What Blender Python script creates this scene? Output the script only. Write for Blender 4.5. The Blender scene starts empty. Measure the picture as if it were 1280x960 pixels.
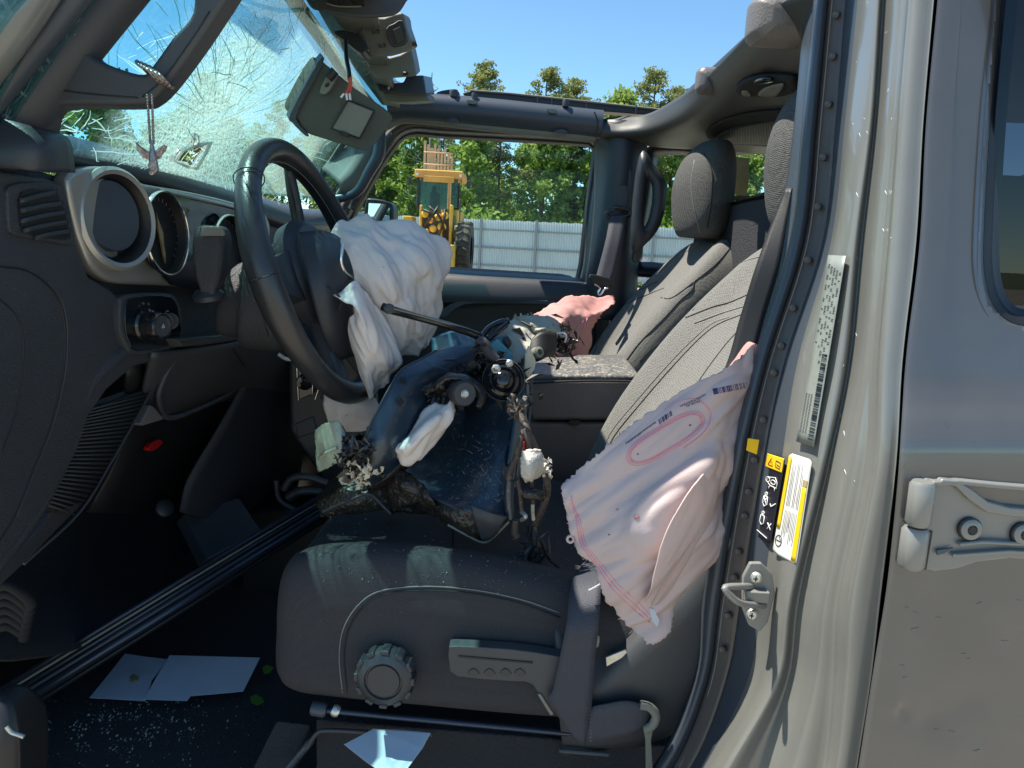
import bpy, bmesh, math, random
import numpy as np
from mathutils import Vector, noise
from mathutils.bvhtree import BVHTree
rnd = random.Random(7)
SC = bpy.context.scene
COL = SC.collection
R = math.radians

# ---------------------------------------------------------------- camera
F = 931.0; PITCH = R(10.5); ROLL = R(3.0); CZ = 1.42
def D(px, py):
    u = (px-640)/F; v = -(py-480)/F
    c, s = math.cos(ROLL), math.sin(ROLL)
    x = c*u-s*v; z = s*u+c*v
    return Vector((x, math.cos(PITCH)+z*math.sin(PITCH), -math.sin(PITCH)+z*math.cos(PITCH)))
CAM = Vector((0, 0, CZ))
def W(px, py, Y):
    d = D(px, py); return CAM+d*(Y/d.y)
def WX(px, py, X):
    d = D(px, py); return CAM+d*(X/d.x)
def WZ(px, py, Z):
    d = D(px, py); return CAM+d*((Z-CZ)/d.z)
cam = bpy.data.objects.new('camera', bpy.data.cameras.new('camera')); COL.objects.link(cam)
cam.data.sensor_width = 36; cam.data.lens = 36*F/1280
cam.data.clip_start = .02; cam.data.clip_end = 2000
fwd = D(640, 480).normalized(); rt = (D(740, 480)-D(640, 480)).normalized(); up = rt.cross(fwd)
from mathutils import Matrix
cam.matrix_world = Matrix(((rt.x, up.x, -fwd.x, 0), (rt.y, up.y, -fwd.y, 0), (rt.z, up.z, -fwd.z, CZ), (0, 0, 0, 1)))
SC.camera = cam
# ---------------------------------------------------------------- world, sun, exposure
SUN = Vector((-.43, .09, .90)).normalized()
w = bpy.data.worlds.new('World'); SC.world = w; w.use_nodes = True
nt = w.node_tree; sky = nt.nodes.new('ShaderNodeTexSky'); sky.sky_type = 'NISHITA'; sky.sun_disc = False
sky.sun_elevation = math.asin(SUN.z); sky.sun_rotation = math.atan2(SUN.x, SUN.y)
sky.air_density = .75; sky.dust_density = .0; sky.ozone_density = 1.2
tint = nt.nodes.new('ShaderNodeMix'); tint.data_type = 'RGBA'; tint.blend_type = 'MULTIPLY'; tint.inputs[0].default_value = 1; tint.inputs[7].default_value = (.76, .98, 1.0, 1)
nt.links.new(sky.outputs[0], tint.inputs[6]); nt.links.new(tint.outputs[2], nt.nodes['Background'].inputs[0]); nt.nodes['Background'].inputs[1].default_value = .12
sl = bpy.data.lights.new('sun', 'SUN'); sl.energy = 5.0; sl.angle = R(.5); sl.color = (1, .94, .83)
so = bpy.data.objects.new('sun', sl); COL.objects.link(so); so.rotation_euler = SUN.to_track_quat('Z', 'Y').to_euler()
SC.view_settings.view_transform = 'Standard'; SC.view_settings.look = 'None'
SC.view_settings.exposure = .92; SC.view_settings.gamma = 1
SC.cycles.max_bounces = 7; SC.cycles.transparent_max_bounces = 24; SC.cycles.caustics_refractive = False; SC.cycles.caustics_reflective = False
SC.cycles.use_denoising = True

# ---------------------------------------------------------------- materials
def mat(name, col, rough=.5, metal=0, bump=0, bscale=400, var=0, vscale=8, dirt=0, dcol=(.45, .44, .4), dscale=90, dth=.68,
        coat=0, spec=.5, weave=0, wscale=420, transl=0, sheen=0, bdist=.001, col2=None):
    m = bpy.data.materials.new(name); m.use_nodes = True
    N = m.node_tree.nodes; L = m.node_tree.links; b = N['Principled BSDF']
    b.inputs['Base Color'].default_value = (*col, 1); b.inputs['Roughness'].default_value = rough
    b.inputs['Metallic'].default_value = metal; b.inputs['Coat Weight'].default_value = coat
    b.inputs['Coat Roughness'].default_value = .06
    b.inputs['Specular IOR Level'].default_value = spec; b.inputs['Sheen Weight'].default_value = sheen
    tc = N.new('ShaderNodeTexCoord'); geo = N.new('ShaderNodeNewGeometry')
    P = geo.outputs['Position']
    def nz(scale, det=3, ro=.6):
        n = N.new('ShaderNodeTexNoise'); n.inputs['Scale'].default_value = scale; n.inputs['Detail'].default_value = det
        n.inputs['Roughness'].default_value = ro; L.new(P, n.inputs['Vector']); return n.outputs['Fac']
    def ramp(inp, a, b_):
        r = N.new('ShaderNodeMapRange'); r.inputs['From Min'].default_value = a; r.inputs['From Max'].default_value = b_
        L.new(inp, r.inputs['Value']); return r.outputs['Result']
    def mix(f, a, c):
        x = N.new('ShaderNodeMix'); x.data_type = 'RGBA'; L.new(f, x.inputs['Factor'])
        for s_, v in ((6, a), (7, c)):
            if isinstance(v, tuple): x.inputs[s_].default_value = (*v, 1)
            else: L.new(v, x.inputs[s_])
        return x.outputs[2]
    base = col
    if var or col2:
        c2 = col2 or tuple(min(1, c*(1+var)) for c in col); c1 = tuple(c*(1-var*.6) for c in col) if not col2 else col
        base = mix(ramp(nz(vscale, 5), .35, .65), c1, c2)
    if dirt:
        f = ramp(nz(dscale, 4, .75), dth, dth+.06)
        k = N.new('ShaderNodeMath'); k.operation = 'MULTIPLY'; k.inputs[1].default_value = dirt; L.new(f, k.inputs[0])
        k2 = N.new('ShaderNodeMath'); k2.operation = 'MULTIPLY'; L.new(k.outputs[0], k2.inputs[0]); L.new(ramp(nz(7, 2), .35, .6), k2.inputs[1])
        base = mix(k2.outputs[0], base, dcol)
    if not isinstance(base, tuple): L.new(base, b.inputs['Base Color'])
    h = None
    if bump: h = nz(bscale, 2)
    if weave:
        # small knitted cells, nearly regular
        vo = N.new('ShaderNodeTexVoronoi'); vo.inputs['Scale'].default_value = wscale; vo.inputs['Randomness'].default_value = .45
        L.new(P, vo.inputs['Vector']); iv = N.new('ShaderNodeMath'); iv.operation = 'SUBTRACT'; iv.inputs[0].default_value = .55; L.new(vo.outputs['Distance'], iv.inputs[1])
        h = iv.outputs[0]
        f = ramp(h, -.15, .4)
        base2 = mix(f, tuple(c*(1-weave) for c in col), tuple(min(1, c*(1+weave*.6)) for c in col))
        if not isinstance(base, tuple):
            mm = N.new('ShaderNodeMix'); mm.data_type = 'RGBA'; mm.inputs['Factor'].default_value = .5; L.new(base, mm.inputs[6]); L.new(base2, mm.inputs[7]); base2 = mm.outputs[2]
        L.new(base2, b.inputs['Base Color'])
    if h is not None:
        bp = N.new('ShaderNodeBump'); bp.inputs['Strength'].default_value = bump or .4; bp.inputs['Distance'].default_value = bdist
        L.new(h, bp.inputs['Height']); L.new(bp.outputs[0], b.inputs['Normal'])
    if transl:
        t = N.new('ShaderNodeBsdfTranslucent'); t.inputs[0].default_value = (*col, 1)
        if not isinstance(base, tuple): L.new(base, t.inputs[0])
        ms = N.new('ShaderNodeMixShader'); ms.inputs[0].default_value = transl
        L.new(b.outputs[0], ms.inputs[1]); L.new(t.outputs[0], ms.inputs[2]); L.new(ms.outputs[0], N['Material Output'].inputs[0])
    return m

def facing(N, L, r0):
    # Schlick reflectance, the same for both sides of a pane
    g = N.new('ShaderNodeNewGeometry'); d_ = N.new('ShaderNodeVectorMath'); d_.operation = 'DOT_PRODUCT'; L.new(g.outputs['Normal'], d_.inputs[0]); L.new(g.outputs['Incoming'], d_.inputs[1])
    a = N.new('ShaderNodeMath'); a.operation = 'ABSOLUTE'; L.new(d_.outputs['Value'], a.inputs[0])
    s = N.new('ShaderNodeMath'); s.operation = 'SUBTRACT'; s.inputs[0].default_value = 1; L.new(a.outputs[0], s.inputs[1])
    p = N.new('ShaderNodeMath'); p.operation = 'POWER'; p.inputs[1].default_value = 5; L.new(s.outputs[0], p.inputs[0])
    m = N.new('ShaderNodeMath'); m.operation = 'MULTIPLY_ADD'; m.inputs[1].default_value = .9*(1-r0*r0); m.inputs[2].default_value = r0*r0; m.use_clamp = True; L.new(p.outputs[0], m.inputs[0])
    return m.outputs[0]

def glassmat(name, tint, refl=.9, rough=.0, ior=1.45):
    m = bpy.data.materials.new(name); m.use_nodes = True
    N = m.node_tree.nodes; L = m.node_tree.links; N.remove(N['Principled BSDF'])
    t = N.new('ShaderNodeBsdfTransparent'); t.inputs[0].default_value = (*tint, 1)
    g = N.new('ShaderNodeBsdfGlossy'); g.inputs['Roughness'].default_value = rough; g.inputs[0].default_value = (refl, refl, refl, 1)
    x = N.new('ShaderNodeMixShader'); L.new(facing(N, L, (ior-1)/(ior+1)), x.inputs[0]); L.new(t.outputs[0], x.inputs[1]); L.new(g.outputs[0], x.inputs[2])
    L.new(x.outputs[0], N['Material Output'].inputs[0])
    return m

M = {}
M['dash'] = mat('grained_black_plastic', (.044, .047, .054), .42, bump=.8, bscale=650, bdist=.0022, dirt=.85, dscale=260, dth=.66, var=.25, vscale=3)
M['dash_soft'] = mat('soft_black_vinyl', (.036, .040, .047), .42, bump=.35, bscale=700, dirt=.25, dscale=300, dth=.72)
M['trim'] = mat('charcoal_interior_trim', (.052, .055, .060), .5, bump=.35, bscale=800, var=.15, vscale=4, dirt=.3, dscale=240, dth=.72)
M['trim_grey'] = mat('warm_grey_headliner_plastic', (.20, .20, .165), .62, bump=.3, bscale=700, var=.12, vscale=5)
M['trim_blue'] = mat('dark_satin_trim', (.05, .062, .078), .38, bump=.15, bscale=600)
M['black'] = mat('dull_black_plastic', (.012, .012, .013), .5, bump=.2, bscale=500)
M['gloss'] = mat('gloss_black', (.01, .01, .011), .16, coat=.4)
M['satin'] = mat('satin_gunmetal_trim', (.42, .41, .385), .34, metal=.55, bump=.04, bscale=900)
M['chrome'] = mat('bright_chrome', (.75, .75, .75), .16, metal=1)
M['steelw'] = mat('zinc_hardware', (.55, .55, .5), .35, metal=.7, var=.2, vscale=60)
M['leather'] = mat('black_leather', (.03, .031, .034), .3, bump=.25, bscale=600, spec=.6)
M['fabric'] = mat('grey_seat_cloth', (.195, .190, .174), .9, weave=.42, wscale=430, bump=.8, bdist=.0018, sheen=.1)
M['fabric_side'] = mat('plain_grey_seat_cloth', (.155, .15, .138), .9, weave=.25, wscale=420, bump=.35, bdist=.001)
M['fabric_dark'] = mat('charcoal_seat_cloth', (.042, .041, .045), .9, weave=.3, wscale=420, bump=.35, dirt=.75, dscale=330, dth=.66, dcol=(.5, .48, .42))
M['fabric_dusty'] = mat('dusty_seat_cloth', (.17, .165, .15), .9, weave=.2, wscale=420, bump=.3, col2=(.34, .30, .23), vscale=14)
M['seam'] = mat('black_stitching', (.018, .018, .018), .8)
M['void'] = mat('deep_black_mesh', (.004, .004, .004), .8)
M['bar_vinyl'] = mat('olive_charcoal_bar_vinyl', (.055, .056, .052), .5, bump=.35, bscale=800)
M['stitch'] = mat('grey_stitching', (.2, .2, .19), .8)
M['vinyl'] = mat('grained_charcoal_vinyl', (.15, .135, .128), .42, bump=.7, bscale=330, var=.15, vscale=6)
M['vinyl_dusty'] = mat('dusty_armrest_vinyl', (.10, .10, .10), .5, bump=.6, bscale=330, dirt=.9, dscale=130, dth=.52, dcol=(.42, .38, .3))
M['bag'] = mat('white_airbag_cloth', (.88, .80, .75), .85, bump=.25, bscale=420, dirt=.8, dcol=(.16, .12, .09), dscale=75, dth=.65, transl=.15, var=.06, vscale=9)
M['bag_pink'] = mat('pale_pink_airbag_cloth', (.70, .52, .49), .85, bump=.25, bscale=420, dirt=.5, dcol=(.5, .28, .22), dscale=30, dth=.70, transl=.18, col2=(.68, .57, .56), vscale=6)
M['bag_red'] = mat('blood_pink_airbag_cloth', (.66, .33, .31), .85, weave=.05, wscale=600, bump=.2, transl=.3, col2=(.72, .48, .44), vscale=9)
M['pink'] = mat('pink_thread', (.85, .30, .38), .7)
M['ink'] = mat('violet_ink', (.08, .06, .16), .7)
M['paint'] = mat('grey_car_paint', (.185, .188, .172), .3, metal=.1, coat=.6, dirt=.18, dscale=120, dth=.72, dcol=(.6, .6, .55), var=.03, vscale=30)
M['paint_door'] = mat('dusty_grey_door_paint', (.13, .13, .128), .18, metal=.35, coat=.55, dirt=.35, dscale=26, dth=.66, dcol=(.10, .095, .09), var=.06, vscale=14)
M['hinge'] = mat('painted_hinge', (.225, .225, .21), .36, metal=.1, coat=.3, bump=.08, bscale=300, dirt=.25, dscale=150)
M['rubber'] = mat('black_rubber_seal', (.014, .015, .017), .45, bump=.15, bscale=300)
M['seal_grey'] = mat('ribbed_grey_seal', (.085, .075, .07), .35, bump=.3, bscale=150, dirt=.4, dscale=80, dth=.6, dcol=(.2, .2, .19))
M['belt'] = mat('black_seatbelt_webbing', (.05, .053, .07), .6, weave=.3, wscale=700, bump=.6)
M['carpet'] = mat('black_floor_carpet', (.028, .029, .033), .95, bump=.9, bscale=240, bdist=.004, dirt=.5, dscale=300, dth=.70, dcol=(.3, .3, .3))
M['paper'] = mat('white_paper', (.62, .66, .72), .8, var=.05, vscale=25, transl=.1)
M['wreck'] = mat('scuffed_dark_blue_paint', (.012, .028, .047), .40, metal=.1, coat=.35, bump=.3, bscale=35, bdist=.006, dirt=.9, dscale=150, dth=.60, dcol=(.16, .17, .18), spec=.8)
M['wreck_blue'] = mat('teal_blue_sheet', (.02, .065, .095), .35, coat=.4, bump=.3, bscale=40, bdist=.005, dirt=.5, dscale=90, dth=.64)
M['burnt'] = mat('torn_brown_black_plastic', (.03, .026, .022), .34, bump=.8, bscale=90, bdist=.006, dirt=.7, dscale=140, dth=.58, dcol=(.22, .17, .12))
M['torn'] = mat('torn_grey_fibreboard', (.42, .40, .33), .85, bump=.7, bscale=120, bdist=.003, dirt=.6, dscale=140, dth=.6, dcol=(.1, .09, .07))
M['torn_blue'] = mat('torn_pale_blue_panel', (.10, .30, .38), .6, bump=.3, bscale=120, dirt=.5, dscale=100, dth=.6)
M['cream'] = mat('cream_foam', (.72, .62, .45), .9, bump=.5, bscale=160, dirt=.6, dscale=160, dth=.62, dcol=(.3, .2, .1))
M['foam'] = mat('dirty_white_foam', (.66, .62, .55), .9, bump=.8, bscale=160, bdist=.003, dirt=.8, dscale=110, dth=.58, dcol=(.35, .22, .1))
M['wire'] = mat('grimy_wiring_loom', (.07, .055, .045), .6, bump=.5, bscale=260, dirt=.7, dscale=140, dth=.55, dcol=(.25, .2, .15))
M['silver_strip'] = mat('dark_steel_channel', (.05, .06, .085), .28, metal=.6, dirt=.5, dscale=200, dth=.66)
M['red'] = mat('red_plastic', (.45, .01, .012), .3)
M['red_dull'] = mat('red_wire_insulation', (.55, .07, .05), .5)
M['white'] = mat('white_print', (.8, .8, .78), .6)
M['offwhite'] = mat('label_paper', (.72, .72, .68), .5)
M['vinlabel'] = mat('silver_green_label_film', (.22, .24, .215), .4, var=.1, vscale=60)
M['yellow'] = mat('warning_yellow', (.85, .55, .01), .5)
M['labelblack'] = mat('label_black', (.012, .012, .02), .4)
M['print_grey'] = mat('faint_print', (.22, .22, .22), .7)
M['print_pink'] = mat('faint_red_print', (.6, .35, .33), .7)
M['mirror'] = mat('mirror_glass', (.8, .85, .85), .02, metal=1)
M['screen'] = mat('dark_display_glass', (.008, .01, .014), .08, coat=.3)
M['olive'] = mat('olive_grey_sun_visor_cloth', (.085, .088, .072), .8, bump=.3, bscale=600, var=.1, vscale=10)
M['beige'] = mat('tan_dusty_film', (.36, .31, .2), .8, var=.25, vscale=9, transl=.5)
M['bone'] = mat('dark_cluster_debris', (.3, .24, .12), .6, var=.6, vscale=60)
M['leaf'] = mat('small_green_leaf', (.10, .28, .03), .6, transl=.3)
M['loader_y'] = mat('loader_yellow_paint', (.72, .42, .04), .5, var=.2, vscale=3)
M['reflections'] = mat('reflected_pale_orange', (.66, .40, .24), .8, var=.2, vscale=3)
M['loader_o'] = mat('faded_orange_paint', (.74, .34, .07), .6, var=.2, vscale=3)
M['tyre'] = mat('dusty_tyre', (.05, .046, .042), .9, var=.3, vscale=9)
M['rim'] = mat('wheel_rim', (.55, .5, .38), .6)
M['fence'] = mat('galvanised_fence_steel', (.55, .60, .63), .5, metal=.3, var=.08, vscale=.8)
M['fence_rail'] = mat('fence_rail_steel', (.24, .26, .28), .5, metal=.3)
M['bark'] = mat('pine_bark', (.10, .08, .06), .9, bump=.6, bscale=12, bdist=.05, var=.3, vscale=6)
M['deadwood'] = mat('bleached_dead_wood', (.30, .28, .25), .9)
M['weed'] = mat('grass_tuft', (.12, .17, .04), .8, transl=.3, var=.3, vscale=3)
for k, c, c2 in (('pine', (.16, .20, .06), (.33, .35, .12)), ('leafy', (.16, .27, .045), (.36, .46, .10)), ('dark', (.07, .13, .035), (.16, .24, .06)), ('bush', (.14, .26, .03), (.30, .40, .07))):
    M[k] = mat(k+'_foliage', c, .7, transl=.45, col2=c2, vscale=1.3)
M['ground'] = mat('sandy_gravel_ground', (.30, .265, .21), .95, var=.2, vscale=.6, bump=.6, bscale=6, bdist=.03)
M['grassland'] = mat('far_ground', (.10, .13, .05), .95, var=.2, vscale=.1)
M['glass_side'] = glassmat('clear_side_glass', (.92, .98, .96), ior=1.18)
M['glass_dark'] = glassmat('tinted_rear_glass', (.28, .30, .34), ior=1.5)
M['glass_loader'] = glassmat('teal_cab_glass', (.15, .42, .38), ior=1.5)

# ---------------------------------------------------------------- object helpers
THING = {}
def thing(name, label, cat, loc=(0, 0, 0), group=None):
    o = bpy.data.objects.new(name, None); COL.objects.link(o); o.location = loc; o.empty_display_size = .1
    o['label'] = label; o['category'] = cat
    if group: o['group'] = group
    THING[o.name] = Vector(loc)
    return o
def wloc(o):
    v = Vector((0, 0, 0))
    while o: v = v+o.location; o = o.parent
    return v
def tag(o, label, cat, group=None):
    o['label'] = label; o['category'] = cat
    if group: o['group'] = group
    return o
def new(name, verts, faces, m, parent=None, smooth=True, angle=None, uvs=None):
    """link one mesh object; vertices are given in world space, the origin goes to the middle of the piece"""
    vs = [Vector(v) for v in verts]
    lo = Vector((min(v[i] for v in vs) for i in range(3))); hi = Vector((max(v[i] for v in vs) for i in range(3))); c = (lo+hi)/2
    me = bpy.data.meshes.new(name); me.from_pydata([v-c for v in vs], [], faces)
    me.materials.append(M[m] if isinstance(m, str) else m)
    if smooth:
        me.polygons.foreach_set('use_smooth', [True]*len(me.polygons))
        if angle: me.set_sharp_from_angle(angle=R(angle))
    me.update()
    o = bpy.data.objects.new(name, me); COL.objects.link(o)
    if parent is not None: o.parent = parent; o.location = c-wloc(parent)
    else: o.location = c
    return o
def stuff(o): o['kind'] = 'stuff'; return o
def structure(o): o['kind'] = 'structure'; return o
def solid(o, t, off=0):
    s = o.modifiers.new('thickness', 'SOLIDIFY'); s.thickness = t; s.offset = off; return o
def bev(o, wd, seg=3, ang=30):
    b = o.modifiers.new('bevel', 'BEVEL'); b.width = wd; b.segments = seg; b.limit_method = 'ANGLE'; b.angle_limit = R(ang); b.harden_normals = True
    return o
def cr(P, n, closed=False):
    P = [Vector(p) for p in P]; out = []; k = len(P)
    rng = k if closed else k-1
    for i in range(rng):
        p1 = P[i]; p2 = P[(i+1) % k]
        p0 = P[(i-1) % k] if closed or i > 0 else p1*2-p2
        p3 = P[(i+2) % k] if closed or i+2 < k else p2*2-p1
        for j in range(n):
            t = j/n
            out.append(.5*((2*p1)+(-p0+p2)*t+(2*p0-5*p1+4*p2-p3)*t*t+(-p0+3*p1-3*p2+p3)*t**3))
    if not closed: out.append(P[-1])
    return out
def pts(L_, Y=None):
    return [W(p[0], p[1], p[2] if len(p) > 2 else Y) for p in L_]
def gridmesh(name, G, m, parent=None, closed_u=False, closed_v=False, drop=None, smooth=True, angle=None):
    nr, nc = len(G), len(G[0]); V = [v for r in G for v in r]; Fc = []
    for i in range(nr if closed_v else nr-1):
        for j in range(nc if closed_u else nc-1):
            a, b = i*nc+j, i*nc+(j+1) % nc; c, d = ((i+1) % nr)*nc+(j+1) % nc, ((i+1) % nr)*nc+j
            if drop and drop((V[a]+V[c])/2): continue
            Fc.append((a, b, c, d))
    return new(name, V, Fc, m, parent, smooth, angle)
def wrinkle(G, amp, sc, seed=0, ridge=True, along=None):
    along = Vector(along).normalized() if along else None
    nr, nc = len(G), len(G[0]); H = []
    for i in range(nr):
        r = []
        for j in range(nc):
            p = G[i][j]
            a = G[min(i+1, nr-1)][j]-G[max(i-1, 0)][j]; b = G[i][min(j+1, nc-1)]-G[i][max(j-1, 0)]
            n = a.cross(b)
            n = n.normalized() if n.length > 1e-9 else Vector((0, -1, 0))
            pp = p-along*(p.dot(along)*.8) if along else p
            q = pp*sc+Vector((seed*3.1, seed*1.7, seed))
            f = noise.fractal(q, 1.0, 2.0, 4)
            if ridge: f = (1-abs(noise.noise(q))*3)*.6+f*.5-.3
            vd = noise.voronoi(pp*sc*1.0+Vector((seed, 0, 0)))[0]; f = f*.7-(1-min(1, (vd[1]-vd[0])*1.6))*.38; g_ = noise.noise(q*3.1+Vector((5, 1, 2))); f += (.5-abs(g_)*2.2)*.22+noise.noise(q*7)*.06
            r.append(p+n*f*amp)
        H.append(r)
    return H
def sheet(name, rows, m, parent=None, n=6, nv=None, Y=None, thick=.003, wr=0, wsc=12, seed=0, ridge=True, ragged=0, lin=False, drop=None, angle=None, pre3d=False, along=None):
    """surface through a grid of control points (px, py, depth)"""
    nv = nv or n
    G = [[Vector(p) for p in r] if pre3d else pts(r, Y) for r in rows]
    G = [cr(r, n) for r in G]
    cols = [cr([G[i][j] for i in range(len(G))], nv) for j in range(len(G[0]))]
    G = [[cols[j][i] for j in range(len(cols))] for i in range(len(cols[0]))]
    if ragged:
        nr, nc = len(G), len(G[0])
        for i in range(nr):
            for j in range(nc):
                if i in (0, nr-1) or j in (0, nc-1):
                    k = Vector((rnd.uniform(-1, 1), rnd.uniform(-1, 1), rnd.uniform(-1, 1)))*ragged; G[i][j] = G[i][j]+k
    if wr: G = wrinkle(G, wr, wsc, seed, ridge, along)
    o = gridmesh(name, G, m, parent, drop=drop, angle=angle)
    if thick: solid(o, thick)
    return o
def slab(name, P, m, parent=None, Y=None, t=.02, vec=None, sm=0, bw=0, seg=3, angle=30):
    """an outline at its own depth, extruded to a real thickness"""
    Q = pts(P, Y) if not isinstance(P[0], Vector) else P
    if sm: Q = cr(Q, sm, True)
    v = Vector(vec)*1.0 if vec is not None else Vector((0, t, 0))
    n = len(Q); V = list(Q)+[q+v for q in Q]
    Fc = [tuple(range(n)), tuple(range(2*n-1, n-1, -1))]+[(i, i+n, (i+1) % n+n, (i+1) % n) for i in range(n)]
    me_o = new(name, V, Fc, m, parent, True, angle)
    bm = bmesh.new(); bm.from_mesh(me_o.data); bmesh.ops.recalc_face_normals(bm, faces=bm.faces); bm.to_mesh(me_o.data); bm.free()
    me_o.data.set_sharp_from_angle(angle=R(angle))
    if bw: bev(me_o, bw, seg)
    return me_o
def tubegeo(P, r, k=8, cap=True):
    P = [Vector(p) for p in P]; V = []; Fc = []
    n = len(P); prev = None
    for i, p in enumerate(P):
        t = (P[min(i+1, n-1)]-P[max(i-1, 0)]);
        t = t.normalized() if t.length > 1e-9 else Vector((0, 0, 1))
        if prev is None: a = t.orthogonal().normalized()
        else:
            a = prev-t*prev.dot(t); a = a.normalized() if a.length > 1e-6 else t.orthogonal().normalized()
        prev = a; b = t.cross(a); rr = r[i] if isinstance(r, (list, tuple)) else r
        for j in range(k):
            an = 2*math.pi*j/k; V.append(p+a*math.cos(an)*rr+b*math.sin(an)*rr)
    for i in range(n-1):
        for j in range(k):
            Fc.append((i*k+j, i*k+(j+1) % k, (i+1)*k+(j+1) % k, (i+1)*k+j))
    if cap: Fc.append(tuple(range(k-1, -1, -1))); Fc.append(tuple((n-1)*k+j for j in range(k)))
    return V, Fc
def tube(name, P, r, m, parent=None, Y=None, n=5, k=8):
    Q = pts(P, Y) if not isinstance(P[0], Vector) else P
    rr = r
    if n > 1:
        if isinstance(r, (list, tuple)):
            rr = [v.x for v in cr([Vector((x, 0, 0)) for x in r], n)]
        Q = cr(Q, n)
    V, Fc = tubegeo(Q, rr, k)
    return new(name, V, Fc, m, parent, True, 50)
def merge(parts):
    V = []; Fc = []
    for v, f in parts:
        o = len(V); V += list(v); Fc += [tuple(i+o for i in q) for q in f]
    return V, Fc
def ribgeo(P, wv, t=.0012):
    """flat strap: path P, half width vectors wv"""
    P = [Vector(p) for p in P]; V = []; Fc = []
    n = len(P)
    for i, p in enumerate(P):
        h = wv[i] if isinstance(wv, list) else wv
        tt = (P[min(i+1, n-1)]-P[max(i-1, 0)]).normalized(); nn = tt.cross(h).normalized()*t
        V += [p-h-nn, p+h-nn, p+h+nn, p-h+nn]
    for i in range(n-1):
        for j in range(4): Fc.append((i*4+j, i*4+(j+1) % 4, (i+1)*4+(j+1) % 4, (i+1)*4+j))
    Fc += [(3, 2, 1, 0), tuple((n-1)*4+j for j in range(4))]
    return V, Fc
def frame_of(n, upv=(0, 0, 1)):
    n = Vector(n).normalized(); a = Vector(upv).cross(n).normalized(); b = n.cross(a); return a, b, n
def lathe(name, c, n, prof, m, parent=None, k=36, upv=(0, 0, 1), angle=35, sq=1):
    """prof: (radius, height along n) pairs"""
    a, b, n = frame_of(n, upv); V = []; Fc = []
    for r, h in prof:
        for j in range(k):
            an = 2*math.pi*j/k; V.append(c+a*math.cos(an)*r*sq+b*math.sin(an)*r+n*h)
    for i in range(len(prof)-1):
        for j in range(k): Fc.append((i*k+j, i*k+(j+1) % k, (i+1)*k+(j+1) % k, (i+1)*k+j))
    return new(name, V, Fc, m, parent, True, angle)
def boxgeo(c, h, A=None):
    a, b, n = A or (Vector((1, 0, 0)), Vector((0, 1, 0)), Vector((0, 0, 1)))
    V = [c+a*sx*h[0]+b*sy*h[1]+n*sz*h[2] for sx in (-1, 1) for sy in (-1, 1) for sz in (-1, 1)]
    return V, [(0, 1, 3, 2), (4, 6, 7, 5), (0, 4, 5, 1), (2, 3, 7, 6), (0, 2, 6, 4), (1, 5, 7, 3)]
def box(name, c, h, m, parent=None, A=None, bw=0):
    V, Fc = boxgeo(Vector(c), h, A); o = new(name, V, Fc, m, parent, True, 30)
    if bw: bev(o, bw)
    return o
def bvh(o):
    L0 = wloc(o); me = o.data
    return BVHTree.FromPolygons([v.co+L0 for v in me.vertices], [tuple(p.vertices) for p in me.polygons])
def hit(T, px, py, lift=.001, Y=1.0):
    d = D(px, py).normalized(); h = T.ray_cast(CAM, d)
    if h[0] is None: return W(px, py, Y)
    return h[0]-d*lift
def hitn(T, px, py, lift=.001):
    d = D(px, py).normalized(); h = T.ray_cast(CAM, d); n = h[1] if h[1].dot(d) < 0 else -h[1]
    return h[0]+n*lift, n
def seamline(name, o, P, r, m, parent, lift=.0005, n=6, k=6, T=None):
    T = T or bvh(o); q = cr([Vector((p[0], p[1], 0)) for p in P], n)
    Q = []
    for v in q:
        d = D(v.x, v.y).normalized(); h = T.ray_cast(CAM, d)
        if h[0] is not None: Q.append(h[0]-d*lift)
    if len(Q) < 2: return None
    V, Fc = tubegeo(Q, r, k); return new(name, V, Fc, m, parent)
def hitn(T, px, py, lift=.001):
    d = D(px, py).normalized(); h = T.ray_cast(CAM, d); n = h[1] if h[1].dot(d) < 0 else -h[1]
    return h[0]+n*lift, n
def decal(name, o, P, m, parent, lift=.001, t=.0006, T=None, sm=0):
    """a thin sticker laid on the surface of o"""
    T = T or bvh(o); Q2 = [Vector((p[0], p[1], 0)) for p in P]
    if sm: Q2 = cr(Q2, sm, True)
    n = len(Q2); c = sum(Q2, Vector((0, 0, 0)))/n; V = []; Fc = []
    span = max((v-c).length for v in Q2); kr = max(1, min(7, int(span/6)))
    def hit_(T, x, y, l):
        h = T.ray_cast(CAM, D(x, y).normalized())
        return hitn(T, x, y, l)[0] if h[0] is not None else hit(T, x, y, l)
    for k in range(kr):
        f = 1-k/kr; V += [hit_(T, c.x+(v.x-c.x)*f, c.y+(v.y-c.y)*f, lift) for v in Q2]
    V.append(hit_(T, c.x, c.y, lift))
    for k in range(kr-1): Fc += [(k*n+i, k*n+(i+1) % n, (k+1)*n+(i+1) % n, (k+1)*n+i) for i in range(n)]
    Fc += [((kr-1)*n+i, (kr-1)*n+(i+1) % n, kr*n) for i in range(n)]
    o2 = new(name, V, Fc, m, parent); solid(o2, t); return o2
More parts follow.
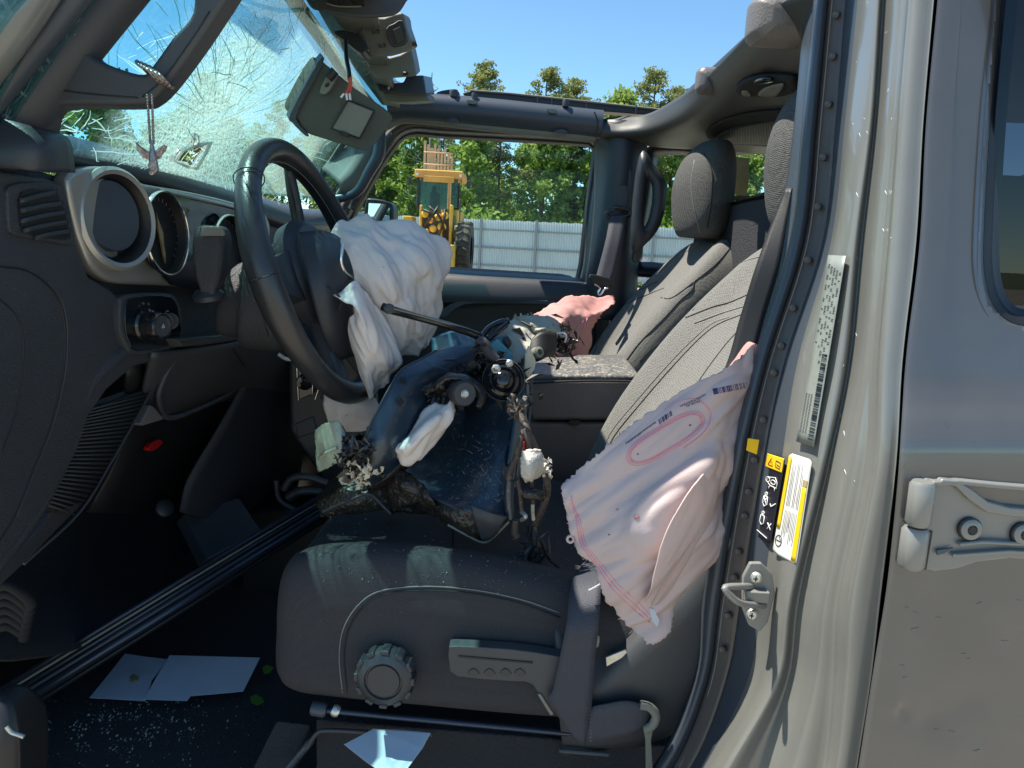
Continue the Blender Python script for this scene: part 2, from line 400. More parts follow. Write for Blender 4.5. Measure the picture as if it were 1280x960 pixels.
def loft(name, secs, m, parent=None, n=4, nk=3, angle=60):
    """closed sections (lists of Vectors, equal length) skinned into one body"""
    S = [cr(s, nk, True) for s in secs]
    cols = [cr([S[i][j] for i in range(len(S))], n) for j in range(len(S[0]))]
    G = [[cols[j][i] for j in range(len(cols))] for i in range(len(cols[0]))]
    V = [v for r in G for v in r]; k = len(G[0]); Fc = []
    for i in range(len(G)-1):
        for j in range(k): Fc.append((i*k+j, i*k+(j+1) % k, (i+1)*k+(j+1) % k, (i+1)*k+j))
    Fc += [tuple(range(k-1, -1, -1)), tuple((len(G)-1)*k+j for j in range(k))]
    o = new(name, V, Fc, m, parent, True, angle)
    bm = bmesh.new(); bm.from_mesh(o.data); bmesh.ops.recalc_face_normals(bm, faces=bm.faces); bm.to_mesh(o.data); bm.free()
    return o
def rrect(c, a, b, hw, hh, r, k=4):
    out = []
    for sx, sy, a0 in ((1, 1, 0), (-1, 1, 90), (-1, -1, 180), (1, -1, 270)):
        for i in range(k+1):
            an = R(a0+90*i/k); out.append(c+a*(sx*(hw-r)+r*math.cos(an))+b*(sy*(hh-r)+r*math.sin(an)))
    return out
# ================================================================ the setting
g = new('ground', [(-900, -900, 0), (900, -900, 0), (900, 900, 0), (-900, 900, 0)], [(0, 1, 2, 3)], 'grassland', smooth=False); structure(g)
g = new('gravel_yard', [(-60, -60, .004), (70, -60, .004), (70, 22, .004), (48, 33.5, .004), (-60, 62, .004)], [(0, 1, 2, 3, 4)], 'ground', smooth=False); structure(g)

# steel yard fence: corrugated panels, posts, rails
fe = thing('yard_fence', 'pale grey corrugated metal fence with square posts behind the gravel yard', 'fence', (0, 32, 0))
FA = lambda x: Vector((x, 32.2-.26*x, 0))
PW = 2.44; X0 = -30.0
V = []; Fc = []; nk = 22
for j in range(nk*4+1):
    s = j/4; o_ = (.0, .03, .03, .0)[j % 4]; x = PW*j/(nk*4)
    V += [Vector((x, -o_, 0)), Vector((x, -o_, 2.42+.02*((j//8) % 2)))]
for j in range(nk*4): Fc.append((2*j, 2*j+2, 2*j+3, 2*j+1))
pm = bpy.data.meshes.new('fence_panel'); pm.from_pydata(V, [], Fc); pm.materials.append(M['fence'])
qv, qf = boxgeo(Vector((0, -.07, 1.25)), (.05, .05, 1.27)); qm = bpy.data.meshes.new('post'); qm.from_pydata(qv, [], qf); qm.materials.append(M['fence_rail'])
rv, rf = merge([boxgeo(Vector((PW/2, -.06, 0)), (PW/2-.06, .03, .035))]); rm = bpy.data.meshes.new('rail'); rm.from_pydata(rv, [], rf); rm.materials.append(M['fence_rail'])
ang = math.atan2(-.26, 1); cs = math.cos(ang)
for i in range(27):
    x = X0+i*PW*cs; p = FA(x)-Vector((0, 32, 0))
    for nm, me, z in (('fence_panel', pm, .03), ('post', qm, 0), ('rail', rm, .55), ('rail', rm, 1.3), ('rail', rm, 2.05)):
        o = bpy.data.objects.new(nm, me); COL.objects.link(o); o.parent = fe; o.location = p+Vector((0, 0, z)); o.rotation_euler.z = ang

# ---- trees
def leafcloud(name, centers, n, size, seed, flat=.6):
    r = np.random.RandomState(seed)
    C = np.array([c[:3] for c in centers]); Rr = np.array([c[3] for c in centers])
    wgt = Rr**2; idx = r.choice(len(C), n, p=wgt/wgt.sum())
    d = r.normal(size=(n, 3)); d /= np.linalg.norm(d, axis=1)[:, None]; rad = Rr[idx]*r.uniform(.35, 1.08, n)
    P = C[idx]+d*rad[:, None]*np.array([1, 1, flat])
    a = r.normal(size=(n, 3)); a /= np.linalg.norm(a, axis=1)[:, None]
    b = np.cross(a, r.normal(size=(n, 3))); b /= np.linalg.norm(b, axis=1)[:, None]
    s = size*r.uniform(.5, 1.3, n)[:, None]
    V = np.stack([P-a*s, P+b*s*.55, P+a*s, P-b*s*.55], 1).reshape(-1, 3)
    me = bpy.data.meshes.new(name); me.vertices.add(4*n); me.vertices.foreach_set('co', V.ravel())
    me.loops.add(4*n); me.loops.foreach_set('vertex_index', np.arange(4*n)); me.polygons.add(n)
    me.polygons.foreach_set('loop_start', np.arange(0, 4*n, 4)); me.update(); me.validate(); return me
def treeproto(kind, h, seed):
    r = random.Random(seed); cl = []; parts = []
    sway = [Vector((r.uniform(-.3, .3), r.uniform(-.3, .3), 0)) for _ in range(6)]
    trunk = [Vector((0, 0, 0))]
    for i in range(1, 6): trunk.append(trunk[-1]+Vector((0, 0, h*.19))+sway[i]*.5)
    q = cr(trunk, 3); rr = [max(.04, h*.013*(1-.85*i/len(q))) for i in range(len(q))]
    parts.append(tubegeo(q, rr, 7))
    def at(t):
        f = t*(len(q)-1); i = min(int(f), len(q)-2); return q[i].lerp(q[i+1], f-i)
    if kind == 'pine': t0, nb, sp, cr_ = .42, 30, .19, .058
    elif kind == 'dead': t0, nb, sp, cr_ = .35, 16, .16, 0
    elif kind == 'leafy': t0, nb, sp, cr_ = .18, 26, .20, .11
    else: t0, nb, sp, cr_ = .12, 26, .15, .09
    for i in range(nb):
        t = t0+(1-t0)*(i+.5)/nb; a = r.uniform(0, 6.28)
        prof = math.sin(math.pi*min(1, (t-t0)/(1-t0)*.8+.22))
        ln = h*sp*prof*r.uniform(.6, 1.25)
        p0 = at(t); p2 = p0+Vector((math.cos(a)*ln, math.sin(a)*ln, ln*r.uniform(.1, .7)))
        pm_ = p0.lerp(p2, .5)+Vector((0, 0, -ln*.08))
        parts.append(tubegeo([p0, pm_, p2], [h*.004, h*.003, h*.0012], 4))
        if kind == 'dead':
            for _ in range(4):
                p3 = p0.lerp(p2, r.uniform(.3, 1)); parts.append(tubegeo([p3, p3+Vector((r.uniform(-1, 1), r.uniform(-1, 1), r.uniform(.2, 1)))*ln*.4], [h*.0018, h*.0006], 3))
            continue
        for k in range(3):
            c = p0.lerp(p2, .45+.3*k)+Vector((r.uniform(-1, 1), r.uniform(-1, 1), r.uniform(-.3, .8)))*h*.03
            cl.append((c.x, c.y, c.z, h*cr_*r.uniform(.45, .9)*(1.1-.3*k)))
    V_, F_ = merge(parts); tm = bpy.data.meshes.new('trunk'); tm.from_pydata(V_, [], F_); tm.materials.append(M['deadwood' if kind == 'dead' else 'bark'])
    cm = None
    if cl:
        cm = leafcloud('crown', cl, {'pine': 6500, 'leafy': 5200, 'dark': 4600}[kind], .20 if kind != 'pine' else .125, seed, .55 if kind == 'pine' else .8); cm.materials.append(M[kind])
    return tm, cm
protos = {'pine': [treeproto('pine', 16, s) for s in (3, 5, 8)], 'leafy': [treeproto('leafy', 11, s) for s in (11, 12, 13)],
          'dark': [treeproto('dark', 12, s) for s in (21, 22)], 'dead': [treeproto('dead', 15, 31)]}
def plant(kind, v, x, y, s, rz, label, group=None, name=None):
    tm, cm = protos[kind][v % len(protos[kind])]
    t = thing(name or {'pine': 'pine_tree', 'leafy': 'broadleaf_tree', 'dark': 'evergreen_tree', 'dead': 'bare_tree'}[kind], label, 'tree', (x, y, 0), group)
    t.scale = (s, s, s); t.rotation_euler.z = rz
    for nm, me in (('trunk', tm), ('crown', cm)):
        if me: o = bpy.data.objects.new(nm, me); COL.objects.link(o); o.parent = t
def skyat(px, pytop, y):
    p = W(px, pytop, y); return p.x, p.z
x, z = skyat(606, 62, 58); plant('pine', 0, x, 58, z/16.3, 1.0, 'tall thin pine above the passenger roof rail, second from left beside the bare tree')
x, z = skyat(690, 74, 60); plant('pine', 1, x, 60, z/16, 2.0, 'rounded bushy pine above the middle of the passenger roof rail')
x, z = skyat(722, 88, 63); plant('pine', 0, x, 63, z/16, 4.0, 'lower right shoulder pine close behind the rounded bushy pine')
x, z = skyat(820, 76, 56); plant('pine', 2, x, 56, z/16, 1.2, 'broad yellow-green pine standing against the sky beside the padded rear roof bar')
x, z = skyat(775, 104, 60); plant('leafy', 2, x, 60, z/11, 2.6, 'low pale tree at the left foot of the broad pine above the roof rail')
x, z = skyat(850, 98, 58); plant('pine', 1, x, 58, z/16, .4, 'small pine just right of the broad pine, touching the padded roof bar')
x, z = skyat(545, 78, 56); plant('dead', 0, x, 56, z/15, 0, 'leafless bleached tree against the sky beside the overhead console')
r = random.Random(5)
kinds = ['leafy', 'pine', 'leafy', 'pine', 'leafy', 'dark']
lab = {'leafy': 'bright green broadleaf tree in the wood behind the metal fence', 'dark': 'dark green evergreen tree in the wood behind the metal fence', 'pine': 'slender pine in the wood behind the metal fence'}
for i in range(52):
    a = R(-47+i*1.82)+r.uniform(-.008, .008); d = r.uniform(50, 62) if i % 2 else r.uniform(62, 72)
    k = kinds[(i*5+i//3) % 6]; s = r.uniform(.80, 1.0) if k != 'pine' else r.uniform(.58, .74)
    if i % 2 == 0: s *= 1.12
    x, y = math.sin(a)*d/math.cos(a)*.9, d
    if math.degrees(a) < -17: y = d*.85; x *= .9; s *= .92
    if 38 < math.degrees(a): s *= .95
    q = Vector((x, y, 4))-CAM; pxx = 640+F*q.dot(rt)/q.dot(fwd)
    where = 'seen through the shattered windscreen' if pxx < 425 else 'seen through the passenger front window left of the loader' if pxx < 520 else 'seen behind the loader through the passenger window' if pxx < 600 else 'right of the loader in the passenger window' if pxx < 752 else 'seen past the passenger headrest' if pxx < 1000 else 'hidden behind the door pillar'
    if pxx > 1120 or pxx < -60: continue
    plant(k, i, x, y, s, r.uniform(0, 6), {'leafy': 'bright green broadleaf tree ', 'dark': 'dark evergreen tree ', 'pine': 'slender pine '}[k]+where, 'trees in the wood behind the fence')
for i in range(9):   # trees seen through the broken windscreen, ahead of the car
    x = -27+i*2.3 if i < 5 else -58+i*4.5; plant('leafy', i, x-14, 24+i*2.0, r.uniform(.34, .5), i, 'hazy green tree seen through the shattered windscreen', 'trees ahead of the car')
# undergrowth in front of the wood
cen = [(x+r.uniform(-1, 1), (39 if x > 0 else 40.5)-.26*x+r.uniform(0, 6), r.uniform(.2, 2.6), r.uniform(.9, 1.9)) for x in np.arange(-34, 44, .55)]
um = leafcloud('undergrowth', cen, 42000, .16, 77, .9); um.materials.append(M['bush']); uo = bpy.data.objects.new('undergrowth', um); COL.objects.link(uo); stuff(uo)
uo['label'] = 'bright yellow-green bushes and saplings growing behind the metal fence'; uo['category'] = 'undergrowth'
cen = [(x+r.uniform(-2, 2), 74+r.uniform(0, 14), r.uniform(0, 9.5), r.uniform(2, 3.4)) for x in np.arange(-95, 100, 1.2)]
um = leafcloud('distant_wood', cen, 52000, .42, 78, .9); um.materials.append(M['leafy']); uo = bpy.data.objects.new('distant_wood', um); COL.objects.link(uo); stuff(uo)
uo['label'] = 'far dark mass of woodland filling the gaps between the nearer trees'; uo['category'] = 'woodland'
cen = [(p.x, p.y-.25, .05, .16) for p in (FA(x) for x in (1, 1.8, 2.6, 3.1, 3.9, 5, -1, 6.4, 7.1))]
um = leafcloud('weeds', cen, 800, .09, 79, 1); um.materials.append(M['weed']); uo = bpy.data.objects.new('weeds', um); COL.objects.link(uo); stuff(uo)
uo['label'] = 'thin green weeds along the foot of the metal fence'; uo['category'] = 'weeds'

# ---- wheel loader (front view, seen through the passenger window)
YL = 20.0; k = YL/F
lo = thing('wheel_loader', 'yellow and orange wheel loader with a teal-glassed cab parked by the fence', 'loader', (W(548, 300, YL).x, YL+1, 0))
def LB(name, x0, y0, x1, y1, Y0, dep, m, bw=.02):
    a = W(x0, y1, Y0); b_ = W(x1, y0, Y0); c = (a+b_)/2; c.y = Y0+dep/2
    return box(name, c, (abs(b_.x-a.x)/2, dep/2, abs(b_.z-a.z)/2), m, lo, bw=bw)
LB('cab_roof', 518, 214, 579, 221, YL+.6, 1.5, 'loader_o', .04)
LB('roof_visor', 529, 221, 568, 227, YL+.58, .05, 'loader_o')
LB('cab_pillar', 520, 221, 524.5, 262, YL+.65, .12, 'black'); LB('cab_pillar', 573, 221, 577, 300, YL+.65, .12, 'wire'); LB('cab_pillar', 560, 226, 563, 262, YL+.7, .08, 'loader_o')
LB('cab_pillar', 522, 221, 526, 262, YL+1.9, .12, 'black'); LB('cab_pillar', 571, 221, 575, 262, YL+1.9, .12, 'black')
LB('cab_window', 524.5, 223, 560, 262, YL+.7, .02, 'glass_loader', 0); LB('cab_window', 563, 223, 573, 262, YL+.7, .02, 'glass_loader', 0)
LB('operator_seat', 536, 240, 549, 266, YL+1.3, .4, 'black', .06); LB('headrest', 539.5, 232, 545.5, 240, YL+1.35, .2, 'black', .05)
LB('engine_hood', 530, 262, 572, 300, YL+1.0, 2.6, 'loader_y', .05)
LB('front_frame', 524, 268, 566, 335, YL+.4, .9, 'wire', .04)
for x0, x1, y0, y1, m in ((523, 528, 256, 312, 'loader_y'), (560, 566, 256, 318, 'loader_y'), (534, 537, 262, 300, 'wire'), (543, 546, 260, 300, 'black'), (550, 553, 262, 302, 'loader_o')):
    LB('lift_arm', x0, y0, x1, y1, YL-.1, .25, m, .03)
for px, py, s in ((531, 268, 5), (538, 276, 4), (547, 272, 5), (556, 270, 5), (541, 286, 5), (552, 284, 6), (533, 290, 4)):
    c = W(px, py, YL-.2); lathe('hydraulic_joint', c, (.2, -1, .1), [(0, 0), (s*k*.8, 0), (s*k*.9, .06), (s*k*.5, .12), (0, .12)], 'loader_y' if s > 4 else 'loader_o', lo, k=12)
for i, (a, b_) in enumerate((((528, 262), (545, 280)), ((536, 258), (556, 290)), ((548, 258), (530, 284)), ((556, 262), (548, 296)))):
    V_, F_ = tubegeo(cr([W(a[0], a[1], YL-.3), W((a[0]+b_[0])/2+3, (a[1]+b_[1])/2-4, YL-.45), W(b_[0], b_[1], YL-.3)], 4), .035, 6); new('hydraulic_hose', V_, F_, 'black', lo)
LB('bucket', 500, 306, 566, 336, YL-1.2, .9, 'loader_y', .05)
for px in (507, 514, 581):
    pass
def wheel(px, py, rpx, Y):
    c = W(px, py, Y); rad = rpx*Y/F; w_ = rad*.55; n = Vector((1, 0, 0))
    t = lathe('wheel', c-n*w_/2, n, [(rad*.55, 0), (rad*.9, 0), (rad, w_*.15), (rad, w_*.85), (rad*.9, w_), (rad*.55, w_)], 'tyre', lo, k=28)
    q = lathe('rim', c-n*w_*.35, n, [(0, w_*.2), (rad*.4, 0), (rad*.56, 0), (rad*.56, w_*.7), (0, w_*.6)], 'rim', t, k=20)
    P_ = []
    for i in range(20):
        a = i*2*math.pi/20; cc = c+Vector((0, math.cos(a), math.sin(a)))*rad*1.01; tn = Vector((0, math.cos(a), math.sin(a)))
        for s_ in (-1, 1):
            d_ = (Vector((s_*w_*.25, 0, 0)))
            P_.append(boxgeo(cc+d_, (w_*.24, rad*.045, rad*.05), ((Vector((1, 0, 0))+s_*Vector((0, -math.sin(a), math.cos(a)))*.5).normalized(), Vector((0, -math.sin(a), math.cos(a))), tn)))
    V_, F_ = merge(P_); new('tread', V_, F_, 'tyre', t)
wheel(580, 312, 32, YL+.4); wheel(506, 308, 30, YL+.4); wheel(582, 312, 31, YL+3.2)
LB('fender', 568, 283, 588, 288, YL+.2, .9, 'rim', .03); LB('fender', 503, 270, 515, 282, YL+.2, .9, 'loader_y', .03)
LB('side_mirror', 510, 221, 515, 231, YL+.6, .05, 'black'); LB('side_mirror', 583, 226, 588, 236, YL+.6, .05, 'black')
LB('ladder_rail', 577, 258, 579, 300, YL+.9, .05, 'loader_o'); LB('work_light', 520, 216, 523, 219, YL+.5, .05, 'white', 0); LB('work_light', 574, 218, 577, 221, YL+.5, .05, 'white', 0)
# orange mast (mirrored in the window glass) built as solid slats behind the cab
ms = thing('orange_reflection', 'orange window-glass mast standing up behind the loader cab', 'reflections', (W(545, 300, 24).x, 24, 0))
for i in range(9):
    a = W(531+i*4.2, 214+i*.3, 24); b_ = W(531+i*4.2, 176+i*1.6+(i % 3)*3, 24)
    c = (a+b_)/2; c.z = b_.z/2; box('reflection_slat', c, (.035 if i != 2 else .07, .03, b_.z/2), 'reflections', ms)
for y in (190, 205):
    a = W(530, y, 23.95); b_ = W(566, y+2, 23.95); V_, F_ = tubegeo([a, b_], .03, 4); new('crossbar', V_, F_, 'reflections', ms)
# ================================================================ the car
suv = thing('wrecked_suv', 'wrecked grey four-door off-roader with its driver door open and its airbags blown', 'car', (.0, 1.4, 0))
def XS(L_): return [WX(*p) for p in L_]
def fill(rows, dflt):
    return [[WX(p[0], p[1], p[2] if len(p) > 2 else dflt) for p in r_] for r_ in rows]

# ---------------- B pillar (body colour) : profile columns at several heights
ys = [-60, 0, 150, 300, 450, 580, 745, 850, 960, 1040]
prof = {  # inner, strip l, strip r, flange r, lit1 r, groove mid, groove r, lit2 r, flat r
 -60: (1034, 1042, 1062, 1082, 1104, 1108, 1112, 1136, 1170), 0: (1028, 1036, 1056, 1076, 1098, 1104, 1110, 1130, 1165),
 150: (1014, 1022, 1044, 1060, 1088, 1094, 1099, 1118, 1152), 300: (998, 1006, 1028, 1042, 1069, 1077, 1083, 1106, 1143),
 450: (952, 960, 980, 1004, 1054, 1062, 1068, 1093, 1126), 580: (920, 930, 952, 984, 1028, 1036, 1043, 1086, 1118),
 745: (890, 902, 925, 960, 988, 998, 1008, 1052, 1098), 850: (878, 886, 906, 942, 972, 984, 994, 1045, 1086),
 960: (826, 842, 862, 884, 912, 938, 962, 1034, 1069), 1040: (740, 760, 790, 830, 870, 905, 935, 1010, 1058)}
dep = (.835, .815, .805, .735, .685, .695, .680, .640, .602)
def tumble(y): return .085*max(0, (560-y)/560)
rows = []
for y in ys:
    c = prof[y]; d = [q+tumble(y) for q in dep]; r_ = []
    for i in range(9):
        r_.append((c[i], y, d[i]))
        if i == 3: r_.append(((c[3]+c[4])/2, y, (d[3]+d[4])/2-.006))
        if i == 6: r_.append(((c[6]+c[7])/2, y, (d[6]+d[7])/2-.008))
        if i == 7: r_.append((c[7]+(c[8]-c[7])*.25, y, d[8]+.006))
    r_.append((c[8]+1.5, y, d[8]+.004)); r_.append((c[8]+2.5, y, d[8]+.05)); rows.append(r_)
bp = sheet('door_pillar', rows, 'paint', suv, n=4, nv=7, thick=0)
bp['label'] = 'bare grey door pillar with stickers, striker and rubber-edged flange'
TB = bvh(bp)
# dark seal channel on the inner edge: backing, ribbed strip, trim clips
def colpath(i, off=0, ys_=ys, dY=0): return [W(prof[y][i]+off, y, dep[i]+tumble(y)+dY) for y in ys_]
def band(name, xa, xb, Ya, Yb, m, parent, ys_=ys, thick=.004, bulge=0):
    rows_ = []
    for y in ys_:
        a, b_ = xa(y), xb(y); t_ = tumble(y)
        rows_.append([(a, y, Ya+t_), ((a+b_)/2, y, (Ya+Yb)/2+t_-bulge), (b_, y, Yb+t_)])
    return sheet(name, rows_, m, parent, n=4, nv=6, thick=thick)
P_ = lambda i, o=0: (lambda y: prof[y][i]+o)
band('seal_strip', P_(0, -8), P_(2, 3), .832, .79, 'seal_grey', bp, bulge=.003); band('seal_inner_band', P_(0, -9), P_(1, -3), .828, .808, 'trim_blue', bp, bulge=.012)
for i, o, rr, m in ((0, -7, .0045, 'rubber'), (1, 0, .0009, 'stitch'), (2, 1, .0009, 'stitch')):
    q = cr([p-Vector((0, .010, 0)) for p in colpath(i, o)], 6); V_, F_ = tubegeo(q, rr, 6); new('seal_lip', V_, F_, m, bp)
band('flange_shade', P_(2, 3), P_(3, 2), .79, .742, 'trim_blue', bp, bulge=.004)  # dark blue band laid over the flange, stands for the shade there
TS = TB
def prof_at(i, y):
    for a, b_ in zip(ys, ys[1:]):
        if a <= y <= b_: f = (y-a)/(b_-a); return prof[a][i]*(1-f)+prof[b_][i]*f
pl = []
for y in (18, 70, 130, 196, 258, 325, 385, 432, 466, 525, 575, 615, 645, 690, 722, 770, 812):
    x = (prof_at(1, y)+prof_at(2, y))/2; c = W(x, y, .793+tumble(y)); n = (Vector((-.7, -.7, 0))).normalized()
    lathe('trim_clip', c, n, [(.0040, -.004), (.0040, .0002), (.0032, .0008), (.0018, .0001), (0, .0001)], 'seal_grey', bp, k=14)
V_, F_ = tubegeo(cr([W(p[0], p[1], .79) for p in ((944, 548), (948, 556), (946, 566))], 3), .004, 6)
c = W(941, 556, .786); slab('paint_dab', [(935, 548), (949, 550), (946, 568), (933, 563)], 'yellow', bp, Y=.788, t=.001)

# interior trim column and belt beside the pillar
ysi = [-60, 0, 150, 240, 300, 400, 470, 560]
tr = {-60: (1012, 1036), 0: (1009, 1030), 150: (996, 1017), 240: (984, 1006), 300: (972, 1000), 400: (948, 975), 470: (922, 952), 560: (896, 934)}
rows = [[(tr[y][0], y, .90+tumble(y)), (tr[y][0]*.6+tr[y][1]*.4, y, .872+tumble(y)), (tr[y][1], y, .85+tumble(y))] for y in ysi]
sheet('pillar_trim', rows, 'trim_blue', suv, n=4, nv=6, thick=.006)
rows = [[(a, y, d_), (b_, y, d_-.01)] for a, b_, y, d_ in ((982, 990, 235, .93), (966, 984, 275, .92), (944, 974, 335, .905), (924, 955, 400, .90), (908, 940, 455, .89), (884, 927, 500, .88))]
sheet('shoulder_belt', rows, 'black', suv, n=4, nv=6, thick=.0015)
# ---------------- rear door
door = bpy.data.objects.new('rear_door', None); COL.objects.link(door); door.parent = suv; door.location = Vector((.4, .6, 1.1))-wloc(suv)
edge = {-60: 1176, 0: 1172, 150: 1158, 300: 1150, 450: 1132, 545: 1126, 580: 1124, 640: 1119, 745: 1107, 850: 1090, 960: 1073, 1040: 1060}
def dY(y): return .60+.085*max(0, (560-y)/560) if y < 470 else float(np.interp(y, (470, 500, 530, 552, 575, 610, 680, 1040), (.6137, .6065, .5970, .5915, .5888, .5875, .5868, .585)))
rows = []
for y in (-60, 0, 150, 300, 420, 470, 500, 525, 545, 555, 568, 600, 660, 745, 850, 960, 1040):
    ks = sorted(edge); e = np.interp(y, ks, [edge[q] for q in ks]); d_ = dY(y)
    rows.append([(e-1, y, d_+.045), (e, y, d_+.006), (e+3, y, d_), (e+30, y, d_-.002), (1200, y, d_-.002), (1240, y, d_-.003), (1300, y, d_-.004), (1400, y, d_-.006)])
win = [(1251, -80), (1250, 0), (1236, 150), (1228, 290), (1229, 345), (1240, 382), (1262, 404), (1300, 412), (1420, 410), (1420, -80)]
def inpoly(x, y, P):
    c = False; n = len(P)
    for i in range(n):
        x1, y1 = P[i]; x2, y2 = P[(i+1) % n]
        if (y1 > y) != (y2 > y) and x < (x2-x1)*(y-y1)/(y2-y1)+x1: c = not c
    return c
def topx(p):
    q = p-CAM; a = q.dot(rt); b_ = q.dot(up); d_ = q.dot(fwd); return 640+F*a/d_, 480-F*b_/d_
skin = sheet('door_skin', rows, 'paint_door', door, n=22, nv=14, thick=0, drop=lambda p: inpoly(*topx(p), [(a-4 if a < 1260 else a, b_+3 if b_ > 380 else b_) for a, b_ in win]))
TD = bvh(skin)
L0 = wloc(skin)
for x, y, s, a in ((1128, 890, .006, -.0030), (1120, 884, .004, .0022), (1160, 900, .012, -.0022), (1190, 885, .016, -.0018), (1230, 870, .02, -.0015), (1150, 800, .03, -.0012), (1230, 780, .035, .0014), (1200, 940, .02, .0016)):
    c = hit(TD, x, y, 0)
    for v in skin.data.vertices:
        q = (v.co+L0-c).length
        if q < s*3: v.co.y -= a*math.exp(-(q/s)**2)
skin.data.update(); TD = bvh(skin)
# window frame of the rear door: bevelled body-colour lip, then rubber, then glass
wp = cr([Vector((a, b_, 0)) for a, b_ in win[:8]], 6)
def wring(o0, o1, d0, d1, name, m):
    A_ = []; B_ = []
    for i, v in enumerate(wp):
        t_ = (wp[min(i+1, len(wp)-1)]-wp[max(i-1, 0)]).normalized(); nn = Vector((-t_.y, t_.x, 0)) # points left/out or in
        if nn.x < 0 and v.y < 350: nn = -nn
        if v.y >= 350 and nn.y > 0: nn = -nn
        for o_, d_, L_ in ((o0, d0, A_), (o1, d1, B_)): p = v+nn*o_; L_.append(W(p.x, p.y, dY(v.y)+d_))
    mid = [(a+b_)/2+Vector((0, -.002, 0)) for a, b_ in zip(A_, B_)]
    return gridmesh(name, [A_, mid, B_], m, door)
wring(-11, 3, -.004, .006, 'window_lip', 'paint_door'); o = wring(2, 13, .004, .012, 'window_seal', 'rubber'); o = wring(12, 22, .012, .03, 'inner_seal', 'trim_blue')
slab('window_glass', [(a+8, b_-4) for a, b_ in win], 'glass_dark', door, Y=.665, t=.004)
# red tail reflection strip is the warm edge of the seal
# hinge
hg = slab('hinge', [(1156, 598), (1180, 601), (1198, 606), (1216, 622), (1236, 636), (1262, 641), (1330, 645), (1330, 712), (1262, 700), (1222, 704), (1198, 712), (1168, 716), (1155, 712)], 'hinge', door, Y=.583, t=.016, bw=.003)
def cyl(name, a, b_, r0, m, par, k=28):
    ax = (b_-a); L_ = ax.length; return lathe(name, a, ax, [(0, -.001), (r0*.8, -.001), (r0, .002), (r0, L_-.002), (r0*.8, L_+.001), (0, L_+.001)], m, par, k=k, upv=(0, 1, 0))
cyl('hinge_knuckle', W(1147, 655, .576), W(1154, 603, .576), .0098, 'hinge', hg)
cyl('hinge_knuckle', W(1138, 708, .580), W(1145, 660, .580), .0105, 'hinge', hg)
slab('hinge_slot', [(1154, 664), (1166, 664), (1158, 712), (1148, 712)], 'black', hg, Y=.5815, t=.003)
for P2 in ([(1175, 604), (1196, 609), (1213, 626), (1234, 641), (1262, 646), (1330, 650), (1330, 640), (1262, 634), (1236, 627), (1216, 612), (1198, 601), (1178, 599)],
           [(1166, 602), (1200, 600), (1250, 605), (1330, 611), (1330, 618), (1250, 612), (1202, 607), (1168, 609)],
           [(1200, 679), (1230, 676), (1330, 681), (1330, 686), (1230, 681), (1200, 684)], [(1192, 693), (1262, 688), (1330, 692), (1330, 696), (1262, 693), (1192, 698)]):
    slab('hinge_rib', P2, 'hinge', hg, Y=.577, t=.008, bw=.002)
for x, y in ((1212, 661), (1278, 667)):
    c = W(x, y, .581); n = Vector((0, -1, .05))
    b_ = lathe('hinge_bolt', c, n, [(.0093, -.002), (.0093, .0005), (.0085, .0005), (.0085, .003), (.0065, .0042), (.0042, .0042), (.0036, .001), (0, .001)], 'hinge', hg)
    lathe('bolt_ring', c-n*.0002, n, [(.0098, -.001), (.0098, .0012), (.0088, .0014)], 'black', b_)
    q = [c+n*.0044+(Vector((math.cos(a), 0, math.sin(a)))*(.0040 if i % 2 else .0028)) for i, a in enumerate(np.linspace(0, 2*math.pi, 12, endpoint=False))]
    slab('torx_socket', q, 'black', b_, vec=(0, -.0003, 0))
slab('blue_scuff', [(1171, 688), (1192, 685), (1180, 692), (1172, 694)], 'wreck_blue', hg, Y=.5795, t=.002)
tube('hinge_letters', [(1166, 612), (1163, 626)], .0012, 'hinge', hg, Y=.5805, n=1, k=5)
for i, yy in enumerate((618, 627, 636, 645, 652)):
    tube('cast_letter', [(1158, yy), (1163, yy+1), (1162, yy+4)], .0012, 'hinge', hg, Y=.5795, n=1, k=5)
# dents and scratches on the door skin
for x, y, sx, sy in ():
    decal('dent', skin, [(x-sx, y), (x, y-sy), (x+sx, y-1), (x+1, y+sy)], 'paint_door', door, lift=.0012, t=.002, T=TD, sm=4)
for P2 in ():
    decal('shoulder_patch', skin, P2, 'paint', door, lift=.001, t=.001, T=TD, sm=4)
V_, F_ = merge([tubegeo([hit(TD, x+rnd.uniform(-1, 1), y, .0002), hit(TD, x+rnd.uniform(3, 9), y+rnd.uniform(-3, 3), .0002)], .0004, 4) for x, y in [(rnd.uniform(1120, 1275), rnd.uniform(740, 950)) for _ in range(14)]])
o = new('scratch', V_, F_, 'print_grey', door); stuff(o)
V_, F_ = merge([tubegeo([hit(TB, x, y, .0002), hit(TB, x+rnd.uniform(-2, 3), y+rnd.uniform(1, 7), .0002)], rnd.uniform(.00012, .0003), 4) for x, y in [(rnd.choice((rnd.uniform(1062, 1085), rnd.uniform(1100, 1115))), rnd.uniform(20, 340)) for _ in range(14)]+[(rnd.uniform(1045, 1110), rnd.uniform(400, 950)) for _ in range(8)]])
o = new('chip', V_, F_, 'white', bp); stuff(o)
# body gap: black edge seal behind
sheet('gap_seal', [[(prof[y][8]+1, y, .628+tumble(y)), (prof[y][8]+8, y, .63+tumble(y))] for y in ys], 'black', suv, n=2, nv=5, thick=.002)

